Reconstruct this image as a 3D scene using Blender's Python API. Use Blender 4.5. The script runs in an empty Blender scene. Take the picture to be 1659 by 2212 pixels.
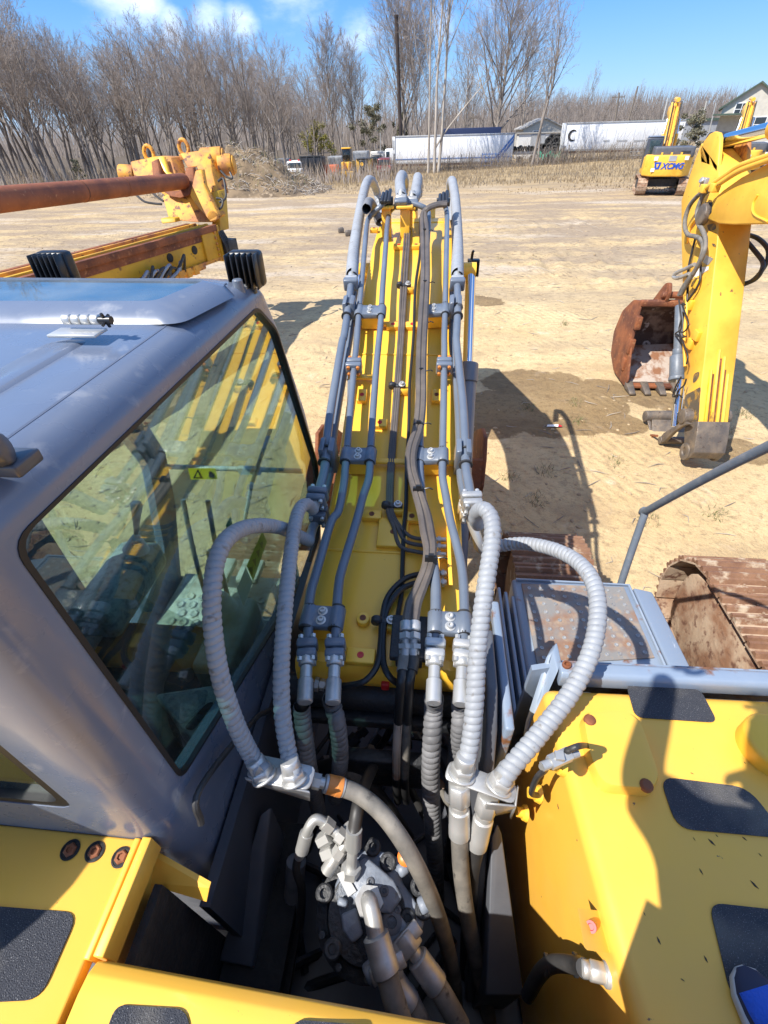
import bpy, bmesh, math, random
from mathutils import Vector, Matrix, Quaternion, noise
R = math.radians
SC = bpy.context.scene
COL = SC.collection
V = Vector

# ------------------------------------------------------------------ camera
# the camera stands at (0,0,ZC); X right, Y the way our excavator faces, Z up
F, CX, CY, ZC = 1004.0, 829.5, 1106.0, 3.6
_fw = V((119, -821, 1004)).normalized()
_dn = V((37, 1232, 1004)); _dn = (_dn - _fw*_dn.dot(_fw)).normalized()
_rt = _dn.cross(_fw).normalized()
cam = bpy.data.cameras.new('camera'); camo = bpy.data.objects.new('camera', cam); COL.objects.link(camo)
cam.sensor_fit = 'VERTICAL'; cam.sensor_height = 36.0; cam.lens = 36.0*F/2212.0
cam.clip_start = 0.02; cam.clip_end = 3000
# camera axes written in world coordinates
right = V((_rt.x, _fw.x, -_dn.x)); down = V((_rt.y, _fw.y, -_dn.y)); fwd = V((_rt.z, _fw.z, -_dn.z))
M = Matrix((right, -down, -fwd)).transposed().to_4x4(); M.translation = V((0, 0, ZC))
camo.matrix_world = M
SC.camera = camo

def ray(px, py):
    d = V((px-CX, py-CY, F))
    return V((d.dot(_rt), d.dot(_fw), -d.dot(_dn)))/F
def P(px, py, x=None, y=None, z=None):
    """a measured photo point put on one real plane of the place"""
    r = ray(px, py)
    t = x/r.x if x is not None else (y/r.y if y is not None else (z-ZC)/r.z)
    return r*t + V((0, 0, ZC))
def D(px, py, dep):
    return ray(px, py)*dep + V((0, 0, ZC))

# ------------------------------------------------------------------ sun + sky
SUNV = V((-0.64, -0.46, 1.0)).normalized()
elev = math.asin(SUNV.z); azim = math.atan2(SUNV.x, SUNV.y)
sun = bpy.data.lights.new('sun', 'SUN'); sun.energy = 4.3; sun.angle = R(0.5); sun.color = (1.0, 0.955, 0.88)
suno = bpy.data.objects.new('sun', sun); COL.objects.link(suno)
suno.rotation_euler = SUNV.to_track_quat('Z', 'Y').to_euler()
suno.location = (0, 0, 30)
W = bpy.data.worlds.new('World'); SC.world = W; W.use_nodes = True
def build_world():
    nt = W.node_tree; nt.nodes.clear(); L = nt.links.new
    out = nt.nodes.new('ShaderNodeOutputWorld'); bg = nt.nodes.new('ShaderNodeBackground')
    sky = nt.nodes.new('ShaderNodeTexSky'); sky.sky_type = 'NISHITA'; sky.sun_disc = False
    sky.sun_elevation = elev; sky.sun_rotation = azim % (2*math.pi)
    sky.air_density = 1.0; sky.dust_density = 0.6; sky.ozone_density = 2.0; sky.altitude = 100
    tc = nt.nodes.new('ShaderNodeTexCoord')
    hs = nt.nodes.new('ShaderNodeHueSaturation'); hs.inputs['Saturation'].default_value = 1.18; hs.inputs['Value'].default_value = 1.0
    L(sky.outputs[0], hs.inputs['Color'])
    # clear spring air: deep blue overhead, a paler blue (not yellow) at the horizon
    sx = nt.nodes.new('ShaderNodeSeparateXYZ'); L(tc.outputs['Generated'], sx.inputs[0])
    rp = nt.nodes.new('ShaderNodeValToRGB'); L(sx.outputs['Z'], rp.inputs[0]); el = rp.color_ramp.elements
    el[0].position = 0.0; el[0].color = (.27, .47, .78, 1); el[1].position = 1.0; el[1].color = (.05, .16, .45, 1)
    e2 = el.new(.06); e2.color = (.16, .39, .78, 1); e3 = el.new(.15); e3.color = (.075, .285, .74, 1)
    gn = nt.nodes.new('ShaderNodeVectorMath'); gn.operation = 'SCALE'; gn.inputs['Scale'].default_value = 5.2; L(rp.outputs[0], gn.inputs[0])
    blend = nt.nodes.new('ShaderNodeMix'); blend.data_type = 'RGBA'; blend.inputs['Factor'].default_value = .8
    L(hs.outputs[0], blend.inputs['A']); L(gn.outputs[0], blend.inputs['B'])
    nz = nt.nodes.new('ShaderNodeTexNoise'); nz.inputs['Scale'].default_value = 7.0; nz.inputs['Detail'].default_value = 7; nz.inputs['Roughness'].default_value = 0.62
    mp = nt.nodes.new('ShaderNodeMapping'); mp.inputs['Scale'].default_value = (1, 1, 2.2)
    L(tc.outputs['Generated'], mp.inputs[0]); L(mp.outputs[0], nz.inputs['Vector'])
    # cumulus puffs, plus big unseen clouds added to lift the shade: noise-broken direction blobs
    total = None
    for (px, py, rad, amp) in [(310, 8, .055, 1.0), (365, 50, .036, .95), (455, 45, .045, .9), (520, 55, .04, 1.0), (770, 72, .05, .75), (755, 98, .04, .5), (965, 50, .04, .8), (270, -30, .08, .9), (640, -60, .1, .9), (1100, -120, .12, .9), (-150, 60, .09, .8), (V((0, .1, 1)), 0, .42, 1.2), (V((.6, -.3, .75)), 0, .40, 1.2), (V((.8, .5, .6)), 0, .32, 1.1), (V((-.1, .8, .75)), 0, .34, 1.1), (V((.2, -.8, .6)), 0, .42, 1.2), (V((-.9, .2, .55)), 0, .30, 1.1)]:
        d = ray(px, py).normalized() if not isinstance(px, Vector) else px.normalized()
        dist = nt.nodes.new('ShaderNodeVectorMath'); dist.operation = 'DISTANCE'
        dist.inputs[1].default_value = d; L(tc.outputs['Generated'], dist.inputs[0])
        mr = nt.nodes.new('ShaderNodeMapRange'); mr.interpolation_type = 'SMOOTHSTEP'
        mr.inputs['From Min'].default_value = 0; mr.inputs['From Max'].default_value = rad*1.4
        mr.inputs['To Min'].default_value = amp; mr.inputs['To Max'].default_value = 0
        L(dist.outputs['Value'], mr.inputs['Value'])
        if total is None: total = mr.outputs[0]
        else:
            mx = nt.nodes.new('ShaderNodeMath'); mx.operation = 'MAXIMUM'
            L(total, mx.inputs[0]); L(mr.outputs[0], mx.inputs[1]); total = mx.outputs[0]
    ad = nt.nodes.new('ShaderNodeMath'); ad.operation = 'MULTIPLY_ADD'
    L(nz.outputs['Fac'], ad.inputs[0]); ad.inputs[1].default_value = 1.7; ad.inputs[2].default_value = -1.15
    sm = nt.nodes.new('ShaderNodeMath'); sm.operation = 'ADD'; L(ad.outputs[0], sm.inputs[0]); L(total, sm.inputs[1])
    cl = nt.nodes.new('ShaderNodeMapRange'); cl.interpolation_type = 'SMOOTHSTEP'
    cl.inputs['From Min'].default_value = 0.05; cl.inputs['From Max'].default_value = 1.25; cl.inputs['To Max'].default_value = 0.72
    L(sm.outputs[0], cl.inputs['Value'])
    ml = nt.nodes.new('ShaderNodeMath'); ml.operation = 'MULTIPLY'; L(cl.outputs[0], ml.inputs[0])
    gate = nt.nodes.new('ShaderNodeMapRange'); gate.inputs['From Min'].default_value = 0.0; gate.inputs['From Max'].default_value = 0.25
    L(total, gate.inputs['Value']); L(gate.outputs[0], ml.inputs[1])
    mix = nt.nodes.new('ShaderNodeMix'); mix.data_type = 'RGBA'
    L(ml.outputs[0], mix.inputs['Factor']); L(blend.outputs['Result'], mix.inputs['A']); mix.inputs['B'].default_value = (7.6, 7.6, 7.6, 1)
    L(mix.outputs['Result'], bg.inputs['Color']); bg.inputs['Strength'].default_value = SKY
    L(bg.outputs[0], out.inputs[0])
SKY = 0.15
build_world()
SC.view_settings.view_transform = 'Standard'; SC.view_settings.look = 'None'; SC.view_settings.exposure = 0.84; SC.view_settings.gamma = 1.0
SC.cycles.max_bounces = 7; SC.cycles.transparent_max_bounces = 12
SC.render.film_transparent = False

# ------------------------------------------------------------------ materials
MATS = {}
def mat(name, col, rough=0.5, metal=0.0, col2=None, scale=6.0, lo=0.45, hi=0.65, bump=0.0, bscale=60.0, coat=0.0, col3=None, scale3=30.0, lo3=.6, hi3=.68, spec=0.5, rvar=0.0, detail=6, stretch=None):
    m = bpy.data.materials.new(name); m.use_nodes = True; nt = m.node_tree; L = nt.links.new
    b = nt.nodes['Principled BSDF']; b.inputs['Roughness'].default_value = rough; b.inputs['Metallic'].default_value = metal
    b.inputs['Specular IOR Level'].default_value = spec; b.inputs['Coat Weight'].default_value = coat; b.inputs['Coat Roughness'].default_value = 0.12
    tc = nt.nodes.new('ShaderNodeTexCoord'); src = tc.outputs['Object']
    if stretch:
        mp = nt.nodes.new('ShaderNodeMapping'); mp.inputs['Scale'].default_value = stretch; L(src, mp.inputs[0]); src = mp.outputs[0]
    c = (*col, 1); cur = None
    def layer(prev, colr, sc, l, h, off):
        nz = nt.nodes.new('ShaderNodeTexNoise'); nz.inputs['Scale'].default_value = sc; nz.inputs['Detail'].default_value = detail; nz.inputs['Roughness'].default_value = 0.6
        o = nt.nodes.new('ShaderNodeVectorMath'); o.operation = 'ADD'; o.inputs[1].default_value = (off, off*2, off*.5); L(src, o.inputs[0]); L(o.outputs[0], nz.inputs['Vector'])
        mr = nt.nodes.new('ShaderNodeMapRange'); mr.inputs['From Min'].default_value = l; mr.inputs['From Max'].default_value = h; L(nz.outputs['Fac'], mr.inputs['Value'])
        mx = nt.nodes.new('ShaderNodeMix'); mx.data_type = 'RGBA'; L(mr.outputs[0], mx.inputs['Factor'])
        if prev is None: mx.inputs['A'].default_value = c
        else: L(prev, mx.inputs['A'])
        mx.inputs['B'].default_value = (*colr, 1)
        return mx.outputs['Result'], mr.outputs[0]
    if col2: cur, f = layer(None, col2, scale, lo, hi, 1.7)
    if col3: cur, f3 = layer(cur, col3, scale3, lo3, hi3, 9.3)
    if cur is None: b.inputs['Base Color'].default_value = c
    else: L(cur, b.inputs['Base Color'])
    if rvar:
        nz = nt.nodes.new('ShaderNodeTexNoise'); nz.inputs['Scale'].default_value = 9; nz.inputs['Detail'].default_value = 5; L(src, nz.inputs['Vector'])
        mr = nt.nodes.new('ShaderNodeMapRange'); mr.inputs['To Min'].default_value = max(0.02, rough-rvar); mr.inputs['To Max'].default_value = rough+rvar; mr.inputs['From Min'].default_value = .3; mr.inputs['From Max'].default_value = .7
        L(nz.outputs['Fac'], mr.inputs['Value']); L(mr.outputs[0], b.inputs['Roughness'])
    if bump:
        nz = nt.nodes.new('ShaderNodeTexNoise'); nz.inputs['Scale'].default_value = bscale; nz.inputs['Detail'].default_value = 6; L(src, nz.inputs['Vector'])
        bp = nt.nodes.new('ShaderNodeBump'); bp.inputs['Strength'].default_value = bump; bp.inputs['Distance'].default_value = 0.02
        L(nz.outputs['Fac'], bp.inputs['Height']); L(bp.outputs[0], b.inputs['Normal'])
    MATS[name] = m
    return m

mat('yellow', (0.88, 0.492, 0.04), .38, 0, (0.86, 0.465, 0.05), 3, .4, .7, coat=.15, col3=(0.50, 0.30, 0.06), scale3=24, lo3=.66, hi3=.80, rvar=.08)
mat('yellow_deck', (0.87, 0.472, 0.06), .42, 0, (0.80, 0.425, 0.08), 2.2, .45, .75, coat=.1, col3=(0.16, 0.09, 0.05), scale3=30, lo3=.715, hi3=.73, rvar=.08)
mat('yellow_pale', (0.87, 0.495, 0.055), .5, 0, (0.72, 0.36, 0.03), 1.7, .42, .66, col3=(0.20, 0.10, 0.04), scale3=10, lo3=.665, hi3=.70)
mat('yellow_scuffed', (0.80, 0.42, 0.02), .5, 0, (0.86, 0.55, 0.08), 3, .45, .6, col3=(0.17, 0.075, 0.03), scale3=6, lo3=.60, hi3=.66, stretch=(1, .3, .3))
mat('yellow_rusty', (0.74, 0.36, 0.04), .65, 0, (0.42, 0.17, 0.055), 2.6, .42, .62, col3=(0.15, 0.06, 0.03), scale3=8, lo3=.56, hi3=.64, bump=.2, bscale=30)
mat('yellow_old', (0.62, 0.36, 0.02), .55, 0, (0.50, 0.26, 0.02), 1.2, .42, .6, col3=(0.22, 0.09, 0.03), scale3=7, lo3=.62, hi3=.70)
mat('cab_paint', (0.125, 0.155, 0.22), .30, 0, (0.145, 0.175, 0.24), 2.5, .4, .7, coat=.25, col3=(0.30, 0.31, 0.335), scale3=13, lo3=.60, hi3=.80, rvar=.09)
mat('cab_dark', (0.05, 0.055, 0.07), .35, 0, (0.07, 0.075, 0.09), 2.5, .4, .7, coat=.2)
mat('steel_paint', (0.115, 0.14, 0.182), .36, 0, (0.145, 0.168, 0.205), 5, .4, .7, coat=.2, col3=(0.36, 0.33, 0.28), scale3=60, lo3=.74, hi3=.8)
mat('blue_grey', (0.20, 0.255, 0.34), .42, 0, (0.25, 0.30, 0.37), 3, .4, .7, col3=(0.19, 0.085, 0.04), scale3=8, lo3=.575, hi3=.66, coat=.1)
mat('blue_grey_scratched', (0.19, 0.24, 0.32), .42, 0, (0.22, 0.27, 0.34), 2, .4, .7, col3=(0.55, 0.57, 0.6), scale3=26, lo3=.70, hi3=.73, stretch=(1, .12, 1))
mat('rail_paint', (0.12, 0.145, 0.18), .45, 0, (0.16, 0.18, 0.21), 20, .5, .7)
mat('hose_grey', (0.30, 0.315, 0.335), .55, 0, (0.26, 0.27, 0.29), 7, .38, .66, col3=(0.17, 0.155, 0.14), scale3=34, lo3=.60, hi3=.72)
mat('hose_grey_dark', (0.20, 0.20, 0.21), .6, 0, (0.12, 0.12, 0.125), 10, .4, .62)
mat('rubber', (0.028, 0.027, 0.027), .5, 0, (0.05, 0.047, 0.045), 12, .45, .7)
mat('rubber_dusty', (0.12, 0.112, 0.10), .7, 0, (0.26, 0.235, 0.20), 9, .4, .7, col3=(0.05, .047, .045), scale3=22, lo3=.6, hi3=.7)
mat('cable', (0.085, 0.072, 0.065), .5, 0, (0.14, 0.115, 0.095), 8, .42, .7)
mat('cable_dark', (0.018, 0.018, 0.019), .4)
mat('zinc', (0.56, 0.555, 0.54), .42, .6, (0.52, 0.52, 0.50), 22, .42, .66, col3=(0.30, 0.22, 0.15), scale3=45, lo3=.70, hi3=.78)
mat('zinc_dull', (0.46, 0.46, 0.45), .45, .55, (0.33, 0.32, 0.31), 14, .42, .66, col3=(0.26, 0.2, 0.15), scale3=35, lo3=.66, hi3=.76)
mat('chrome', (0.75, 0.78, 0.82), .07, 1.0)
mat('dark_iron', (0.020, 0.022, 0.026), .5, 0, (0.045, 0.045, 0.048), 9, .45, .7, bump=.25, bscale=70)
mat('motor_blue', (0.21, 0.24, 0.295), .45, 0, (0.13, 0.15, 0.19), 12, .42, .66, bump=.2, bscale=50, col3=(0.13, .12, .11), scale3=26, lo3=.62, hi3=.74)
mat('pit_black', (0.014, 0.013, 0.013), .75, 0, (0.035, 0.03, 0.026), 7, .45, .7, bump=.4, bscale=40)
mat('plate_grey', (0.10, 0.105, 0.12), .45, 0, (0.075, 0.08, 0.095), 5, .4, .7)
mat('rust', (0.26, 0.085, 0.03), .75, 0, (0.12, 0.04, 0.02), 3, .42, .62, col3=(0.36, 0.16, 0.07), scale3=14, lo3=.58, hi3=.7, bump=.35, bscale=26)
mat('rust_pipe', (0.30, 0.095, 0.035), .7, 0, (0.16, 0.05, 0.025), 1.6, .42, .62, col3=(0.40, 0.20, 0.10), scale3=16, lo3=.62, hi3=.72, bump=.2, bscale=20)
mat('track_steel', (0.24, 0.13, 0.075), .65, 0, (0.17, 0.085, 0.05), 5, .42, .62, col3=(0.45, 0.36, 0.26), scale3=9, lo3=.54, hi3=.68, bump=.3, bscale=26)
mat('track_dusty', (0.42, 0.31, 0.215), .85, 0, (0.24, 0.125, 0.07), 3.0, .42, .60, col3=(0.14, 0.065, 0.04), scale3=13, lo3=.54, hi3=.66, bump=.3, bscale=26)
mat('bucket_inside', (0.10, 0.06, 0.045), .8, 0, (0.30, 0.22, 0.17), 3, .5, .62, col3=(0.55, 0.5, 0.46), scale3=6, lo3=.60, hi3=.66, bump=.3, bscale=22)
mat('caked_mud', (0.42, 0.35, 0.29), .9, 0, (0.24, 0.11, 0.055), 4, .44, .56, bump=.6, bscale=14)
mat('worn_steel', (0.13, 0.11, 0.095), .5, .3, (0.24, 0.19, 0.14), 7, .42, .66, col3=(.08, .05, .035), scale3=18, lo3=.6, hi3=.7, bump=.2)
mat('black_plastic', (0.014, 0.014, 0.015), .35)
mat('seal', (0.008, 0.008, 0.009), .5)
mat('seat_fabric', (0.022, 0.021, 0.022), .85, bump=.3, bscale=140)
mat('beige_plastic', (0.72, 0.71, 0.64), .5, 0, (0.36, 0.34, 0.29), 16, .45, .7, col3=(.22, .19, .15), scale3=30, lo3=.64, hi3=.74)
mat('console_grey', (0.46, 0.50, 0.49), .5, 0, (0.26, 0.28, 0.275), 40, .48, .62)
mat('sticker_yellow', (0.80, 0.70, 0.03), .35)
mat('sticker_white', (0.78, 0.78, 0.76), .35)
mat('sticker_green', (0.02, 0.30, 0.12), .35)
mat('orange_tape', (0.62, 0.22, 0.045), .5, 0, (.5, .16, .03), 20)
mat('orange', (0.85, 0.20, 0.03), .4)
mat('red_cap', (0.55, 0.02, 0.02), .4)
mat('white_paint', (0.80, 0.80, 0.80), .4, 0, (0.70, 0.70, 0.70), 1.2, .45, .7)
mat('white_trailer', (0.82, 0.82, 0.82), .45, 0, (0.68, 0.68, 0.67), .5, .5, .75)
mat('grey_box', (0.36, 0.37, 0.38), .5, 0, (.28, .28, .28), 2)
mat('navy', (0.02, 0.03, 0.08), .4)
mat('blue_stripe', (0.06, 0.16, 0.42), .4)
mat('blue_letter', (0.02, 0.08, 0.42), .4)
mat('tyre', (0.03, 0.029, 0.028), .8, 0, (.07, .065, .06), 4)
mat('tarp_green', (0.02, 0.26, 0.15), .5)
mat('black_paint', (0.02, 0.02, 0.022), .4)
mat('red_paint', (0.17, 0.012, 0.015), .3, coat=.3)
mat('orange_paint', (0.72, 0.17, 0.06), .45, 0, (.6, .14, .05), 2)
mat('wood_grey', (0.20, 0.17, 0.14), .85, 0, (0.12, 0.10, 0.085), 8, stretch=(1, 1, .2))
mat('siding', (0.52, 0.49, 0.42), .7, 0, (.46, .43, .37), 3)
mat('siding_white', (0.66, 0.65, 0.62), .7)
mat('roof_green', (0.055, 0.085, 0.065), .85, 0, (.08, .11, .085), 4)
mat('roof_grey', (0.40, 0.38, 0.35), .85, 0, (.33, .31, .28), 4)
mat('brick_red', (0.10, 0.045, 0.035), .85)
mat('window_dark', (0.03, 0.04, 0.05), .1)
mat('concrete', (0.4, 0.39, 0.36), .85)
mat('bark', (0.30, 0.26, 0.225), .9, 0, (0.17, 0.14, 0.118), .7, .4, .65)
mat('bark_pale', (0.46, 0.41, 0.35), .9, 0, (0.30, 0.255, 0.21), .7, .4, .65)
mat('twig', (0.235, 0.19, 0.158), .95, 0, (0.34, 0.285, 0.245), .3, .4, .6)
mat('pine', (0.13, 0.125, 0.075), .85, 0, (.20, .175, .115), 1.0)
mat('forsythia', (0.30, 0.27, 0.06), .8, 0, (.2, .17, .05), 1.2)
mat('dead_grass', (0.34, 0.255, 0.15), .95, 0, (0.22, 0.165, 0.105), .8, .4, .65)
mat('green_grass', (0.10, 0.13, 0.04), .9, 0, (.2, .19, .08), 3)
mat('skin', (0.50, 0.28, 0.19), .5)
mat('denim', (0.05, 0.07, 0.12), .85)
mat('jacket', (0.04, 0.042, 0.05), .8)
mat('hair', (0.03, 0.02, 0.015), .6)
mat('shoe_blue', (0.02, 0.10, 0.52), .75, bump=.4, bscale=160)
mat('shoe_navy', (0.025, 0.03, 0.06), .8)
mat('shoe_sole', (0.50, 0.49, 0.46), .6)

def grip_mat():
    m = mat('grip_pad', (0.045, 0.048, 0.06), .8, 0, (0.17, 0.155, 0.135), 7, .50, .78, col3=(0.30, 0.30, 0.31), scale3=420, lo3=.62, hi3=.70, bump=.7, bscale=420, detail=2)
grip_mat()
def glass_mat(name, tint, ior=1.5, rough=0.0, dirt=0.06):
    m = bpy.data.materials.new(name); m.use_nodes = True; nt = m.node_tree; L = nt.links.new; nt.nodes.clear()
    out = nt.nodes.new('ShaderNodeOutputMaterial'); tr = nt.nodes.new('ShaderNodeBsdfTransparent'); tr.inputs[0].default_value = (*tint, 1)
    gl = nt.nodes.new('ShaderNodeBsdfGlossy'); gl.inputs['Roughness'].default_value = rough; gl.inputs[0].default_value = (.95, .98, .97, 1)
    lw = nt.nodes.new('ShaderNodeLayerWeight'); lw.inputs[0].default_value = .5; pw = nt.nodes.new('ShaderNodeMath'); pw.operation = 'POWER'; pw.inputs[1].default_value = 3.6
    L(lw.outputs['Facing'], pw.inputs[0]); fr = nt.nodes.new('ShaderNodeMath'); fr.operation = 'MULTIPLY_ADD'; f0 = ((ior-1)/(ior+1))**2; fr.inputs[1].default_value = 1-f0; fr.inputs[2].default_value = f0; L(pw.outputs[0], fr.inputs[0])
    mx = nt.nodes.new('ShaderNodeMixShader'); L(fr.outputs[0], mx.inputs[0]); L(tr.outputs[0], mx.inputs[1]); L(gl.outputs[0], mx.inputs[2])
    df = nt.nodes.new('ShaderNodeBsdfDiffuse'); df.inputs[0].default_value = (.55, .52, .46, 1)
    tc = nt.nodes.new('ShaderNodeTexCoord'); nz = nt.nodes.new('ShaderNodeTexNoise'); nz.inputs['Scale'].default_value = 5; nz.inputs['Detail'].default_value = 8
    L(tc.outputs['Object'], nz.inputs['Vector'])
    mr = nt.nodes.new('ShaderNodeMapRange'); mr.inputs['From Min'].default_value = .45; mr.inputs['From Max'].default_value = .8; mr.inputs['To Max'].default_value = dirt*2.2; mr.inputs['To Min'].default_value = dirt*.25; L(nz.outputs['Fac'], mr.inputs['Value'])
    m2 = nt.nodes.new('ShaderNodeMixShader'); L(mr.outputs[0], m2.inputs[0]); L(mx.outputs[0], m2.inputs[1]); L(df.outputs[0], m2.inputs[2])
    L(m2.outputs[0], out.inputs[0]); MATS[name] = m
glass_mat('cab_glass', (0.62, 0.77, 0.75), 1.80, 0.0, .02)
glass_mat('clear_glass', (0.90, 0.94, 0.92), 1.45, 0.0, .02)
glass_mat('hatch_glass', (0.50, 0.68, 0.70), 1.9, 0.03, .08)
glass_mat('film', (0.80, 0.85, 0.78), 1.5, 0.1, .30)
glass_mat('far_glass', (0.6, 0.75, 0.75), 1.6, 0.02, .05)

# ------------------------------------------------------------------ mesh helpers
def spl(pts, n=10):
    """Catmull-Rom through the points"""
    pts = [V(p) for p in pts]; out = []
    q = [pts[0]*2-pts[1]] + pts + [pts[-1]*2-pts[-2]]
    for i in range(1, len(q)-2):
        a, b, c, d = q[i-1], q[i], q[i+1], q[i+2]
        for k in range(n):
            t = k/n
            out.append(.5*((2*b)+(c-a)*t+(2*a-5*b+4*c-d)*t*t+(3*b-a-3*c+d)*t**3))
    out.append(pts[-1]); return out
def resample(pts, step):
    out = [pts[0].copy()]; acc = 0
    for a, b in zip(pts, pts[1:]):
        l = (b-a).length
        if l < 1e-9: continue
        t = step-acc
        while t <= l:
            out.append(a+(b-a)*(t/l)); t += step
        acc = (acc+l) % step if step > 0 else 0
    return out
def frames(pts):
    T = []
    for i in range(len(pts)):
        a = pts[max(0, i-1)]; b = pts[min(len(pts)-1, i+1)]
        T.append((b-a).normalized())
    u = V((0, 0, 1)); 
    if abs(T[0].dot(u)) > .9: u = V((1, 0, 0))
    u = (u-T[0]*u.dot(T[0])).normalized(); out = []
    for i, t in enumerate(T):
        if i:
            qd = T[i-1].rotation_difference(t); u = qd @ u
        u = (u-t*u.dot(t)).normalized()
        out.append((t, u, t.cross(u)))
    return out
def basis(axis, up=None):
    a = V(axis).normalized(); u = V(up) if up is not None else (V((0, 0, 1)) if abs(a.z) < .9 else V((0, 1, 0)))
    u = (u-a*u.dot(a)).normalized(); s = a.cross(u)
    return a, u, s

SPLIT = {'paint_chip', 'side_plate', 'socket_screw', 'tube_bracket', 'flange_bolt', 'rubber_liner', 'cable_tie', 'boom_bracket', 'landing_leg', 'wheel', 'lifting_lug', 'hose_clip', 'cylinder_lug', 'track_wheel', 'pipe_clip', 'bolt_head', 'plug_screw', 'pin_boss', 'mast_hole', 'wing_bolt', 'weld_seam', 'side_seam', 'pipe_joint', 'pipe_flange', 'side_plates', 'lettering_mark'}
class MB:
    def __init__(s): s.v = []; s.f = []; s.mi = []; s.cur = 0
    def add(s, vs, fs):
        o = len(s.v); s.v += [V(p) for p in vs]
        for f in fs: s.f.append([i+o for i in f]); s.mi.append(s.cur)
    def box(s, c, d, ax=None):
        """box centred on c with full sizes d along axes ax (3 vectors)"""
        c = V(c); X, Y, Z = ax if ax else (V((1, 0, 0)), V((0, 1, 0)), V((0, 0, 1)))
        hx, hy, hz = X*d[0]/2, Y*d[1]/2, Z*d[2]/2
        s.hexa([c-hx-hy-hz, c+hx-hy-hz, c+hx+hy-hz, c-hx+hy-hz], [c-hx-hy+hz, c+hx-hy+hz, c+hx+hy+hz, c-hx+hy+hz])
    def hexa(s, lo, hi):
        n = len(lo); s.add(list(lo)+list(hi), [list(range(n))[::-1], list(range(n, 2*n))]+[[i, (i+1) % n, n+(i+1) % n, n+i] for i in range(n)])
    def prism(s, poly, vec):
        vec = V(vec); s.hexa([V(p) for p in poly], [V(p)+vec for p in poly])
    def tube(s, pts, r, n=12, caps=True):
        pts = [V(p) for p in pts]; fr = frames(pts); vs = []; m = len(pts)
        for i, (p, (t, u, w)) in enumerate(zip(pts, fr)):
            rr = r[i] if isinstance(r, (list, tuple)) else r
            for k in range(n):
                a = 2*math.pi*k/n; vs.append(p+(u*math.cos(a)+w*math.sin(a))*rr)
        fs = [[i*n+k, i*n+(k+1) % n, (i+1)*n+(k+1) % n, (i+1)*n+k] for i in range(m-1) for k in range(n)]
        if caps: fs += [list(range(n))[::-1], list(range((m-1)*n, m*n))]
        s.add(vs, fs)
    def cyl(s, a, b, r, n=16, r2=None): s.tube([a, b], [r, r if r2 is None else r2], n)
    def hexcyl(s, a, b, r): s.tube([a, b], r, 6)
    def lathe(s, prof, o, axis, n=24, up=None):
        a, u, w = basis(axis, up); o = V(o); vs = []; m = len(prof)
        for (r, h) in prof:
            for k in range(n):
                t = 2*math.pi*k/n; vs.append(o+a*h+(u*math.cos(t)+w*math.sin(t))*max(r, 1e-5))
        fs = [[i*n+k, i*n+(k+1) % n, (i+1)*n+(k+1) % n, (i+1)*n+k] for i in range(m-1) for k in range(n)]
        fs += [list(range(n))[::-1], list(range((m-1)*n, m*n))]
        s.add(vs, fs)
    def corrugated(s, pts, r, pitch=.026, n=18, prof=(.885, .97, 1.0, 1.0, .975), r1=None):
        """spiral guard hose: a true helix of bulging turns with thin grooves between"""
        pts = resample([V(p) for p in pts], pitch/len(prof)); k5 = len(prof); fr = frames(pts); m = len(pts); vs = []
        for i in range(m):
            t, u, w = fr[i]
            for k in range(n):
                a = 2*math.pi*k/n
                j = i
                sh = (k/n)*pitch
                rr = r*prof[j % k5]*(1+.012*math.sin(i*.9+k))
                vs.append(pts[i]+t*sh+(u*math.cos(a)+w*math.sin(a))*rr)
        fs = []
        for i in range(m-1):
            for k in range(n-1): fs.append([i*n+k, i*n+k+1, (i+1)*n+k+1, (i+1)*n+k])
            if i+k5+1 < m: fs.append([i*n+n-1, (i+k5)*n, (i+k5+1)*n, (i+1)*n+n-1])
        s.add(vs, fs)
    def sphere(s, c, r, n=12, sx=(1, 1, 1)):
        prof = [(math.sin(math.pi*i/n)*1.0, -math.cos(math.pi*i/n)) for i in range(n+1)]
        o = len(s.v); s.lathe([(max(a, 1e-4), b) for a, b in prof], (0, 0, 0), (0, 0, 1), n*2)
        for i in range(o, len(s.v)): p = s.v[i]; s.v[i] = V(c)+V((p.x*r*sx[0], p.y*r*sx[1], p.z*r*sx[2]))
    def islands(s):
        pr = list(range(len(s.v)))
        def fd(i):
            while pr[i] != i: pr[i] = pr[pr[i]]; i = pr[i]
            return i
        for f in s.f:
            a_ = fd(f[0])
            for i in f[1:]: pr[fd(i)] = a_
        g = {}
        for k, f in enumerate(s.f): g.setdefault(fd(f[0]), []).append(k)
        return list(g.values())
    def build(s, name, m, parent=None, bevel=0, seg=2, ang=38, rec=True, wn=True):
        if name in SPLIT:
            isl = s.islands()
            if len(isl) > 1:
                o = None
                for fl in isl:
                    b_ = MB(); ix = {}
                    for k in fl:
                        for i in s.f[k]:
                            if i not in ix: ix[i] = len(b_.v); b_.v.append(s.v[i])
                        b_.f.append([ix[i] for i in s.f[k]]); b_.mi.append(s.mi[k])
                    o = b_.build(name, m, parent, bevel, seg, ang, rec, wn)
                return o
        me = bpy.data.meshes.new(name); o = bpy.data.objects.new(name, me); COL.objects.link(o)
        off = V((0, 0, 0))
        if parent is None and rec and s.v:
            xs = [p.x for p in s.v]; ys = [p.y for p in s.v]; zs = [p.z for p in s.v]
            off = V(((min(xs)+max(xs))/2, (min(ys)+max(ys))/2, min(zs)))
        me.from_pydata([p-off for p in s.v], [], s.f); o.location = off
        ms = m if isinstance(m, (list, tuple)) else [m]
        for q in ms: me.materials.append(MATS[q])
        if any(s.mi): me.polygons.foreach_set('material_index', s.mi)
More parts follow.
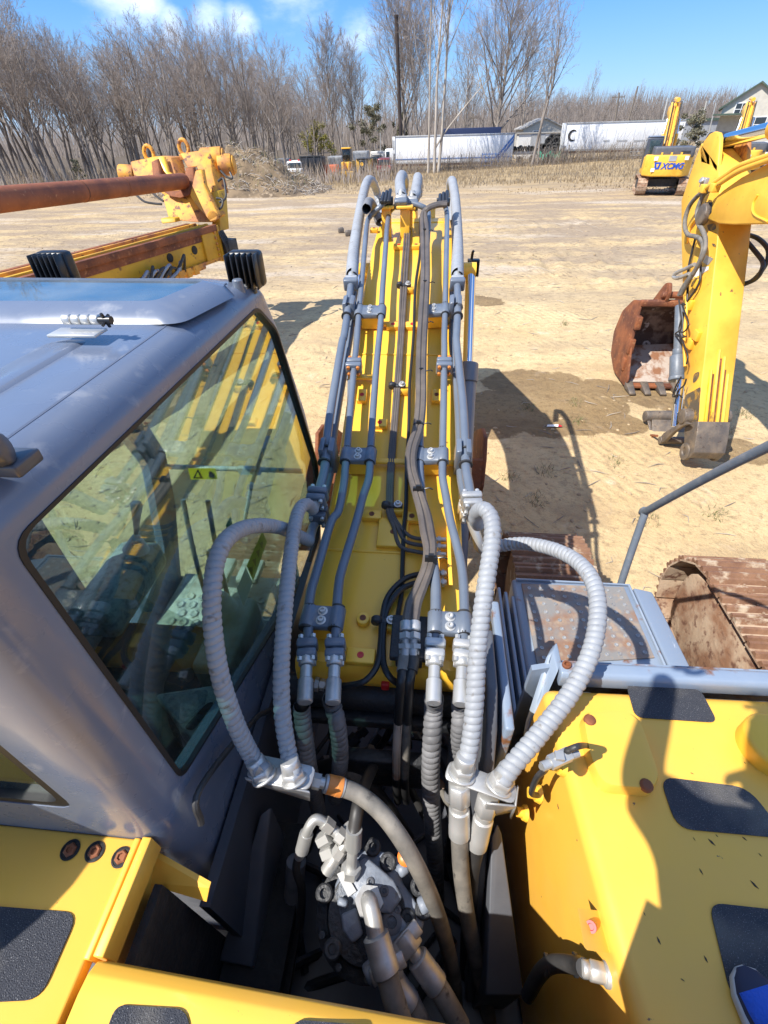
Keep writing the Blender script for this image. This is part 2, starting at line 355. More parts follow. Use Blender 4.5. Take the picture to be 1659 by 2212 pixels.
        bm = bmesh.new(); bm.from_mesh(me); bmesh.ops.recalc_face_normals(bm, faces=bm.faces)
        lim = R(ang)
        for f in bm.faces: f.smooth = True
        for e in bm.edges:
            if len(e.link_faces) == 2 and e.calc_face_angle(0) > lim: e.smooth = False
        bm.to_mesh(me); bm.free()
        if parent is not None: attach(o, parent)
        if bevel:
            md = o.modifiers.new('bevel', 'BEVEL'); md.width = bevel; md.segments = seg; md.limit_method = 'ANGLE'; md.angle_limit = R(30); md.harden_normals = False
            md.use_clamp_overlap = True
            for e in me.edges: e.use_edge_sharp = False
        return o
def attach(o, parent):
    o.parent = parent
    if parent.type == 'EMPTY' and parent.get('world_parts', True): o.matrix_parent_inverse = Matrix.Translation(-parent.location)
def thing(name, label, cat, loc=(0, 0, 0), group=None):
    o = bpy.data.objects.new(name, None); COL.objects.link(o); o.location = loc; o.empty_display_size = .2
    return tag(o, label, cat, group)
def tag(o, label=None, cat=None, group=None, kind=None):
    if label: o['label'] = label
    if cat: o['category'] = cat
    if group: o['group'] = group
    if kind: o['kind'] = kind
    return o
def copy_tree(o, parent=None):
    c = o.copy(); COL.objects.link(c)
    if parent is not None:
        c.parent = parent
    for ch in list(o.children): copy_tree(ch, c)
    return c
def solid(s_or_pts): pass
def smooth01(t): t = max(0, min(1, t)); return t*t*(3-2*t)
def rpoly(pts, r, n=5):
    """round the corners of a closed 3-D polygon"""
    pts = [V(p) for p in pts]; out = []; m = len(pts)
    for i in range(m):
        p = pts[i]; a = pts[i-1]; b = pts[(i+1) % m]; da = (a-p); db = (b-p)
        rr = min(r, da.length*.45, db.length*.45); p0 = p+da.normalized()*rr; p1 = p+db.normalized()*rr
        for k in range(n+1):
            t = k/n; out.append(p0*(1-t)**2+p*2*t*(1-t)+p1*t*t)
    return out
# ================================================================== our excavator
EX = thing('excavator', 'yellow excavator with grey cab in the foreground, seen from its rear deck', 'excavator', (-0.17, 0.6, 0))
PROF = [(-2, 1.9), (0.90, 2.19), (1.2, 2.225), (1.48, 2.27), (1.95, 2.38), (2.4, 2.54), (2.82, 2.69), (3.3, 2.835), (3.84, 2.955), (4.3, 3.01), (4.75, 3.02), (5.1, 2.98), (5.6, 2.85), (9, 1.6)]
def zt(y):
    if y <= PROF[0][0]: return PROF[0][1]
    for (a, za), (b, zb) in zip(PROF, PROF[1:]):
        if y <= b:
            return za+(zb-za)*(y-a)/(b-a)
    return PROF[-1][1]
def B(px, py, h=0.0):
    """photo point on the surface h above the boom's top plate"""
    r = ray(px, py); t = 0.8; st = .01
    while t < 12:
        p = r*t
        if p.z+ZC <= zt(p.y)+h: break
        t += st
    lo, hi = t-st, t
    for _ in range(18):
        m = (lo+hi)/2; p = r*m
        if p.z+ZC <= zt(p.y)+h: hi = m
        else: lo = m
    return r*hi+V((0, 0, ZC))
def ttan(y):
    return V((0, .2, zt(y+.1)-zt(y-.1))).normalized()
def c1(x, y): return (610+x*.3023, 352.4+y*.3023)
def c2(x, y): return (610+x*.3023, 732+y*.3023)
def c3(x, y): return (610+x*.3023, 1118.3+y*.3023)

# ---- boom
mb = MB()
sec = []
XB = lambda y: -.125-.012*(y-1)
HW = .295
ys = [0.90, 1.1, 1.3, 1.48, 1.7, 1.95, 2.2, 2.4, 2.6, 2.82, 3.05, 3.3, 3.55, 3.84, 4.1, 4.3, 4.5, 4.75, 4.95, 5.1, 5.35, 5.6, 6.2, 6.9, 7.6, 8.0]
for y in ys:
    t = ttan(y); nrm = V((0, -t.z, t.y)); top = V((XB(y), y, zt(y))); dp = .40+.16*smooth01((y-.9)/2)*(1-smooth01((y-5.5)/3)*.5)
    hw = HW
    sec.append([top+V((-hw, 0, 0)), top+V((hw, 0, 0)), top+V((hw, 0, 0))-nrm*dp, top+V((-hw, 0, 0))-nrm*dp])
vs = [p for s_ in sec for p in s_]; n = len(sec)
fs = [[i*4+k, i*4+(k+1) % 4, (i+1)*4+(k+1) % 4, (i+1)*4+k] for i in range(n-1) for k in range(4)]+[[3, 2, 1, 0], [n*4-4, n*4-3, n*4-2, n*4-1]]
mb.add(vs, fs)
BOOM = mb.build('boom', 'yellow', EX, bevel=.012, seg=2)
# lower foot lip, a bent plate turning down at the foot
mb = MB()
y0, zf = .905, 2.195
lip = [(y0+.02, zf+.002), (.892, zf-.004), (.876, zf-.030), (.872, zf-.09), (.93, zf-.20)]
vs = []
for (y, z) in lip:
    vs += [V((XB(1)-HW-.004, y, z)), V((XB(1)+HW+.004, y, z))]
vs += [V((v.x, v.y+.03, v.z-.03)) for v in vs[:]]
m5 = len(lip)
fs = [[i*2, i*2+1, i*2+3, i*2+2] for i in range(m5-1)]+[[2*m5+i*2, 2*m5+i*2+2, 2*m5+i*2+3, 2*m5+i*2+1] for i in range(m5-1)]
fs += [[i*2, i*2+2, 2*m5+i*2+2, 2*m5+i*2] for i in range(m5-1)]+[[i*2+1, 2*m5+i*2+1, 2*m5+i*2+3, i*2+3] for i in range(m5-1)]+[[0, 2*m5, 2*m5+1, 1], [2*m5-2, 2*m5-1, 4*m5-1, 4*m5-2]]
mb.add(vs, fs); mb.build('foot_plate', 'yellow', BOOM)
# cross weld seams of the box section
mb = MB()
for y in (1.38, 2.62, 4.55):
    t = ttan(y); mb.tube([V((XB(y)-HW+.01, y, zt(y)+.001)), V((XB(y)+HW-.01, y, zt(y)+.001))], .006, 6)
mb.build('weld_seam', 'yellow', BOOM)

# ---- steel tubes on the boom
def tube(pts, r, name='steel_tube', m='steel_paint', h=None, n=14, parent=None, k=8):
    q = spl(pts, k); b = MB(); b.tube(q, r, n); return b.build(name, m, parent or BOOM)
HB = .10
tA = [B(*c3(178, 945), .10), B(*c3(185, 800), .10), B(*c3(186, 650), .10), B(*c3(208, 510), .10), B(*c3(240, 400), .10), B(*c3(345, 40), .10), B(*c2(400, 1230), .10), B(*c2(437, 1050), .11), B(*c2(450, 920), .11), B(*c2(456, 850), .11), B(*c2(482, 560), .11), B(*c2(510, 230), .11), B(*c2(532, 30), .11), B(*c1(543, 1120), .11), B(*c1(563, 900), .11), B(*c1(586, 640), .12), B(*c1(605, 440), .13), B(*c1(625, 385), .15), B(*c1(680, 330), .2), B(*c1(738, 275), .24)]
tB = [B(*c3(378, 945), .10), B(*c3(385, 800), .10), B(*c3(389, 650), .10), B(*c3(403, 480), .10), B(*c3(425, 370), .10), B(*c3(525, 40), .10), B(*c2(575, 1130), .10), B(*c2(615, 1010), .11), B(*c2(625, 920), .11), B(*c2(627, 850), .11), B(*c2(645, 560), .11), B(*c2(672, 200), .11), B(*c2(688, 30), .11), B(*c1(704, 1120), .11), B(*c1(716, 900), .11), B(*c1(735, 640), .12), B(*c1(752, 420), .13), B(*c1(768, 350), .15), B(*c1(805, 310), .2), B(*c1(845, 275), .24)]
tE = [B(*c3(1090, 945), .10), B(*c3(1094, 800), .10), B(*c3(1096, 650), .10), B(*c3(1094, 470), .10), B(*c3(1075, 300), .10), B(*c3(1030, 20), .10), B(*c2(1000, 1150), .10), B(*c2(985, 1000), .10), B(*c2(980, 880), .10), B(*c2(982, 700), .10), B(*c2(988, 400), .10), B(*c1(1000, 1180), .10), B(*c1(1006, 1040), .10), B(*c1(1025, 700), .11), B(*c1(1042, 440), .13), B(*c1(1040, 345), .15), B(*c1(1000, 312), .18), B(*c1(925, 285), .20)]
tF = [B(*c3(1290, 955), .10), B(*c3(1297, 800), .10), B(*c3(1300, 650), .10), B(*c3(1290, 430), .10), B(*c3(1262, 260), .10), B(*c3(1200, 20), .10), B(*c2(1168, 1120), .10), B(*c2(1146, 1000), .11), B(*c2(1144, 900), .11), B(*c2(1147, 700), .11), B(*c2(1153, 400), .11), B(*c2(1157, 100), .11), B(*c1(1157, 1240), .11), B(*c1(1163, 1050), .11), B(*c1(1170, 700), .12), B(*c1(1176, 440), .13), B(*c1(1172, 340), .16), B(*c1(1150, 285), .2)]
tC = [B(*c2(250, 1130), .13), B(*c2(275, 1040), .13), B(*c2(298, 950), .13), B(*c2(310, 850), .13), B(*c2(330, 620), .13), B(*c2(380, 300), .13), B(*c2(428, 20), .13), B(*c1(440, 1240), .13), B(*c1(468, 1050), .13), B(*c1(492, 850), .14)]
tD = [B(*c2(262, 1260), .05), B(*c2(300, 1120), .04), B(*c2(340, 960), .04), B(*c2(352, 850), .04), B(*c2(372, 650), .04), B(*c2(425, 330), .04), B(*c2(475, 40), .04), B(*c1(490, 1180), .04), B(*c1(508, 1000), .04), B(*c1(525, 880), .04)]
tG = [B(*c2(1352, 1165), .13), B(*c2(1330, 1040), .13), B(*c2(1315, 950), .13), B(*c2(1308, 850), .13), B(*c2(1292, 500), .13), B(*c2(1262, 200), .13), B(*c2(1243, 20), .13), B(*c1(1246, 1200), .13), B(*c1(1252, 1050), .13), B(*c1(1250, 850), .14)]
tH = [B(*c2(1325, 1230), .04), B(*c2(1300, 1120), .04), B(*c2(1276, 1000), .04), B(*c2(1268, 850), .04), B(*c2(1255, 500), .04), B(*c2(1228, 200), .04), B(*c2(1212, 20), .04), B(*c1(1215, 1100), .04), B(*c1(1212, 900), .04)]
TR = .0175
for pts, r in ((tA, TR), (tB, TR), (tE, .0195), (tF, TR), (tC, .021), (tD, .019), (tG, .021), (tH, .019)):
    tube(pts, r)

# ---- clamps : a strap over two tubes with two bolts
def bolt(pos, nrm, parent, r=.012, name='bolt', m='zinc'):
    a, u, w = basis(nrm); b = MB()
    b.lathe([(r*1.7, 0), (r*1.7, .003), (r*1.15, .0035), (r*1.1, .013), (r*.95, .015), (r*.55, .015), (r*.5, .009)], pos, a, 14)
    return b.build(name, m, parent)
def clamp(a, bp, ln=.075, tr=.018, nb=2):
    """a,bp tube centres under the strap"""
    c = (a+bp)/2; t = ttan(c.y); x = (bp-a); x = (x-t*x.dot(t)).normalized(); nrm = x.cross(t)
    if nrm.z < 0: nrm = -nrm
    w = (bp-a).length; b = MB()
    # strap profile across: hump over tube, flat middle, hump
    prof = []
    R0 = tr+.010
    def arc(cx, a0, a1, r, n=7): return [(cx+r*math.cos(a0+(a1-a0)*i/n), r*math.sin(a0+(a1-a0)*i/n)) for i in range(n+1)]
    up = arc(-w/2, math.pi*1.08, .22*math.pi, R0)+arc(w/2, .78*math.pi, -.08*math.pi, R0)
    lo = [(w/2+R0*.97, -.012), (-w/2-R0*.97, -.012)]
    poly = [c+x*u+nrm*(v-.004)-t*ln/2 for u, v in up+lo]
    b.prism(poly, t*ln)
    o = b.build('tube_clamp', 'steel_paint', BOOM, bevel=.002, seg=1)
    g = MB()
    for q in (a, bp):
        for s_ in (-1, 1): g.cyl(q+t*(ln/2*s_-.004), q+t*(ln/2*s_+.004), tr+.006, 16)
    g.build('rubber_liner', 'rubber', o)
    for k in range(nb):
        bolt(c+t*(.018*(2*k-1) if nb == 2 else 0)+nrm*(R0*.62-.004), nrm, o, .0105)
    p = MB(); p.box(c-nrm*.052, (.10, ln*.8, .075), (x, t, nrm)); p.build('clamp_pad', 'yellow', o)
    return o
def near(tp, y):
    q = spl(tp, 10); return min(q, key=lambda p: abs(p.y-y))
def at_row(tp, sx, sy):
    best = None; q = spl(tp, 14); tgt = V((sx, sy))
    def pr(p):
        d = p-V((0, 0, ZC)); a = V((d.dot(right), d.dot(down), d.dot(fwd))); return V((CX+F*a.x/a.z, CY+F*a.y/a.z))
    return min(q, key=lambda p: abs(pr(p).y-sy))
for ta, tb, (sx, sy) in ((tA, tB, c3(290, 712)), (tE, tF, c3(1190, 762)), (tA, tB, c2(545, 832)), (tE, tF, c2(1075, 840)), (tA, tB, c1(625, 1068)), (tE, tF, c1(1085, 1058))):
    clamp(at_row(ta, sx, sy), at_row(tb, sx, sy), .082 if sy > 900 else .088)
def clamp2(a, bp, ln=.085):
    """the outer upright clamp gripping two tubes stacked one over the other"""
    c = (a+bp)/2; t = ttan(c.y); x = V((1, 0, 0)); nrm = x.cross(t); b = MB()
    for s_ in (-1, 1):
        poly = [c+x*(s_*u)+nrm*v-t*ln/2 for u, v in ((.010, .085), (.034, .078), (.037, .02), (.037, -.07), (.012, -.075))]
        b.prism(poly, t*ln)
    o = b.build('tube_clamp', 'steel_paint', BOOM, bevel=.004)
    g = MB()
    for s_ in (-1, 1): g.cyl(a+t*(ln/2*s_-.004), a+t*(ln/2*s_+.004), .031, 16)
    g.build('rubber_liner', 'rubber', o)
for ta, tb, (sx, sy) in ((tC, tD, c2(315, 838)), (tG, tH, c2(1315, 852)), (tC, tD, c1(468, 1062)), (tG, tH, c1(1250, 1058))):
    clamp2(at_row(ta, sx, sy), at_row(tb, sx, sy))
# crossbars welded across the boom under the clamps
def crossbar(L, Rr, h=.035, w=.03, hh=.016):
    b = MB(); a = B(*L, h); c = B(*Rr, h); c = V((c.x, a.y, a.z)); t = ttan(a.y)
    b.prism([a+t*w/2+V((0, 0, hh/2)), a-t*w/2+V((0, 0, hh/2)), a-t*w/2-V((0, 0, hh/2)), a+t*w/2-V((0, 0, hh/2))], c-a)
    return b.build('crossbar', 'yellow', BOOM, bevel=.004, seg=1)
crossbar(c2(335, 862), c2(1290, 900), .03); crossbar(c1(488, 1150), c1(1225, 1150), .02); crossbar(c2(470, 270), c2(660, 270), .03)
# flange joints half way along the tubes, and the flanges at the lower ends
def flange(c, t, w, parent=BOOM, bolts=('orange', 'zinc'), m='steel_paint'):
    a, u, s_ = basis(t); b = MB()
    for k, (ss, tt) in enumerate(((w, -.018), (w*.94, .018))): b.box(c+a*tt, (ss, ss*.86, .030), (s_, u, a))
    o = b.build('tube_flange', m, parent, bevel=.008)
    g = MB()
    for i in (-1, 1):
        for j in (-1, 1):
            g.hexcyl(c+s_*(w*.3*i)+u*(w*.26*j)+a*.033, c+s_*(w*.3*i)+u*(w*.26*j)+a*.046, .009)
            g.hexcyl(c+s_*(w*.3*i)+u*(w*.26*j)-a*.033, c+s_*(w*.3*i)+u*(w*.26*j)-a*.046, .009)
    g.build('flange_bolt', 'orange_tape' if bolts[0] == 'orange' else 'zinc', o)
    return o
for tp, (sx, sy) in ((tA, c2(517, 195)), (tF, c2(1155, 190))):
    c = at_row(tp, sx, sy); flange(c, ttan(c.y), .085)
# lower hose ends : flange, zinc collar, sleeve, black hose, corrugated guard down into the well
def hose_end(tp, path, r=.020, sleeve='zinc', flm='steel_paint', guard=True, gl=None):
    a = tp[0]; t = (tp[0]-tp[1]).normalized()
    o = flange(a+t*.0, t, .068, BOOM, ('zinc',), flm)
    q = [a+t*.03]+path
    s1 = spl(q, 10); b = MB()
    b.cyl(a+t*.02, a+t*.055, .026, 14); b.build('hose_collar', 'zinc', o, bevel=.004, seg=1)
    b = MB(); p0 = a+t*.06; p1 = a+t*.105; b.cyl(p0, p1, .019, 14); b.build('hose_stem', 'zinc', o)
    p2 = a+t*.10; p3 = a+t*.175; b = MB(); b.lathe([(.021, 0), (.0245, .004), (.0245, (p3-p2).length-.004), (.021, (p3-p2).length)], p2, p3-p2, 18); b.build('crimp_sleeve', sleeve, o)
    pts = spl([p3-t*.02]+path, 12)
    b = MB(); b.tube(pts, r*.98, 12); b.build('hydraulic_hose', 'rubber', EX)
    if guard:
        L = 0; gp = []
        for i in range(1, len(pts)):
            L += (pts[i]-pts[i-1]).length
            if L > (gl or .12): gp.append(pts[i])
        b = MB(); b.corrugated(gp, r+.010, .024, 16); b.build('hose_guard', 'hose_grey_dark', EX)
hose_end(tA, [D(652, 1525, 1.56), D(660, 1605, 1.60), D(674, 1690, 1.74), D(690, 1760, 1.95)], .020, 'zinc_dull', gl=.15)
hose_end(tB, [D(716, 1515, 1.56), D(728, 1560, 1.57), D(735, 1640, 1.66), D(725, 1720, 1.9)], .020, 'zinc_dull', gl=.10)
hose_end(tE, [D(937, 1520, 1.56), D(933, 1600, 1.57), D(930, 1680, 1.62), D(934, 1770, 1.72), D(941, 1880, 1.85), D(943, 1990, 2.0)], .0225, 'zinc', 'zinc', gl=.07)
hose_end(tF, [D(994, 1520, 1.56), D(993, 1570, 1.58), D(984, 1640, 1.7), D(975, 1720, 1.95)], .020, 'zinc', 'zinc', gl=.12)

# ---- the top ends: brackets at the crest and the grey guard hoses that arch over it
def guard(pts, r, name='corrugated_hose', m='hose_grey', pitch=.03, parent=EX, k=14):
    b = MB(); b.corrugated(spl(pts, k), r, pitch, 20); return b.build(name, m, parent)
TOPZ = 1.0
def fitting(c, t, m='zinc', parent=BOOM, s=1.0):
    a, u, w = basis(t); b = MB(); b.box(c-a*.02*s, (.085*s, .07*s, .04*s), (w, u, a)); o = b.build('hose_flange', 'steel_paint', parent, bevel=.01)
    b = MB(); b.box(c+a*.012*s, (.07*s, .058*s, .03*s), (w, u, a)); b.cyl(c+a*.02*s, c+a*.08*s, .024*s, 14); b.build('hose_fitting', m, o, bevel=.006)
for tp, arc_ in ((tC, [c1(500, 760), c1(510, 640), c1(530, 500), c1(555, 350), c1(580, 220), c1(600, 150), c1(622, 122)]),
                 (tG, [c1(1250, 760), c1(1252, 660), c1(1250, 540), c1(1245, 400), c1(1235, 260), c1(1222, 170), c1(1212, 128)])):
    e = tp[-1]; t = (tp[-1]-tp[-2]).normalized(); fitting(e, t, 'zinc', BOOM, 1.05)
    dl = (e-V((0, 0, ZC))).dot(fwd)
    pts = [e+t*.05]
    left = tp is tC
    dd = [dl+.10, dl+.30, dl+.55, dl+.85, dl+1.15, dl+1.38, dl+1.6]
    pts += [D(x, y, d) for (x, y), d in zip(arc_, dd)]
    if left: pts += [D(*c1(648, 140), dl+1.9), D(*c1(672, 200), dl+2.1), D(*c1(695, 300), dl+2.15), D(*c1(700, 370), dl+2.1)]
    else: pts += [D(*c1(1200, 150), dl+1.85), D(*c1(1200, 230), dl+2.0), D(*c1(1212, 320), dl+2.0), D(*c1(1215, 420), dl+1.9)]
    guard(pts, .040, parent=BOOM, pitch=.05)
# two hoses over the middle of the crest
for base, up, side in ((tB[-1], [c1(850, 235), c1(843, 190), c1(840, 140), c1(846, 105), c1(858, 92)], [c1(872, 130), c1(868, 210)]),
                       (tE[-1], [c1(950, 235), c1(955, 190), c1(962, 145), c1(966, 115), c1(968, 108)], [c1(974, 150), c1(972, 220)])):
    dl = (base-V((0, 0, ZC))).dot(fwd)
    fitting(base+V((0, .04, .0)), V((0, .75, .65)), 'zinc_dull', BOOM, 1.1)
    pts = [base+V((0, .05, .02))]+[D(x, y, dl+.12+.17*i) for i, (x, y) in enumerate(up)]+[D(x, y, dl+1.1+.1*i) for i, (x, y) in enumerate(side)]
    guard(pts, .042, parent=BOOM, pitch=.05)
# second, darker hose that goes over behind on the left
e = tA[-1]; dl = (e-V((0, 0, ZC))).dot(fwd)
guard([D(*c1(600, 330), dl-.1), D(*c1(612, 295), dl+.05), D(*c1(622, 282), dl+.15), D(*c1(640, 300), dl+.3), D(*c1(665, 350), dl+.4), D(*c1(690, 410), dl+.4)], .036, m='hose_grey_dark', parent=BOOM, pitch=.034)
# crest brackets: welded uprights that carry the tube ends
mb = MB()
for q, dx in ((tA[-1], .0), (tB[-1], .03), (tE[-1], -.03)):
    mb.box(V((q.x+dx, q.y+.05, (q.z+zt(q.y))/2-.05)), (.07, .035, q.z-zt(q.y)+.02))
    mb.box(V((q.x+dx, q.y+.03, q.z-.035)), (.12, .10, .02))
mb.build('tube_bracket', 'yellow', BOOM, bevel=.006)
mb = MB()
for q, dx in ((tA[-1], .0), (tF[-1], .0)):
    for k in range(3): mb.cyl(q+V((.025*k-.025, -.05, .0)), q+V((.025*k-.025, .12, .04+.01*k)), .014, 10)
    mb.box(q+V((0, .05, 0)), (.10, .06, .05))
mb.build('pipe_joint', 'black_paint', BOOM, bevel=.004)
# stick cylinder lugs just over the crest
mb = MB()
for x in (-.22, -.05):
    poly = [V((x, 4.95, zt(4.95))), V((x, 5.05, zt(5.05)+.08)), V((x, 5.2, zt(5.2)+.13)), V((x, 5.4, zt(5.4)+.1)), V((x, 5.55, zt(5.55)))]
    mb.prism(poly, (.045, 0, 0))
mb.build('cylinder_lug', 'yellow', BOOM, bevel=.01)

# ---- control cables running down the boom
def cab(pts, r, m='cable', name='control_cable', k=8): return tube(pts, r, name, m, n=8, k=k)
for off, r in ((-10, .0085), (6, .0085), (20, .0085)):
    cab([B(*c1(890+off, 430), .03), B(*c1(880+off*1.1, 600), .03), B(*c1(862+off*1.2, 860), .035), B(*c1(848+off, 1150), .03), B(*c2(838+off, 60), .03), B(*c2(818+off, 330), .035), B(*c2(795+off, 620), .03), B(*c2(772+off, 900), .03), B(*c2(762+off, 1180), .035), B(*c2(775+off*1.2, 1270), .03), B(*c2(810+off*1.6, 1340), .03), B(*c3(860+off*2, 150-off*2.6+26), .025), B(*c3(960, 212-off*3.2), .025), B(*c3(1085, 225-off*3.4), .025)], r, 'cable')
    b = MB(); p = B(*c3(1085, 225-off*3.4), .025); q = B(*c3(1170, 228-off*3.6), .03); b.cyl(p, q, .010, 10); b.hexcyl(p+(q-p)*.3, p+(q-p)*.55, .016); b.build('grease_fitting', 'zinc', BOOM)
cab([B(*c1(985, 390), .03), B(*c1(985, 620), .03), B(*c1(952, 880), .035), B(*c1(940, 1200), .03), B(*c2(925, 150), .03), B(*c2(910, 345), .035), B(*c2(905, 620), .03), B(*c2(890, 900), .03), B(*c2(884, 1180), .035), B(*c2(870, 1350), .03), B(*c3(866, 120), .025), B(*c3(858, 350), .02), B(*c3(850, 550), .02), B(*c3(822, 730), .02), B(*c3(826, 900), .02), B(*c3(840, 1060), .02), B(*c3(838, 1180), .02)], .0095, 'cable_dark')
for off, r in ((0, .0165), (34, .0165)):
    cab([B(*c1(1175, 285+off*.4), .22), B(*c1(1110, 292+off*.3), .22), B(*c1(1040, 318+off*.3), .21), B(*c1(1000+off*.6, 370), .18), B(*c1(1000+off, 480), .15), B(*c1(1006+off*.9, 700), .135), B(*c1(1004+off*.9, 880), .15), B(*c1(988+off, 1120), .16), B(*c2(978+off, 60), .15), B(*c2(974+off, 250), .15), B(*c2(972+off, 450), .14), B(*c2(955+off, 630), .14), B(*c2(908+off, 790), .14), B(*c2(902+off, 920), .14), B(*c2(945+off, 1080), .13), B(*c2(990+off*1.3, 1250), .12), B(*c3(1010+off*1.5, 100), .12), B(*c3(1035+off*1.2, 230), .12), B(*c3(1020+off, 360), .12), B(*c3(965+off*1.2, 500), .12), B(*c3(912+off*1.6, 610), .12), B(*c3(886+off*1.7, 740), .12)], r, 'cable')
# zip ties
mb = MB()
for sx, sy in (c1(1015, 500), c1(1018, 872), c1(1002, 1155), c2(992, 245), c2(972, 622), c2(972, 1085), c3(1062, 300)):
    p = B(sx, sy, .14); mb.box(p, (.046, .014, .034)); mb.box(p+V((.0, 0, .02)), (.02, .012, .016)); mb.tube([p+V((.02, .0, .01)), p+V((.045, -.004, .02)), p+V((.06, -.006, .014))], .003, 5)
mb.build('cable_tie', 'black_plastic', BOOM)
# P-clips with bolt
for sx, sy in (c1(872, 872), c2(825, 335), c2(790, 1190), c3(735, 738)):
    p = B(sx, sy, .045); t = ttan(p.y); b = MB(); b.box(p, (.085, .022, .014), (V((1, 0, 0)), t, V((0, -t.z, t.y)))); b.cyl(p+V((-.03, 0, 0))-t*.012, p+V((-.03, 0, 0))+t*.012, .021, 14)
    o = b.build('cable_clip', 'dark_iron', BOOM, bevel=.003, seg=1); bolt(p+V((.022, 0, .008)), V((0, -t.z, t.y)), o, .0105)
    b = MB(); b.box(p+V((.02, .0, -.03)), (.075, .04, .035)); b.build('clip_pad', 'yellow', o, bevel=.003, seg=1)
# two small black hoses looping across the foot of the boom
cab([B(*c3(1165, 398), .03), B(*c3(1080, 395), .03), B(*c3(1000, 400), .03), B(*c3(870, 440), .035), B(*c3(755, 560), .035), B(*c3(714, 720), .04), B(*c3(702, 900), .035), B(*c3(675, 1060), .03), B(*c3(590, 1165), .02), B(*c3(480, 1197), -.015), B(*c3(390, 1202), -.06)], .011, 'cable_dark', 'lubrication_hose')
cab([B(*c3(1165, 462), .03), B(*c3(1080, 462), .03), B(*c3(960, 466), .03), B(*c3(840, 520), .035), B(*c3(755, 640), .035), B(*c3(730, 740), .04), B(*c3(716, 900), .035), B(*c3(725, 1050), .03), B(*c3(770, 1140), .02), B(*c3(840, 1195), -.02)], .011, 'cable_dark', 'lubrication_hose')
for y_ in (398, 462):
    b = MB(); p = B(*c3(1130, y_), .03); q = B(*c3(1172, y_), .03); b.cyl(p, q, .012, 10); b.hexcyl(p+(q-p)*.2, p+(q-p)*.6, .018); b.build('grease_fitting', 'zinc', BOOM)
b = MB(); p = P(*c3(310, 1196), y=.855); q = P(*c3(230, 1186), y=.855); b.cyl(p, q, .013, 10); b.hexcyl(p+(q-p)*.1, p+(q-p)*.5, .021); b.hexcyl(p+(q-p)*.6, p+(q-p)*.95, .026); b.build('grease_fitting', 'zinc', BOOM)
# fittings where the thick pair ends
for sx in (886, 944):
    p0 = B(*c3(sx, 742), .12); p1 = B(*c3(sx-2, 812), .115); b = MB(); b.cyl(p0, p1, .022, 14); o = b.build('hose_coupling', 'zinc', BOOM, bevel=.003, seg=1)
    b = MB(); p2 = B(*c3(sx-4, 835), .11); b.cyl(p1, p2, .010, 10); b.hexcyl(p2, B(*c3(sx-4, 878), .11), .024); p3 = B(*c3(sx-6, 905), .105); b.cyl(p2, p3, .014, 10); b.hexcyl(p3, B(*c3(sx-6, 938), .1), .026); b.cyl(p3, B(*c3(sx-8, 985), .09), .017, 10); b.hexcyl(B(*c3(sx-8, 945), .09), B(*c3(sx-10, 985), .08), .022); b.build('hex_nut', 'zinc_dull', o)
b = MB(); b.box(B(*c3(912, 860), .06), (.13, .16, .03), (V((1, 0, 0)), ttan(1.1), V((0, 0, 1)))); b.box(B(*c3(905, 1000), .04), (.09, .05, .05)); b.build('coupling_block', 'dark_iron', BOOM, bevel=.006)
for sx, pth in ((880, [(866, 1060), (850, 1200), (838, 1345)]), (938, [(930, 1060), (905, 1200), (905, 1345)])):
    pts = [B(*c3(sx-2, 985), .085), B(*c3(*pth[0]), .08), B(*c3(*pth[1]), .05)] + ([D(861, 1560, 1.62), D(857, 1630, 1.68), D(857, 1700, 1.78), D(860, 1730, 1.95)] if sx == 880 else [D(880, 1560, 1.62), D(876, 1630, 1.68), D(874, 1700, 1.78), D(878, 1730, 1.95)])
    tube(pts, .017, 'hydraulic_hose', 'cable_dark', n=10, parent=EX)
    q = spl(pts, 8); b = MB(); b.tube(q[:12], .021, 10); b.build('hose_sleeve', 'rubber_dusty' if sx == 880 else 'rubber', EX)
    k0 = 24; b = MB(); b.tube([p+V((0, -.0005, .002)) for p in q[k0:k0+14]], .0168, 10); b.build('hose_stripe', 'caked_mud' if sx == 880 else 'rubber_dusty', EX)

# ---- welded pads with a red-plugged hole
def pad(sx, sy, w=.075, l=.055, h=.03, rnd=False, hole=True):
    p = B(sx, sy, h/2); t = ttan(p.y); nn = V((0, -t.z, t.y)); b = MB()
    if rnd: b.cyl(p-nn*h/2, p+nn*h/2, w/2, 20)
    else: b.box(p, (w, l, h), (V((1, 0, 0)), t, nn))
    o = b.build('mounting_pad', 'yellow', BOOM, bevel=.004)
    if hole:
        b = MB(); b.lathe([(.012, 0), (.012, .002), (.007, .0022), (.0065, .0005)], p+nn*(h/2), nn, 12); b.build('plug', 'red_cap' if random.random() < .4 else 'rust', o)
random.seed(3)
for q, w, l in ((c2(570, 412), .05, .085), (c2(1102, 412), .05, .085), (c2(697, 610), .075, .05), (c2(640, 1265), .085, .045), (c2(925, 1280), .085, .05), (c3(560, 995), .10, .055), (c1(832, 598), .075, .05), (c1(955, 596), .06, .05), (c1(790, 1165), .075, .05), (c1(928, 1165), .075, .05), (c1(655, 480), .06, .05)):
    pad(*q, w, l)
pad(*c3(577, 730), .05, rnd=True); pad(*c3(916, 748), .045, rnd=True)
pad(*c3(790, 112), .13, .15, .025)
b = MB(); p = P(*c3(735, 1198), y=.868); b.box(p, (.028, .02, .035)); b.build('red_cap', 'red_cap', BOOM, bevel=.004)
b = MB(); p0 = B(*c3(1200, 30), .0); 
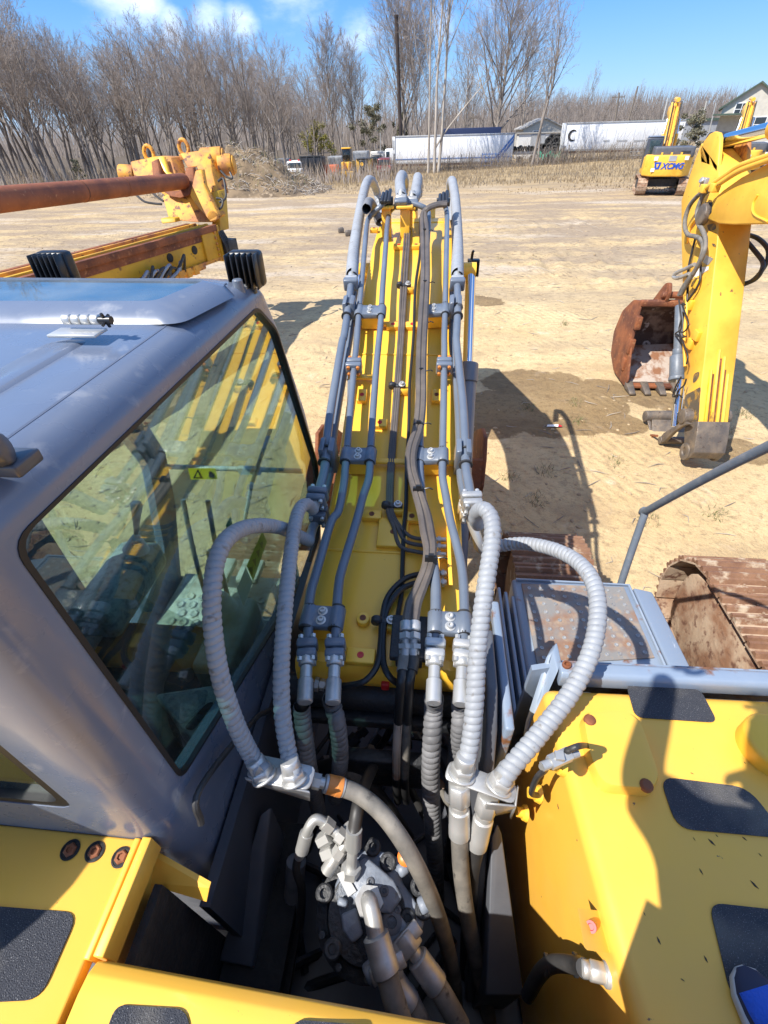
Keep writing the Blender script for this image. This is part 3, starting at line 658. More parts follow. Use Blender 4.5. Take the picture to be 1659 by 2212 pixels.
# upright gusset plate on the right side of the boom foot
b.prism([B(*c3(1185, 60), .0), B(*c3(1190, 480), .0), B(*c3(1190, 480), .06), B(*c3(1182, 330), .075), B(*c3(1172, 60), .05)], (.014, 0, 0)); b.build('gusset_plate', 'yellow', BOOM)

# ---- boom cylinders, both sides
for s_ in (1, -1):
    x = .265 if s_ > 0 else -.52
    top = P(1017, 585, x=.265); mid = P(1010, 795, x=.265); low = P(1003, 905, x=.265)
    if s_ < 0: top, mid, low = (V((x, q.y, q.z)) for q in (top, mid, low))
    dirn = (low-top).normalized(); end = low+dirn*1.6
    b = MB(); b.cyl(mid, end, .065, 20); b.cyl(mid-dirn*.03, mid+dirn*.10, .075, 20); cy = b.build('boom_cylinder', 'steel_paint', EX, bevel=.006)
    b = MB(); b.cyl(top, mid, .036, 18); b.build('cylinder_rod', 'chrome', cy)
    b = MB(); b.cyl(top-V((.10*s_, 0, 0)), top+V((.035*s_, 0, 0)), .055, 18); b.build('cylinder_eye', 'yellow', cy)
# work lamp on the boom's right side
lp = P(1022, 578, x=.34); b = MB(); b.box(lp, (.10, .07, .13)); 
for k in range(5): b.box(lp+V((-.04+.02*k, -.05, 0)), (.006, .05, .12))
b.tube([lp+V((-.02, 0, .06)), lp+V((-.015, -.01, .12)), lp+V((-.01, -.02, .13))], .012, 8)
b.build('boom_lamp', 'black_plastic', BOOM, bevel=.006)

# ---- stick and bucket folded under the boom
mb = MB(); mb.prism([V((-.33, 7.4, 1.95)), V((-.33, 8.0, 2.1)), V((-.33, 8.2, 1.75)), V((-.33, 4.6, .55)), V((-.33, 4.3, .75)), V((-.33, 6.6, 1.95))], (.34, 0, 0))
mb.build('stick', 'yellow', EX, bevel=.015)
def side_plate(x):
    pts = [(1033, 928), (1045, 925), (1051, 945), (1049, 990), (1043, 1050), (1028, 1110), (1012, 1165), (1000, 1185), (985, 1185), (975, 1080), (985, 990), (1012, 955)]
    return [V((x, q.y, q.z)) for q in (P(a, b_, x=.46) for a, b_ in pts)]
mb = MB()
for x in (.44, -.86): mb.prism(side_plate(x), (.03 if x > 0 else -.03, 0, 0))
bk = mb.build('bucket', 'rust', EX, bevel=.006)
sp = side_plate(0); mb = MB()
q = [sp[3], sp[4], sp[5], sp[6], sp[7]]
for a, c in zip(q, q[1:]): mb.hexa([V((-.86, a.y, a.z)), V((.44, a.y, a.z)), V((.44, c.y, c.z)), V((-.86, c.y, c.z))], [V((-.86, a.y-.02, a.z-.01)), V((.44, a.y-.02, a.z-.01)), V((.44, c.y-.02, c.z-.01)), V((-.86, c.y-.02, c.z-.01))])
mb.build('bucket_shell', 'rust', bk)

# ---- big corrugated hoses by the cab and by the tank
L1 = [D(572, 1672, 1.25), D(548, 1640, 1.27), D(512, 1570, 1.22), D(478, 1470, 1.18), D(461, 1370, 1.17), D(458, 1280, 1.18), D(468, 1210, 1.22), D(490, 1165, 1.27), D(525, 1142, 1.36), D(565, 1135, 1.47), D(605, 1140, 1.60), D(640, 1155, 1.74), D(668, 1168, 1.86)]
L2 = [D(637, 1680, 1.25), D(622, 1620, 1.29), D(610, 1540, 1.29), D(608, 1450, 1.30), D(613, 1350, 1.35), D(621, 1260, 1.42), D(630, 1180, 1.52), D(640, 1120, 1.63), D(651, 1095, 1.70), D(664, 1090, 1.79), D(676, 1100, 1.88)]
R1 = [D(1000, 1668, 1.36), D(1015, 1610, 1.37), D(1025, 1520, 1.38), D(1030, 1430, 1.40), D(1040, 1330, 1.42), D(1053, 1240, 1.45), D(1063, 1170, 1.49), D(1062, 1125, 1.53), D(1048, 1102, 1.58), D(1034, 1104, 1.66), D(1028, 1120, 1.76), D(1032, 1132, 1.86)]
R2 = [D(1080, 1690, 1.30), D(1110, 1650, 1.31), D(1165, 1585, 1.34), D(1230, 1500, 1.38), D(1272, 1420, 1.42), D(1290, 1345, 1.47), D(1288, 1280, 1.54), D(1268, 1235, 1.62), D(1232, 1203, 1.72), D(1180, 1182, 1.84), D(1125, 1174, 1.95), D(1070, 1180, 2.02)]
for pts in (L1, L2): guard(pts, .0238, pitch=.0185)
for pts in (R1, R2): guard(pts, .0282, pitch=.0205)
# elbows and fittings joining them to the outer tubes
def elbow(a, pts, m='zinc', r=.02):
    b = MB(); b.tube(spl(pts, 6), r, 12); return b.build('pipe_elbow', m, EX)
flange(tC[0], (tC[0]-tC[1]).normalized(), .085, BOOM, ('zinc',), 'steel_paint'); flange(tG[0], (tG[0]-tG[1]).normalized(), .085, BOOM, ('zinc',), 'zinc_dull')
flange(tD[0], (tD[0]-tD[1]).normalized(), .08, BOOM, ('zinc',), 'steel_paint'); flange(tH[0], (tH[0]-tH[1]).normalized(), .08, BOOM, ('zinc',), 'zinc')
elbow(0, [tC[0], D(682, 1088, 1.95), L2[-1]], 'zinc_dull'); elbow(0, [tG[0], D(1024, 1118, 1.92), R1[-1]], 'zinc_dull')
elbow(0, [tD[0], D(676, 1140, 2.0), L1[-1]], 'blue_grey'); elbow(0, [tH[0], D(1030, 1160, 2.02), D(1036, 1182, 2.04), D(1048, 1186, 2.05), R2[-1]], 'zinc', .022)
# hose brackets: bent plate, hex nuts, hose tails beneath
def bracket(cor, nuts, fold, name='hose_bracket', k=1.0):
    top = [V(q) for q in cor]; b = MB(); dn = V((0, 0, -.008))
    b.prism(rpoly(top, .02, 3), dn)
    for poly in fold: b.prism([V(q) for q in poly], V((.004, -.006, -.002)))
    o = b.build(name, 'zinc_dull', EX, bevel=.0015, seg=1)
    for p, t in nuts:
        a, u, w = basis(t+V((0, 0, 1.2))); g = MB(); g.lathe([(.038*k, -.004), (.038*k, .004), (.034*k, .0045), (.030*k, .006)], p, a, 20); g.hexcyl(p+a*.004, p+a*.030*k, .034*k); g.lathe([(.029*k, .028*k), (.027*k, .05*k), (.027*k, .062*k), (.024*k, .063*k)], p, a, 20); g.build('hex_nut', 'zinc', o, bevel=.002, seg=1)
    return o
zL = 2.24
lc = [P(x, y, z=zL) for x, y in ((528, 1678), (556, 1628), (684, 1656), (668, 1708))]
bracket(lc, [(P(571, 1676, z=zL), (L1[1]-L1[0]).normalized()), (P(636, 1684, z=zL), (L2[1]-L2[0]).normalized())], [[lc[0], lc[3], lc[3]+V((-.02, .02, -.12)), lc[0]+V((.06, .04, -.13)), lc[0]+V((-.0, .01, -.05))]], k=.95)
zR = 2.13
rc = [P(x, y, z=zR) for x, y in ((958, 1682), (972, 1640), (1118, 1694), (1112, 1738))]
bracket(rc, [(P(998, 1672, z=zR), (R1[1]-R1[0]).normalized()), (P(1078, 1696, z=zR), (R2[1]-R2[0]).normalized())], [[rc[3]+V((-.08, 0, 0)), rc[3], rc[3]+V((0, 0.02, -.10)), rc[3]+V((-.04, .02, -.14)), rc[3]+V((-.08, .01, -.14))], [rc[2], rc[3], rc[3]+V((0, 0, -.10)), rc[2]+V((0, 0, -.06))]], k=1.08)

def hose(pts, r, m='rubber', name='hydraulic_hose', k=10, n=14): return tube(pts, r, name, m, n=n, parent=EX, k=k)
def hsleeve(a, b_, r, m='zinc', name='crimp_sleeve'):
    g = MB(); L = (b_-a).length; g.lathe([(r*.86, 0), (r, L*.04), (r, L*.6), (r*1.03, L*.62), (r*1.03, L*.96), (r*.9, L)], a, b_-a, 18); return g.build(name, m, EX)
# thick hose from the left bracket curving over the swing motor
p0 = D(672, 1690, 1.35); g = MB(); g.hexcyl(D(676, 1686, 1.36), D(692, 1690, 1.36), .022); g.cyl(D(690, 1690, 1.36), D(704, 1693, 1.36), .016, 12); g.build('hose_nut', 'zinc', EX)
hsleeve(D(700, 1692, 1.36), D(744, 1702, 1.37), .0255, 'zinc_dull'); hsleeve(D(706, 1693, 1.361), D(739, 1701, 1.369), .027, 'orange_tape', 'orange_band')
hp = [D(740, 1701, 1.37), D(775, 1716, 1.37), D(820, 1752, 1.34), D(865, 1810, 1.31), D(905, 1880, 1.32), D(938, 1955, 1.38), D(962, 2030, 1.46), D(980, 2110, 1.58), D(986, 2180, 1.72)]
hose(hp, .0245, 'rubber_dusty')
# two hoses below the right bracket
for nx, pth in ((( 992, 1712), [(992, 1800, 1.40), (996, 1880, 1.42), (1006, 1960, 1.46), (1022, 2040, 1.52), (1042, 2130, 1.60), (1060, 2220, 1.7)]),
                ((1052, 1735), [(1030, 1822, 1.42), (1018, 1880, 1.46), (1014, 1950, 1.54), (1010, 2040, 1.66), (1006, 2120, 1.8)])):
    a = D(*nx, 1.37); q = D(*pth[0]); t = (q-a).normalized(); g = MB()
    g.hexcyl(a-t*.03, a+t*.035, .034); g.cyl(a+t*.03, a+t*.06, .026, 14); g.build('hose_nut', 'zinc', EX, bevel=.003, seg=1)
    hsleeve(a+t*.055, q+t*.01, .031, 'zinc'); hose([q-t*.02]+[D(*z_) for z_ in pth], .026, 'rubber_dusty' if nx[0] < 1000 else 'rubber')
# more hoses down in the well
random.seed(5)
for pth, r, m in (([(690, 1660, 1.9), (735, 1655, 1.85), (790, 1690, 1.85), (840, 1750, 1.9), (880, 1810, 2.0)], .03, 'rubber'),
                  ([(733, 1658, 1.82), (760, 1668, 1.81), (782, 1688, 1.82)], .028, 'rubber_dusty'),
                  ([(640, 1860, 1.62), (632, 1960, 1.66), (622, 2050, 1.7), (612, 2150, 1.8)], .034, 'hose_grey_dark'),
                  ([(690, 1690, 1.95), (690, 1740, 2.0), (660, 1850, 2.1), (640, 1950, 2.2)], .02, 'rubber'),
                  ([(880, 1690, 1.95), (915, 1760, 1.98), (950, 1820, 2.05), (975, 1900, 2.1)], .016, 'rubber'),
                  ([(905, 1650, 2.0), (940, 1690, 2.0), (968, 1740, 2.0), (985, 1830, 2.05)], .014, 'rubber_dusty'),
                  ([(1000, 1700, 1.9), (975, 1790, 1.95), (965, 1900, 2.0), (968, 2000, 2.1)], .015, 'rubber'),
                  ([(905, 1650, 2.0), (935, 1672, 2.0), (960, 1700, 1.99)], .012, 'caked_mud'),
                  ([(800, 1640, 2.0), (830, 1600, 2.0), (850, 1560, 1.98)], .016, 'rubber'),
                  ([(760, 1700, 1.9), (770, 1660, 1.95), (800, 1620, 2.02), (822, 1590, 2.05)], .018, 'dark_iron')):
    hose([D(*q) for q in pth], r, m)
for (x, y, d) in ((720, 1590, 2.05), (752, 1610, 2.0), (770, 1640, 1.98), (800, 1655, 2.0), (840, 1660, 2.0), (900, 1580, 2.02), (700, 1640, 2.05), (880, 1610, 2.02), (815, 1668, 1.96)):
    c = D(x, y, d); a, u, w = basis(V((random.uniform(-1, 1), random.uniform(-.6, .6), random.uniform(.1, 1)))); g = MB(); g.hexcyl(c, c+a*.05, .028); g.cyl(c+a*.04, c+a*.09, .017, 10); g.hexcyl(c+a*.07, c+a*.10, .024); g.build('valve_fitting', 'zinc_dull' if random.random() < .45 else 'dark_iron', EX)

# ---- swing motor
SM = D(792, 1975, 1.36)
ax = (V((0.03, -.20, 1))).normalized()     # leans a little back to the deck
a, u, w = basis(ax, V((.55, 1, 0)))
b = MB()
b.lathe([(.0, -.45), (.14, -.6), (.14, -.09), (.157, -.09), (.157, -.05), (.125, -.045), (.115, .0)], SM-a*.03, a, 36)
mo = b.build('swing_motor', 'dark_iron', EX, bevel=.004)
g = MB()
for k in range(10):
    t = 2*math.pi*k/10; g.hexcyl(SM-a*.03+(u*math.cos(t)+w*math.sin(t))*.14-a*.05, SM-a*.03+(u*math.cos(t)+w*math.sin(t))*.14-a*.018, .010)
g.build('flange_bolt', 'dark_iron', mo)
b = MB()
def mpt(px, py, h): # point on the plane h above the motor axis base, seen at a photo point
    r = ray(px, py); o = SM+a*h-V((0, 0, ZC)); t = o.dot(a)/r.dot(a); return r*t+V((0, 0, ZC))
body = [(742, 1868), (760, 1842), (800, 1830), (862, 1852), (868, 1905), (905, 1955), (918, 2000), (880, 2050), (860, 2075), (820, 2100), (780, 2080), (758, 2040), (728, 1990), (715, 1930)]
b.prism([mpt(x, y, -.03) for x, y in body], a*-.10)
b.build('motor_housing', 'motor_blue', mo, bevel=.012, seg=3)
b = MB(); blk = [(750, 1872), (790, 1848), (850, 1900), (870, 1938), (845, 1975), (800, 1968), (760, 1940)]
b.prism([mpt(x, y, .02) for x, y in blk], a*-.06); b.prism([mpt(x, y, .0) for x, y in [(800, 1985), (850, 1960), (890, 2010), (880, 2045), (830, 2072), (812, 2040)]], a*-.05)
b.prism([mpt(x, y, -.01) for x, y in [(735, 1975), (770, 1960), (785, 2020), (760, 2040), (740, 2010)]], a*-.05)
for (x, y, x2, y2, r) in ((812, 2090, 790, 2110, .026), (905, 1960, 925, 1948, .022), (730, 1945, 750, 1955, .012), (860, 1885, 880, 1870, .018)): b.cyl(mpt(x, y, -.01), mpt(x2, y2, -.01), r, 14)
b.build('valve_block', 'motor_blue', mo, bevel=.008, seg=2)
g = MB()
for (x, y) in ((700, 1930), (805, 1830), (905, 1915), (915, 1965), (718, 2050), (838, 1862), (880, 1985)):
    p = mpt(x, y, -.02); g.lathe([(.026, -.05), (.026, .0), (.021, .004), (.013, .004), (.012, -.008)], p, a, 16)
g.build('socket_screw', 'dark_iron', mo)
g = MB()
for (x, y, r) in ((846, 1992, .03), (858, 1965, .012), (838, 2052, .013), (828, 2030, .01), (870, 2020, .01), (800, 1905, .012), (830, 1925, .014)):
    p = mpt(x, y, .02 if y < 1950 else .0); g.lathe([(r, -.01), (r, .004), (r*.75, .006), (r*.5, .006), (r*.45, 0)], p, a, 14)
g.build('plug_screw', 'plate_grey', mo)
b = MB(); q = [mpt(x, y, .024) for x, y in ((728, 1888), (744, 1880), (770, 1925), (752, 1938))]; b.prism(q, a*.003); b.build('data_plate', 'zinc_dull', mo)
# silver fittings on its head
b = MB(); b.tube(spl([mpt(646, 1850, .0), mpt(656, 1818, .06), mpt(668, 1786, .10), mpt(682, 1770, .11), mpt(700, 1776, .10), mpt(716, 1790, .08)], 6), .0155, 12); b.cyl(mpt(662, 1800, .08), mpt(652, 1838, .03), .021, 12); b.hexcyl(mpt(700, 1776, .10), mpt(716, 1790, .085), .022); b.build('elbow_fitting', 'zinc', mo)
b = MB(); b.tube(spl([mpt(716, 1790, .08), mpt(738, 1808, .07), mpt(746, 1820, .06), mpt(735, 1838, .05), mpt(715, 1868, .03)], 6), .016, 12); b.hexcyl(mpt(728, 1800, .075), mpt(742, 1812, .07), .024); b.cyl(mpt(728, 1846, .04), mpt(706, 1882, .01), .021, 12); b.hexcyl(mpt(738, 1832, .05), mpt(726, 1850, .04), .022); b.hexcyl(mpt(690, 1818, .05), mpt(712, 1805, .07), .022); b.hexcyl(mpt(700, 1845, .02), mpt(722, 1835, .04), .024); b.hexcyl(mpt(750, 1800, .05), mpt(762, 1790, .05), .026); b.build('elbow_fitting', 'zinc', mo)
hose([mpt(646, 1845, .0), mpt(640, 1880, -.05), mpt(652, 1925, -.14), mpt(648, 2000, -.25)], .013, 'rubber')
b = MB(); b.cyl(mpt(763, 1830, .10), mpt(765, 1790, .16), .024, 12); b.tube(spl([mpt(763, 1828, .10), mpt(760, 1855, .07), mpt(760, 1872, .04), mpt(757, 1880, .03)], 5), .016, 12); b.hexcyl(mpt(757, 1886, .022), mpt(759, 1872, .045), .030); b.build('elbow_fitting', 'zinc', mo)
hose([mpt(764, 1800, .15), D(775, 1735, 1.40), D(790, 1690, 1.56), D(815, 1640, 1.85)], .020, 'rubber')
b = MB(); b.hexcyl(mpt(797, 1950, .022), mpt(797, 1947, .05), .042); b.tube(spl([mpt(797, 1948, .05), mpt(797, 1946, .085), mpt(800, 1958, .10), mpt(807, 1990, .10), mpt(814, 2030, .09)], 6), .024, 14); b.build('elbow_fitting', 'zinc_dull', mo)
hsleeve(mpt(811, 2018, .092), mpt(836, 2105, .07), .036, 'zinc_dull'); hose([mpt(832, 2090, .07), mpt(845, 2140, .05), mpt(870, 2220, .0)], .030, 'rubber_dusty')
for (x0, y0_, x1, y1, x2, y2) in ((876, 2030, 905, 2075, 945, 2130), (838, 2090, 850, 2125, 885, 2170)):
    b = MB(); q = mpt(x0, y0_, .0); r_ = mpt(x1, y1, -.01); t = (r_-q).normalized(); b.box(q, (.075, .05, .035), basis(t)[1:]+(t,)) if False else b.hexcyl(q-t*.02, q+t*.03, .04); b.box(q+a*.012, (.04, .10, .03), (t, t.cross(a).normalized(), a)); b.cyl(q, r_, .02, 12); b.build('split_flange', 'zinc_dull', mo, bevel=.003, seg=1)
    hsleeve(r_-t*.01, mpt(x2, y2, -.04), .033, 'zinc_dull'); hose([mpt(x2, y2, -.04)-t*.02, mpt(x2+20, y2+35, -.06), mpt(x2+50, y2+90, -.1)], .029, 'rubber_dusty')
b = MB(); p = D(876, 1852, 1.37); b.lathe([(.024, 0), (.024, .02), (.018, .026), (.006, .028)], p, V((0, -.2, 1)), 12); b.build('orange_plug', 'orange', mo)

# ---- well: floor, walls, added dark plates, boom brackets
b = MB(); b.box((-.15, .75, 1.02), (1.1, 2.2, .04)); b.box((-.49, .15, 1.5), (.20, .9, .05)); b.box((-.605, -.06, 1.70), (.02, .62, 1.0)); b.box((-.50, .2, 1.40), (.24, .34, .03)); b.build('well_floor_dark_plates', 'pit_black', EX)  # floor, plus black plates added where the well is only in shade
random.seed(8); b = MB()
for k in range(60):
    p = V((random.uniform(-.5, .3), random.uniform(.2, 1.5), 1.06+random.uniform(0, .12))); aa, uu, ww = basis(V((random.uniform(-1, 1), random.uniform(-1, 1), random.uniform(-.4, .4)))); b.tube(spl([p-aa*.12, p+uu*.03, p+aa*.12], 4), random.uniform(.008, .02), 7)
b.build('loose_cables', 'dark_iron', EX)
b = MB()
for cor in ([(472, 2075, 1.55), (545, 2090, 1.55), (586, 1742, 1.82), (562, 1760, 1.82)],):
    q = [P(x, y, z=z) for x, y, z in cor]; b.prism(q, V((0, 0, -.45)))
b.build('boom_bracket', 'plate_grey', EX, bevel=.006)
b = MB(); q = [P(x, y, z=z) for x, y, z in ((1050, 2150, 1.55), (1132, 2150, 1.55), (1084, 1800, 1.86), (1074, 1776, 1.88), (1062, 1810, 1.86))]; b.prism(q, V((0, 0, -.45))); b.build('boom_bracket', 'plate_grey', EX, bevel=.006)
# upright brackets beside the boom foot
b = MB()
for x in (.215,):
    b.prism([V((x, .70, 2.18)), V((x, .80, 2.26)), V((x, 1.0, 2.28)), V((x, 1.25, 1.9)), V((x, 1.5, 1.2)), V((x, .2, 1.2)), V((x, .45, 1.7))], (.035, 0, 0))
b.build('boom_bracket', 'plate_grey', EX, bevel=.008)
b = MB(); b.box((.285, .95, 2.02), (.03, .5, .36)); b.build('bracket_edge', 'blue_grey', EX, bevel=.008)
b = MB(); b.box((-.15, .86, 1.88), (.70, .05, .05)); b.box((-.12, .76, 1.70), (.36, .05, .22)); b.cyl((-.5, .92, 1.95), (.2, .92, 1.95), .06, 20); b.build('boom_pin', 'dark_iron', EX, bevel=.008)
b = MB()
b.box((-.545, .9, 1.55), (.03, 1.3, .9)); b.build('cab_base', 'cab_dark', EX)
# ================================================================== tracks
def track_mb(L, H, Wd, pitch=.19, x0=0, y0=0, z0=0, ridge=.030, detail=True):
    """closed loop of grouser shoes: returns the shoe mesh; loop runs in the YZ plane"""
    r = H/2-.02; st = L-2*r; per = 2*st+2*math.pi*r; n = int(per/pitch); b = MB(); step = per/n
    for i in range(n):
        s_ = i*step
        if s_ < st: p = V((0, -st/2+s_, H)); t = V((0, 1, 0)); nn = V((0, 0, 1)); p = V((0, p.y, 2*r))
        elif s_ < st+math.pi*r:
            a = (s_-st)/r; p = V((0, st/2+r*math.sin(a), r+r*math.cos(a))); t = V((0, math.cos(a), -math.sin(a))); nn = V((0, math.sin(a), math.cos(a)))
        elif s_ < 2*st+math.pi*r: p = V((0, st/2-(s_-st-math.pi*r), 0)); t = V((0, -1, 0)); nn = V((0, 0, -1))
        else:
            a = (s_-2*st-math.pi*r)/r; p = V((0, -st/2-r*math.sin(a), r-r*math.cos(a))); t = V((0, -math.cos(a), math.sin(a))); nn = V((0, -math.sin(a), -math.cos(a)))
        p = p+V((x0, y0, z0+.02)); X = V((1, 0, 0)); j = random.uniform(-.004, .004)
        b.box(p+nn*j, (Wd, step*.93, .016), (X, t, nn))
        if detail:
            b.cur = 1
            for k, h in ((-.42, ridge*1.2), (-.02, ridge), (.38, ridge*1.1)):
                c = p+t*(step*k)+nn*(.008+h/2+j); tw = step*.085
                b.hexa([c-X*Wd/2-t*tw*1.7-nn*h/2, c+X*Wd/2-t*tw*1.7-nn*h/2, c+X*Wd/2+t*tw*1.7-nn*h/2, c-X*Wd/2+t*tw*1.7-nn*h/2], [c-X*Wd/2-t*tw*.6+nn*h/2, c+X*Wd/2-t*tw*.6+nn*h/2, c+X*Wd/2+t*tw*.6+nn*h/2, c-X*Wd/2+t*tw*.6+nn*h/2])
            for k in (-.22, .22):
                for q in (-.06, .06): b.cyl(p+X*(Wd*k*.6+q*.0)+t*(step*.18*(1 if q > 0 else -1))+nn*.008, p+X*(Wd*k*.6)+t*(step*.18*(1 if q > 0 else -1))+nn*.02, .011, 6)
            b.cur = 0
    return b
def track(x, yc, L, H, Wd, parent, m='track_steel', fm='track_steel'):
    o = track_mb(L, H, Wd, x0=x, y0=yc).build('track', [m, 'track_steel'], parent, ang=30)
    b = MB(); r = H/2
    b.prism(rpoly([V((x-Wd*.38, yc-L/2+r*.32, .12)), V((x-Wd*.38, yc+L/2-r*.32, .12)), V((x-Wd*.38, yc+L/2-r*.3, H*.86)), V((x-Wd*.38, yc-L/2+r*.3, H*.86))], .3), (Wd*.76, 0, 0))
    b.build('track_frame', fm, o, bevel=.01)
    b = MB()
    for s_ in (-1, 1): b.lathe([(r-.10, 0), (r-.06, .03), (r-.06, .17), (r-.10, .2)], (x-.1, yc+s_*(L/2-r), r), (1, 0, 0), 24)
    k = int(L/.5)
    for i in range(k): b.cyl((x-.12, yc-L/2+r+.25+(L-2*r-.5)*i/(k-1), .15), (x+.12, yc-L/2+r+.25+(L-2*r-.5)*i/(k-1), .15), .10, 14)
    b.build('track_wheel', 'worn_steel', o)
    return o
random.seed(11)
track(1.03, 1.15, 4.25, .95, .62, EX); track(-1.33, 1.15, 4.25, .95, .62, EX)

# ================================================================== cab
def yf(z):
    pts = [(1.3, 1.72), (1.6, 1.84), (1.95, 2.02), (2.25, 2.10), (2.6, 2.0), (3.04, 1.80), (3.20, 1.70), (3.3, 1.6)]
    if z <= pts[0][0]: return pts[0][1]
    for (a, p), (b_, q) in zip(pts, pts[1:]):
        if z <= b_: return p+(q-p)*(z-a)/(b_-a)
    return pts[-1][1]
XR, XL, YR = -.57, -1.52, .312
def plan(z, ins, rr=.10):
    return rpoly([V((XR-ins, YR+ins, z)), V((XR-ins, yf(z)-ins, z)), V((XL+ins, yf(z)-ins, z)), V((XL+ins, YR+ins, z))], rr+ins*.5, 6)
def loft(levels):
    b = MB(); rings = [plan(z, i, r) for z, i, r in levels]; n = len(rings[0])
    vs = [p for q in rings for p in q]
    fs = [[k*n+i, k*n+(i+1) % n, (k+1)*n+(i+1) % n, (k+1)*n+i] for k in range(len(rings)-1) for i in range(n)]
    fs += [list(range(n))[::-1], list(range((len(rings)-1)*n, len(rings)*n))]
    b.add(vs, fs); return b
lv = [(1.3, 0, .10), (1.6, 0, .10), (1.95, 0, .10), (2.25, 0, .10), (2.6, 0, .10), (3.04, 0, .10), (3.18, 0, .10), (3.20, .004, .10), (3.222, .016, .11), (3.241, .036, .12), (3.251, .065, .13), (3.256, .11, .14)]
out = loft(lv).build('cab', 'cab_paint')
inn = loft([(1.36, .045, .07), (1.95, .045, .07), (2.25, .045, .07), (2.6, .045, .07), (3.04, .045, .07), (3.175, .05, .07), (3.212, .09, .07)]).build('tmp', 'cab_paint')
WR = [(.420, 3.172), (1.56, 3.172), (1.72, 3.05), (2.03, 2.25), (1.97, 2.0), (1.86, 1.87), (1.55, 1.89), (.420, 2.375)]
cuts = []
b = MB(); b.prism(rpoly([V((-.40, y, z)) for y, z in WR], .04, 5), (-.4, 0, 0)); cuts.append(b.build('tmp', 'seal'))
b = MB(); b.prism(rpoly([V((-1.3, y, z)) for y, z in [(1.25, 3.12), (1.54, 3.12), (1.70, 3.03), (1.96, 2.25), (1.80, 1.75), (1.25, 1.6)]], .05, 4), (-.4, 0, 0)); cuts.append(b.build('tmp', 'seal'))
b = MB(); b.prism(rpoly([V((x, .2, z)) for x, z in [(-.73, 2.47), (-.73, 3.08), (-1.42, 3.08), (-1.42, 2.47)]], .05, 4), (0, .25, 0)); cuts.append(b.build('tmp', 'seal'))
b = MB(); b.prism(rpoly([V((x, 1.6, z)) for x, z in [(-.64, 1.5), (-.64, 3.13), (-1.45, 3.13), (-1.45, 1.5)]], .05, 4), (0, .7, 0)); cuts.append(b.build('tmp', 'seal'))
b = MB(); b.prism(rpoly([V((x, y, 3.1)) for x, y in [(-.70, 1.18), (-.66, 1.40), (-1.40, 1.40), (-1.40, 1.18)]], .03, 3), (0, 0, .4)); cuts.append(b.build('tmp', 'seal'))
def boolean(o, cutters):
    for c in cutters:
        md = o.modifiers.new('b', 'BOOLEAN'); md.operation = 'DIFFERENCE'; md.solver = 'EXACT'; md.object = c
    dg = bpy.context.evaluated_depsgraph_get(); dg.update()
    me = bpy.data.meshes.new_from_object(o.evaluated_get(dg)); o.modifiers.clear(); old = o.data; o.data = me
    for c in cutters: bpy.data.objects.remove(c, do_unlink=True)
    bm = bmesh.new(); bm.from_mesh(me)
    bmesh.ops.dissolve_limit(bm, angle_limit=R(1), verts=bm.verts, edges=bm.edges)
    for e in bm.edges: e.smooth = not (len(e.link_faces) == 2 and e.calc_face_angle(0) > R(32))
    bm.to_mesh(me); bm.free()
boolean(out, [inn]+cuts)
CAB = out; CAB.location = V(CAB.location); attach(CAB, EX)
CABOFF = CAB.location.copy()
_att = attach
def sub(o):  # the cab mesh has its own origin, keep children in world coordinates
    o.parent = CAB; o.matrix_parent_inverse = Matrix.Translation(-CABOFF); return o
def csub(b, name, m, **k):
    o = b.build(name, m, None, rec=False, **k); return sub(o)
# window seals and panes
def rim(loop, axis, w=.022, d=.012):
    b = MB(); n = len(loop); c = sum(loop, V((0, 0, 0)))/n; axis = V(axis)
    inner = [p+(c-p).normalized()*w for p in loop]
    vs = [p+axis*d for p in loop]+[p+axis*d for p in inner]+[p-axis*d*1.5 for p in loop]+[p-axis*d*1.5 for p in inner]
    fs = []
    for i in range(n):
        j = (i+1) % n; fs += [[i, j, n+j, n+i], [n+i, n+j, 3*n+j, 3*n+i], [2*n+i, 3*n+i, 3*n+j, 2*n+j], [i, 2*n+i, 2*n+j, j]]
    b.add(vs, fs); return b
wl = rpoly([V((-.574, y, z)) for y, z in WR], .04, 5)
csub(rim(wl, (1, 0, 0), .012, .006), 'window_seal', 'seal')
b = MB(); b.prism([V((-.583, p.y, p.z)) for p in wl], (-.004, 0, 0)); sw = csub(b, 'side_window', 'cab_glass')
wl2 = rpoly([V((x, .322, z)) for x, z in [(-.73, 2.47), (-.73, 3.08), (-1.42, 3.08), (-1.42, 2.47)]], .05, 4)
csub(rim(wl2, (0, -1, 0), .03, .008), 'window_seal', 'seal'); b = MB(); b.prism([V((p.x, .330, p.z)) for p in wl2], (0, .004, 0)); csub(b, 'rear_window', 'cab_glass')
b = MB(); b.prism(rpoly([V((-1.51, y, z)) for y, z in [(1.25, 3.12), (1.54, 3.12), (1.70, 3.03), (1.96, 2.25), (1.80, 1.75), (1.25, 1.6)]], .05, 4), (.004, 0, 0)); csub(b, 'door_window', 'clear_glass')
b = MB(); zs = [1.5, 1.7, 1.95, 2.1, 2.25, 2.45, 2.7, 2.9, 3.04, 3.13]
vs = [V((x, yf(z)-.02, z)) for z in zs for x in (-.64, -1.45)]; b.add(vs, [[2*i, 2*i+1, 2*i+3, 2*i+2] for i in range(len(zs)-1)]); csub(b, 'windscreen', 'clear_glass')
b = MB(); b.cyl((-.66, 2.03, 2.2), (-1.43, 2.03, 2.2), .014, 10); b.box((-.95, 2.02, 2.2), (.12, .03, .04)); csub(b, 'windscreen_bar', 'beige_plastic')
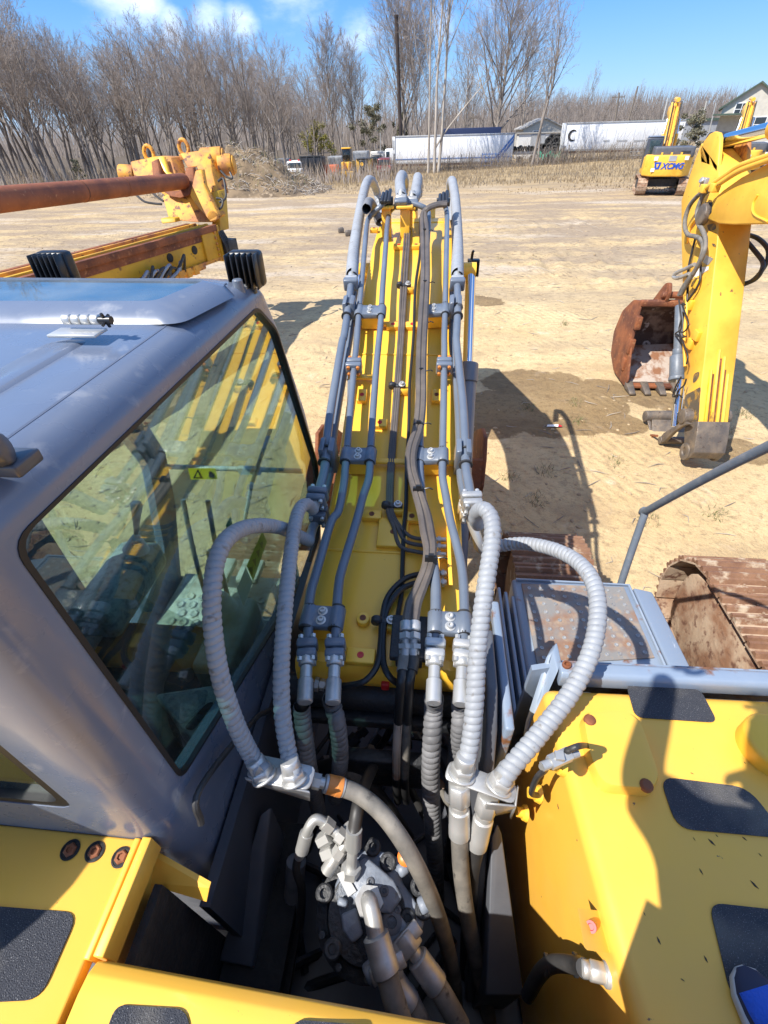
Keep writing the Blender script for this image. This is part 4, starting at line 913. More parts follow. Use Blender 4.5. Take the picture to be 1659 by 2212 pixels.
# roof: stamped ribs, drip seam, hatch
b = MB()
for x0, x1, y0_, y1 in ((-.76, -.84, .42, 1.0), (-.92, -1.0, .42, .92), (-1.1, -1.35, .42, .92)):
    q = rpoly([V((x0, y0_, 3.254)), V((x0, y1, 3.254)), V((x1, y1, 3.254)), V((x1, y0_, 3.254))], .03, 4); n = len(q); c = sum(q, V((0, 0, 0)))/n
    b.add(q+[p+(c-p)*.16+V((0, 0, .009)) for p in q], [list(range(n, 2*n))]+[[i, (i+1) % n, n+(i+1) % n, n+i] for i in range(n)])
csub(b, 'roof_rib', 'cab_paint')
b = MB(); b.tube([V((-.640, .40, 3.2505)), V((-.640, 1.2, 3.2505)), V((-.642, 1.52, 3.249))], .0032, 6); csub(b, 'roof_seam', 'cab_paint')
b = MB()
hz = 3.256
fo = rpoly([V((-.60, 1.10, hz)), V((-.565, 1.42, hz-.012)), V((-1.48, 1.46, hz)), V((-1.48, 1.10, hz))], .05, 5)
fm_ = [p+V((0, 0, .020)) for p in rpoly([V((-.625, 1.115, hz)), V((-.585, 1.41, hz)), V((-1.46, 1.45, hz)), V((-1.46, 1.115, hz))], .045, 5)]
fi = [p+V((0, 0, .036)) for p in rpoly([V((-.685, 1.165, hz)), V((-.64, 1.385, hz)), V((-1.42, 1.42, hz)), V((-1.42, 1.165, hz))], .03, 5)]
fj = [p-V((0, 0, .02)) for p in fi]
n = len(fo); b.add(fo+fm_+fi+fj, [[k*n+i, k*n+(i+1) % n, (k+1)*n+(i+1) % n, (k+1)*n+i] for k in range(3) for i in range(n)])
ha = csub(b, 'roof_hatch', 'cab_paint')
b = MB(); b.prism([p-V((0, 0, .006)) for p in fi], (0, 0, -.004)); o = csub(b, 'hatch_glass', 'hatch_glass')
b = MB(); p = P(170, 690, z=3.30)
for k in range(4): b.cyl(p+V((-.035+.022*k, 0, 0)), p+V((-.017+.022*k, 0, 0)), .011, 12)
b.box(p+V((0, -.02, -.022)), (.11, .05, .006)); csub(b, 'hatch_hinge', 'zinc', bevel=.001, seg=1)
b = MB(); p2 = p+V((.065, -.005, 0)); 
for k in range(4):
    t = k*math.pi/2+.4; b.tube([p2, p2+V((0, .017*math.cos(t), .017*math.sin(t)))], [.005, .0035], 6)
b.cyl(p2-V((.012, 0, 0)), p2+V((.014, 0, 0)), .009, 10); csub(b, 'hatch_knob', 'black_plastic')
def work_lamp(c):
    b = MB(); b.box(c, (.105, .05, .105)); b2 = MB()
    o = csub(b, 'work_lamp', 'black_plastic', bevel=.012)
    for k in range(6): b2.box(c+V((-.045+.018*k, -.042, 0)), (.005, .045, .10))
    b2.box(c+V((0, -.03, -.065)), (.05, .03, .03)); q = csub(b2, 'cooling_fins', 'black_plastic', bevel=.002, seg=1)
    b3 = MB(); b3.hexcyl(c+V((0, -.05, -.045)), c+V((0, -.075, -.045)), .012); csub(b3, 'lamp_bolt', 'zinc')
work_lamp(P(535, 580, y=1.62)); work_lamp(P(128, 580, y=1.62)+V((0, 0, 0)))
b = MB(); p = P(517, 628, y=1.52); b.lathe([(.022, -.04), (.018, .0), (.016, .03), (.012, .034), (.004, .034)], p, (0, 0, 1), 14); csub(b, 'aerial_stub', 'steel_paint')
b = MB(); p = P(14, 985, z=3.27); b.cyl(p+V((-.06, -.05, .01)), p+V((.02, -.01, .02)), .022, 14); b.box(p+V((.0, 0, -.01)), (.06, .05, .02)); csub(b, 'roof_eye', 'cab_dark', bevel=.004)
# interior
b = MB(); b.box((-1.045, 1.1, 1.50), (.86, 1.5, .02)); csub(b, 'cab_floor', 'seat_fabric')
b = MB(); b.box((-1.05, 1.62, 1.545), (.75, .42, .03))
for i in range(9):
    for j in range(4):
        c = V((-1.35+.07*i+.035*(j % 2), 1.47+.06*j, 1.565)); b.lathe([(.026, -.004), (.026, .006), (.018, .006), (.017, .001)], c, (0, 0, 1), 6)
b.box((-.98, 1.78, 1.66), (.12, .16, .04)); b.box((-1.15, 1.78, 1.66), (.12, .16, .04)); csub(b, 'floor_mat', 'beige_plastic', bevel=.004, seg=1)
b = MB(); b.prism(rpoly([V((-1.30, y, z)) for y, z in ((.62, 1.85), (1.10, 1.92), (1.14, 2.02), (.68, 2.00))], .03), (.42, 0, 0)); b.prism(rpoly([V((-1.28, y, z)) for y, z in ((.60, 1.95), (.74, 2.0), (.56, 2.75), (.44, 2.72))], .04), (.40, 0, 0)); b.box((-1.08, .78, 1.7), (.35, .35, .3)); csub(b, 'seat', 'seat_fabric', bevel=.02)
b = MB(); b.prism(rpoly([P(330, 1500, z=2.02), P(470, 1478, z=2.02), P(470, 1530, z=2.02), P(415, 1600, z=2.02)], .03, 4), (0, 0, -.35)); con = csub(b, 'console', 'beige_plastic', bevel=.01)
b = MB(); b.prism([p+V((0, 0, .004)) for p in rpoly([P(340, 1502, z=2.02), P(452, 1490, z=2.02), P(440, 1530, z=2.02), P(390, 1568, z=2.02)], .02, 3)], (0, 0, -.01)); csub(b, 'console_mat', 'console_grey')
b = MB(); b.prism([p+V((0, 0, .006)) for p in rpoly([P(448, 1520, z=2.02), P(464, 1518, z=2.02), P(418, 1578, z=2.02), P(398, 1574, z=2.02)], .012, 3)], (0, 0, -.01)); csub(b, 'phone_tray', 'black_plastic')
b = MB(); b.prism([V((-.66, .9, 1.5)), V((-.66, 1.7, 1.5)), V((-.66, 1.75, 1.80)), V((-.66, 1.4, 1.84)), V((-.66, .9, 1.98))], (.03, 0, 0)); csub(b, 'side_trim', 'console_grey', bevel=.006)
def lever(base, top, name):
    b = MB(); d = (top-base)
    b.tube([base+d*.35, base+d*.6, base+d*.8, base+d*.95, top], [.010, .014, .02, .024, .016], 12)
    o = csub(b, name, 'beige_plastic')
    g = MB(); prof = []
    for k in range(7): prof += [(.055-.006*k, .012*k), (.042-.005*k, .012*k+.006)]
    g.lathe(prof, base, d, 18); csub(g, 'lever_boot', 'white_paint')
lever(V((-1.26, 1.38, 2.2)), P(295, 1085, y=1.42), 'joystick'); lever(V((-.82, 1.2, 2.06)), V((-.83, 1.26, 2.34)), 'joystick')
b = MB(); b.box((-1.3, 1.25, 2.1), (.2, .45, .14)); csub(b, 'arm_console', 'console_grey', bevel=.03)
b = MB(); b.box((-.80, 1.12, 1.92), (.16, .36, .2)); csub(b, 'arm_console', 'beige_plastic', bevel=.02)
for x_ in (-1.0, -1.12):
    b = MB(); b.tube(spl([V((x_, 1.5, 1.6)), V((x_, 1.55, 2.0)), V((x_, 1.62, 2.3))], 6), .012, 8); csub(b, 'travel_lever', 'zinc_dull')
b = MB(); g0 = [D(465, 1200, 1.9)] ; pts = [(290, 1270), (330, 1300), (400, 1340), (450, 1380), (420, 1420), (380, 1440), (340, 1380)]
q = [P(x, y, x=-.80)+V((random.uniform(-.03, .03), 0, 0)) for x, y in pts]; c = sum(q, V((0, 0, 0)))/len(q); b.add(q+[c+V((-.04, 0, .02))], [[i, (i+1) % len(q), len(q)] for i in range(len(q))]); csub(b, 'plastic_bag', 'film')
b = MB(); b.tube([V((-.70, 1.95, 2.62)), V((-.9, 1.9, 2.2)), V((-1.0, 1.85, 1.9))], .01, 6); csub(b, 'strap', 'beige_plastic')
# stickers
def decal(pts, m, off, name='sticker'):
    b = MB(); b.prism(pts, off); return csub(b, name, m)
decal([P(x, y, x=-.592) for x, y in ((567, 1148), (577, 1170), (547, 1255), (533, 1222))], 'sticker_yellow', (-.001, 0, 0))
decal([P(x, y, x=-.592) for x, y in ((531, 1226), (546, 1258), (527, 1310), (512, 1272))], 'sticker_white', (-.001, 0, 0))
for k in range(4):
    def mix(u, v): 
        A, B_, C, D_ = [V(t) for t in ((567, 1148, 0), (577, 1170, 0), (547, 1255, 0), (533, 1222, 0))]; p = (A*(1-u)+B_*u)*(1-v)+(D_*(1-u)+C*u)*v; return P(p.x, p.y, x=-.5905)
    v = .12+.23*k; decal([mix(.5, v), mix(.78, v+.13), mix(.25, v+.15)], 'black_plastic', (-.001, 0, 0), 'warning_mark')
yy = 1.99
dq = [P(x, y, y=yy) for x, y in ((406, 1012), (465, 1012), (470, 1035), (412, 1036))]; decal(dq, 'sticker_yellow', (0, .002, 0)); 
decal([P(x, y, y=yy-.002) for x, y in ((427, 1014), (438, 1033), (417, 1033))], 'black_plastic', (0, .001, 0), 'warning_mark'); decal([P(x, y, y=yy-.003) for x, y in ((427, 1019), (433, 1031), (422, 1031))], 'sticker_yellow', (0, .001, 0), 'warning_mark')
b = MB(); p = P(455, 1022, y=yy-.004); b.lathe([(.012, 0), (.012, .002), (.008, .002), (.008, 0)], p, (0, -1, 0), 12); b.box(p+V((0, 0, -.02)), (.026, .004, .018)); csub(b, 'warning_mark', 'black_plastic')
decal([P(x, y, x=-.592) for x, y in ((645, 925), (652, 955), (660, 1005), (650, 990))], 'sticker_yellow', (-.001, 0, 0))
decal([P(x, y, x=-.592) for x, y in ((498, 1115), (503, 1135), (494, 1150), (488, 1135))], 'sticker_green', (-.001, 0, 0))
# cab foot: dark sill under the shell, grab loop
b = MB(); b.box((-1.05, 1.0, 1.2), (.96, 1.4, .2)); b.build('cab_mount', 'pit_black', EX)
b = MB(); b.tube(spl([V((-.52, .36, 2.28)), V((-.53, .42, 2.34)), V((-.53, .7, 2.12)), V((-.53, .8, 2.0))], 6), .009, 8); b.build('drain_hose', 'rubber', EX)

# ================================================================== decks behind the cab
ZD = 2.30
b = MB(); b.prism([V((-1.45, .312, ZD)), V((-.655, .312, ZD)), V((-.655, -.9, ZD)), V((-1.45, -.9, ZD))], (0, 0, -.04)); ld = b.build('engine_deck', 'yellow_deck', EX, bevel=.006)
b = MB()
b.prism([V((-.638, .315, ZD+.012)), V((-.615, .315, ZD+.012)), V((-.615, .105, ZD+.012)), V((-.638, .105, ZD+.012))], (0, 0, -.075)); b.prism([V((-.66, .313, ZD+.004)), V((-.645, .313, ZD+.004)), V((-.645, .1, ZD+.004)), V((-.66, .1, ZD+.004))], (0, 0, -.2)); b.build('deck_flange', 'yellow_deck', ld, bevel=.003)
for x, y in ((152, 1836), (205, 1840), (262, 1852)):
    p = P(x, y, z=ZD+.001); g = MB(); g.lathe([(.0215, 0), (.022, .0015), (.0185, .002), (.018, .0004)], p, (0, 0, 1), 20); do_ = g.build('deck_bolt', 'pit_black', ld); g = MB(); g.lathe([(.015, 0), (.015, .003), (.012, .006), (.008, .006), (.007, .002)], p, (0, 0, 1), 6); g.build('bolt_head', 'rust', do_)
def gpad(pts, z, parent, r=.03, name='grip_pad'):
    b = MB(); b.prism(rpoly([P(x, y, z=z) for x, y in pts], r, 5), (0, 0, .0035)); return b.build(name, 'grip_pad', parent)
gpad([(-300, 1935), (170, 1972), (88, 2160), (-300, 2180)], ZD+.001, ld)
b = MB(); b.prism([D(x, y, d) for x, y, d in ((312, 1838, 1.19), (452, 1918, 1.15), (446, 1948, 1.15), (300, 1905, 1.17))], (0, .012, 0)); b.build('brace_plate', 'yellow_deck', EX)
b = MB(); b.lathe([(.06, 0), (.06, .42), (.12, .46), (.30, .52), (.33, .60), (.33, .78), (.26, .90), (.10, .96), (.001, .97)], (-1.56, -.02, ZD), (0, 0, 1), 32); b.build('deck_shadow_caster', 'black_plastic', EX, bevel=.006)  # unseen bowl on a stem, added to cast the shadow on the left deck
ZN = 2.335
b = MB()
prof = [(.055, ZN-.30), (.075, ZN-.06), (.07, ZN-.025), (.05, ZN-.006), (.02, ZN), (-.9, ZN), (-.9, ZN-.03), (0, ZN-.03), (.04, ZN-.06), (.035, ZN-.30)]
x0, x1 = -.625, .52
def dy(x): return (-.16-(x+.625))*0
lo = [V((x0, y+.030, z)) for y, z in prof]; hi = [V((x1, y-.012, z)) for y, z in prof]
b.hexa(lo, hi); nd = b.build('engine_hood', 'yellow_deck', EX, bevel=.004)
gpad([(250, 2170), (405, 2180), (415, 2260), (225, 2250)], ZN+.001, nd, .03); gpad([(630, 2202), (800, 2215), (800, 2300), (610, 2300)], ZN+.001, nd, .03)
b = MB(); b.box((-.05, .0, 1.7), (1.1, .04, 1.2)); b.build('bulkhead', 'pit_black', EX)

# ---- right hand tank / tool box
ZT = 2.2
T0 = P(1172, 1482, z=ZT); T1 = P(1360, 2155, z=ZT)
b = MB()
pl = [V((T0.x, T0.y, 0)), V((1.36, T0.y+.02, 0)), V((1.36, -.9, 0)), V((T1.x+.08, -.9, 0)), V((T1.x, T1.y, 0))]
lo = [V((p.x-(.05 if p.x < 1 else 0), p.y+(.02 if p.y > .5 else 0), 1.15)) for p in pl]
b.hexa(lo, [p+V((0, 0, ZT)) for p in pl]); tank = b.build('tank', 'yellow_deck', EX, bevel=.035, seg=5)
gpad([(1352, 1478), (1512, 1490), (1550, 1562), (1372, 1550)], ZT+.001, tank, .025)
gpad([(1424, 1678), (1615, 1702), (1700, 1812), (1462, 1790)], ZT+.001, tank, .04)
gpad([(1530, 1950), (1760, 1975), (1760, 2160), (1580, 2160)], ZT+.001, tank, .03)
lid = rpoly([P(x, y, z=ZT) for x, y in ((1248, 1550), (1345, 1544), (1378, 1572), (1418, 1690), (1404, 1722), (1290, 1712), (1262, 1640))], .035, 5)
n = len(lid); c = sum(lid, V((0, 0, 0)))/n; b = MB()
b.add(lid+[p+(c-p)*.02+V((0, 0, .030)) for p in lid]+[p+(c-p)*.06+V((0, 0, .040)) for p in lid]+[p+(c-p)*.30+V((0, 0, .043)) for p in lid], [[k*n+i, k*n+(i+1) % n, (k+1)*n+(i+1) % n, (k+1)*n+i] for k in range(3) for i in range(n)]+[list(range(3*n, 4*n))]); li = b.build('tank_lid', 'yellow_deck', tank)
for x, y in ((1274, 1556), (1396, 1697)):
    p = P(x, y, z=ZT+.04); g = MB(); g.lathe([(.017, -.006), (.017, .004), (.012, .009), (.003, .010)], p, (0, 0, 1), 14); g.build('lid_bolt', 'rust', li)
b = MB(); p = P(1662, 1620, z=ZT); b.lathe([(.085, -.01), (.085, .05), (.075, .06), (.05, .062), (.001, .062)], p, (0, 0, 1), 32); b.build('filler_cap', 'yellow', tank, bevel=.005)
b = MB(); rc_ = random.Random(12)
for x, y, l in ((1415, 385, .016), (1340, 372, .007), (1437, 357, .006), (1557, 370, .010), (1558, 42, .006), (1330, 88, .007), (1370, 512, .011), (1600, 568, .017), (1187, 810, .012), (1390, 890, .010), (1125, 695, .006), (1625, 440, .007), (1480, 700, .006), (1290, 980, .007)):
    p = P((1224+x/1.355)/1.4755, (2400+y/1.355)/1.4755, z=ZT+.0006); a_ = rc_.uniform(1.8, 2.8); u = V((math.cos(a_), math.sin(a_), 0))*l*.6; w = V((-u.y, u.x, 0))*.28
    b.prism([p-u, p-u*.2+w*rc_.uniform(.6, 1.3), p+u*.5+w*.7, p+u, p+u*.1-w*rc_.uniform(.6, 1.2)], (0, 0, .0006))
b.build('paint_chip', 'pit_black', tank)
# blue grey rim along the front of the tank
b = MB()
ry = T0.y+.075
prof = [(ry, ZT-.02), (ry, ZT+.03), (ry-.012, ZT+.045), (ry-.05, ZT+.045), (ry-.06, ZT+.03), (ry-.06, ZT-.02)]
b.hexa([V((.46, y, z)) for y, z in prof], [V((1.38, y+.02, z)) for y, z in prof])
rimo = b.build('tank_rim', 'blue_grey', EX, bevel=.006)
b = MB(); q = [P(1195, 1404, z=2.24), P(1180, 1420, z=2.22), P(1135, 1560, z=2.02), P(1118, 1660, z=1.85), P(1136, 1610, z=1.9), P(1182, 1500, z=2.16), P(1205, 1450, z=2.235)]
b.prism(q, V((.02, .035, .0))); b.build('rim_corner', 'blue_grey', rimo, bevel=.004)
b = MB(); b.prism([V((.38, ry-.02, 2.2)), V((.46, ry+.0, 2.2)), V((.5, ry+.02, 1.2)), V((.36, ry-.02, 1.2))], (0, .02, 0)); b.prism([V((.46, ry, 2.22)), V((1.36, ry+.02, 2.22)), V((1.36, ry+.02, 1.3)), V((.46, ry, 1.3))], (0, .012, 0)); b.build('tank_front', 'blue_grey', rimo)
b = MB(); p = P(1224, 1436, z=2.25); b.lathe([(.014, -.01), (.014, .004), (.008, .005), (.007, -.004)], p, (0, 0, 1), 14); b.build('rim_bolt', 'rust', rimo)
# pieces on the tank's inner wall
def tw(px, py): return P(px, py, x=.395)
b = MB(); q = [D(x, y, d) for x, y, d in ((1248, 1962, 1.08), (1302, 1968, 1.115), (1310, 2052, 1.05), (1262, 2046, 1.02))]
b.prism(q, (.006, -.004, -.003)); t_ = b.build('mounting_tab', 'yellow_deck', tank); b = MB(); p = D(1277, 2002, 1.062); b.lathe([(.012, -.004), (.012, .003), (.007, .003), (.006, 0)], p, (-.6, -.3, 1), 14); b.build('plug', 'red_cap', t_)
b = MB(); p = D(1292, 2100, 1.06); d_ = V((-1, .1, .05)).normalized(); b.hexcyl(p-d_*.02, p+d_*.02, .022); b.cyl(p+d_*.018, p+d_*.036, .017, 14); b.cyl(p-d_*.06, p-d_*.012, .025, 14); b.build('hose_fitting', 'zinc', EX, bevel=.003, seg=1)
hose([p+d_*.03, D(1245, 2085, 1.12), D(1195, 2082, 1.18), D(1165, 2105, 1.25), D(1140, 2150, 1.35)], .019, 'rubber')
b = MB()
for x, d in ((1180, 1.195), (1243, 1.122)):
    c = D(x, 2084, d); b.lathe([(.0235, -.004), (.0235, .004), (.020, .004)], c, (1, -.1, 0), 18)
b.build('hose_clip', 'dark_iron', EX)
for (x, y, m) in ((1216, 1655, 'yellow'), (1165, 1716, 'yellow'), (1136, 1757, 'yellow')):
    p = P(x, y, x=.375); b = MB(); b.lathe([(.026, 0), (.022, .012), (.016, .014), (.015, .034), (.004, .036)], p, (-1, 0, .25), 14); b.build('grease_plug', m, tank)
b = MB(); p = P(1205, 1640, x=.34); b.hexcyl(p-V((.02, .01, 0)), p+V((.03, .015, 0)), .017); b.cyl(p-V((.04, .02, 0)), p+V((.05, .02, 0)), .011, 10); b.box(p+V((.0, .0, .012)), (.02, .02, .02)); b.build('sensor', 'zinc_dull', EX)
hose([p+V((.04, .02, 0)), P(1225, 1622, x=.36), P(1250, 1612, x=.385), P(1266, 1610, z=ZT)], .0075, 'rubber', 'sensor_cable'); hose([p-V((.04, .02, 0)), P(1178, 1662, x=.33), P(1160, 1680, x=.33), P(1148, 1712, x=.33), P(1160, 1718, x=.36)], .008, 'rubber', 'sensor_cable')

# ---- step box ahead of the tank
ZS = 1.6
def s7(x, y): return (948.8+x*.4281, 1016.6+y*.4281)
b = MB(); oc = [P(1104, 1240, z=ZS), P(1360, 1260, z=ZS), P(1442, 1424, z=ZS), P(1120, 1510, z=ZS)]
oc[3] = V((oc[0].x+.0, ry+.04, ZS)); oc[2] = V((oc[2].x, ry+.06, ZS)); oc[1] = V((oc[2].x-.02, oc[1].y, ZS)); oc[0].y = oc[1].y
b.prism([p-V((0, 0, .005)) for p in oc], (0, 0, -.5)); st_ = b.build('step_box', 'blue_grey', EX, bevel=.02, seg=3)
tr_ = [P(*s7(x, y), z=ZS) for x, y in ((415, 572), (930, 590), (1085, 945), (495, 980))]
b = MB(); b.prism([V((p.x, p.y, ZS-.004)) for p in tr_], (0, 0, .008)); tp_ = b.build('tread_plate', 'rust', st_); 
mat('tread_rust', (0.21, 0.20, 0.19), .6, 0, (0.24, 0.13, 0.075), 6, .46, .66, col3=(0.31, 0.23, 0.165), scale3=18, lo3=.52, hi3=.66); tp_.data.materials[0] = MATS['tread_rust']
b = MB()
for i in range(9):
    for j in range(9):
        u = (i+.6)/9.2; v = (j+.6)/9.2; q = (tr_[0]*(1-u)+tr_[1]*u)*(1-v)+(tr_[3]*(1-u)+tr_[2]*u)*v
        b.lathe([(.011, 0), (.0095, .004), (.006, .004), (.0055, .001)], V((q.x, q.y, ZS+.004)), (0, 0, 1), 10)
b.build('tread_studs', 'zinc_dull', tp_)
b = MB(); b.tube([oc[0]+V((.02, -.02, .006)), oc[1]+V((-.02, -.02, .006)), oc[2]+V((-.02, .0, .006))], .008, 8); b.build('step_lip', 'blue_grey', st_)
b = MB(); sp_ = [V((oc[1].x+.02, oc[1].y, ZS-.03)), V((1.30, oc[1].y-.02, ZS-.035)), V((1.33, ry+.03, ZS-.035)), V((oc[2].x+.02, ry+.05, ZS-.03))]
b.prism(sp_, (0, 0, -.05)); b.build('side_step', 'blue_grey_scratched', EX, bevel=.012, seg=3)
b = MB()
for k in range(3): b.box((.44+.035*k, 1.45-.03*k, 1.28), (.018, .75, .62))
b.build('side_plates', 'blue_grey', EX, bevel=.006)
# handrail
b = MB(); hr = [V((1.2, 1.98, 1.3)), P(1348, 1240, x=1.21), P(1392, 1112, x=1.25), P(1400, 1102, x=1.25), P(1659, 965, x=1.25), V((1.25, 1.0, 3.35)), V((1.25, .9, 3.3)), V((1.25, .8, 2.6)), V((1.25, .78, 2.25))]
b.tube(spl(hr, 6), .0205, 14); b.build('handrail', 'rail_paint', EX)
# chassis between the tracks, slew ring, rest of the house
b = MB(); b.box((-.15, 1.0, .62), (1.5, 2.2, .42)); b.cyl((-.15, .6, .8), (-.15, .6, 1.02), .62, 32); b.build('chassis', 'dark_iron', EX)
b = MB(); b.prism([V((-1.5, 1.5, 1.0)), V((1.36, 1.5, 1.0)), V((1.36, -1.6, 1.0)), V((.9, -2.1, 1.0)), V((-1.1, -2.1, 1.0)), V((-1.5, -1.6, 1.0))], (0, 0, .12)); b.build('turntable', 'plate_grey', EX)
b = MB(); b.prism(rpoly([V((-1.5, -.92, 1.15)), V((1.36, -.92, 1.15)), V((1.36, -1.6, 1.15)), V((.9, -2.1, 1.15)), V((-1.1, -2.1, 1.15)), V((-1.5, -1.6, 1.15))], .2, 5), (0, 0, 1.1)); b.build('counterweight', 'yellow', EX, bevel=.05, seg=3)

# ================================================================== the photographer
PS = thing('person', 'person in blue sneakers on the yellow deck, one shoe tip in view', 'person', (.6, -.2, ZT))
def skinned(name, pts, edges, radii, m, parent, sub_=2):
    me = bpy.data.meshes.new(name); me.from_pydata([V(p) for p in pts], edges, []); o = bpy.data.objects.new(name, me); COL.objects.link(o)
    o.modifiers.new('skin', 'SKIN'); sv = me.skin_vertices[0].data
    for i, r in enumerate(radii): sv[i].radius = (r, r) if not isinstance(r, tuple) else r
    sv[0].use_root = True
    sb = o.modifiers.new('sub', 'SUBSURF'); sb.levels = sub_; sb.render_levels = sub_
    me.materials.append(MATS[m]); attach(o, parent); return o
fr_ = V((.79, -.06, ZT)); fl_ = V((.16, -.22, ZN))
pts = [(.20, -.27, 2.98), (.15, -.27, 3.12), (.08, -.26, 3.3), (.03, -.22, 3.46), (.02, -.17, 3.62), (.02, -.08, 3.74), (.02, -.02, 3.84), (.02, .03, 3.96),
       (.33, -.24, 2.95), (.58, -.15, 2.62), (.78, -.10, 2.28), (.10, -.27, 2.95), (.13, -.22, 2.66), (.15, -.24, 2.42),
       (.22, -.20, 3.57), (.34, -.12, 3.32), (.10, -.04, 3.49), (-.17, -.18, 3.57), (-.30, -.08, 3.64), (-.27, .14, 3.90)]
ed = [(0, 1), (1, 2), (2, 3), (3, 4), (4, 5), (5, 6), (6, 7), (0, 8), (8, 9), (9, 10), (0, 11), (11, 12), (12, 13), (3, 14), (14, 15), (15, 16), (3, 17), (17, 18), (18, 19)]
rad = [.165, .15, .16, .15, .055, .085, .095, .07, .12, .085, .06, .12, .085, .06, .075, .055, .034, .075, .055, .034]
body = skinned('body', pts, ed, rad, 'skin', PS)
def shell(name, ids, rr, m):
    idx = {k: i for i, k in enumerate(ids)}; e = [(idx[a], idx[b_]) for a, b_ in ed if a in idx and b_ in idx]
    return skinned(name, [pts[k] for k in ids], e, [rad[k]+rr for k in ids], m, PS)
shell('trousers', [0, 8, 9, 10, 11, 12, 13], .014, 'denim'); shell('jacket', [2, 1, 3, 14, 15, 17, 18], .02, 'jacket'); 
hd = V((.02, .0, 3.88))
b = MB(); b.sphere(hd+V((0, -.03, .03)), .108, 10, (.85, 1.0, 1.05)); b.build('hair', 'hair', PS)
b = MB()
for s_ in (-1, 1): b.sphere(hd+V((-.02+.033*s_, .085, .0)), .012, 6); b.sphere(hd+V((.085*s_, 0, 0)), .028, 6, (.4, .7, 1.1))
b.sphere(hd+V((-.02, .10, -.03)), .018, 6, (.7, 1, 1.3)); b.box(hd+V((-.02, .088, -.065)), (.045, .012, .01)); b.build('face', 'skin', PS)
for s_, w0 in ((1, pts[16]), (-1, pts[19])):
    w0 = V(w0); base = w0+V((-.035*s_, .015, .05)); b = MB(); b.sphere(base, .042, 6, (.75, .45, 1.1)); 
    for k in range(4):
        f0 = base+V((-.022*s_+.012*(k-1.5)*.6, .0, .022+.01*k)); b.tube(spl([f0, f0+V((-.025*s_, .012, .012)), f0+V((-.048*s_, .004, .014)), f0+V((-.055*s_, -.012, .008))], 4), [.009]*9+[.0085]*3+[.006], 8)
    b.tube(spl([base+V((-.005*s_, -.018, -.02)), base+V((-.03*s_, -.028, -.005)), base+V((-.052*s_, -.024, .012))], 4), .010, 8); b.build('hand', 'skin', PS)
# right shoe, as the photo shows: white welt, navy toe cap, blue upper
heel = V((.80, -.12, ZT)); toe = P(1597, 2085, z=ZT+.02); toe.z = ZT
dirv = (toe-heel); LN = dirv.length; dv_ = dirv.normalized(); sv_ = V((dv_.y, -dv_.x, 0))
def shoe(heel, dv_, sv_, LN, parent):
    prof = [(0, .030), (.03, .038), (.15, .036), (.45, .036), (.62, .046), (.78, .050), (.90, .042), (.97, .026), (1.0, .006)]
    def ring(sc, z, z1=None):
        L = [heel+dv_*(u*LN)+sv_*(w*sc)+V((0, 0, z)) for u, w in prof]; Rr = [heel+dv_*(u*LN)-sv_*(w*sc)+V((0, 0, z)) for u, w in prof][::-1]
        return L+Rr
    b = MB(); b.hexa(ring(1.06, .002), ring(1.06, .026)); so = b.build('shoe_sole', 'shoe_sole', parent, bevel=.006, seg=2)
    b = MB(); n = len(prof); us = [0, .05, .15, .3, .45, .6, .72, .82, .90, .96, .995]
    hs = [.085, .10, .105, .10, .092, .078, .062, .052, .044, .034, .026]
    def wid(u):
        for (a, p), (c_, q) in zip(prof, prof[1:]):
            if u <= c_: return p+(q-p)*(u-a)/(c_-a)
        return prof[-1][1]
    vs = []; m_ = 9
    for u, h in zip(us, hs):
        for k in range(m_):
            t = math.pi*k/(m_-1); vs.append(heel+dv_*(u*LN)+sv_*(math.cos(t)*wid(u)*.98)+V((0, 0, .022+(h-.022)*math.sin(t)**.75)))
    fs = [[i*m_+k, i*m_+k+1, (i+1)*m_+k+1, (i+1)*m_+k] for i in range(len(us)-1) for k in range(m_-1)]+[list(range(m_)), list(range((len(us)-1)*m_, len(us)*m_))]
    b.add(vs, fs); b.mi = []
    for i in range(len(us)-1):
        for k in range(m_-1): b.mi.append(1 if (i >= 5 and not (i < 9 and 3 <= k <= 4 and i < 8)) and (k in (0, 7) or i >= 8) else 0)
    b.mi += [0, 1]; up = b.build('shoe', ['shoe_blue', 'shoe_navy'], parent)
    g = MB()
    for i in range(5):
        u = .48+.065*i; g.tube([heel+dv_*(u*LN)+sv_*.022+V((0, 0, .094-.009*i)), heel+dv_*((u+.01)*LN)+V((0, 0, .104-.010*i)), heel+dv_*((u+.02)*LN)-sv_*.022+V((0, 0, .094-.009*i))], .004, 6)
    g.build('laces', 'shoe_sole', up)
shoe(heel, dv_, sv_, LN, PS); h2 = V((.17, -.28, ZN)); shoe(h2, V((-.25, 1, 0)).normalized(), V((1, .25, 0)).normalized(), .27, PS)
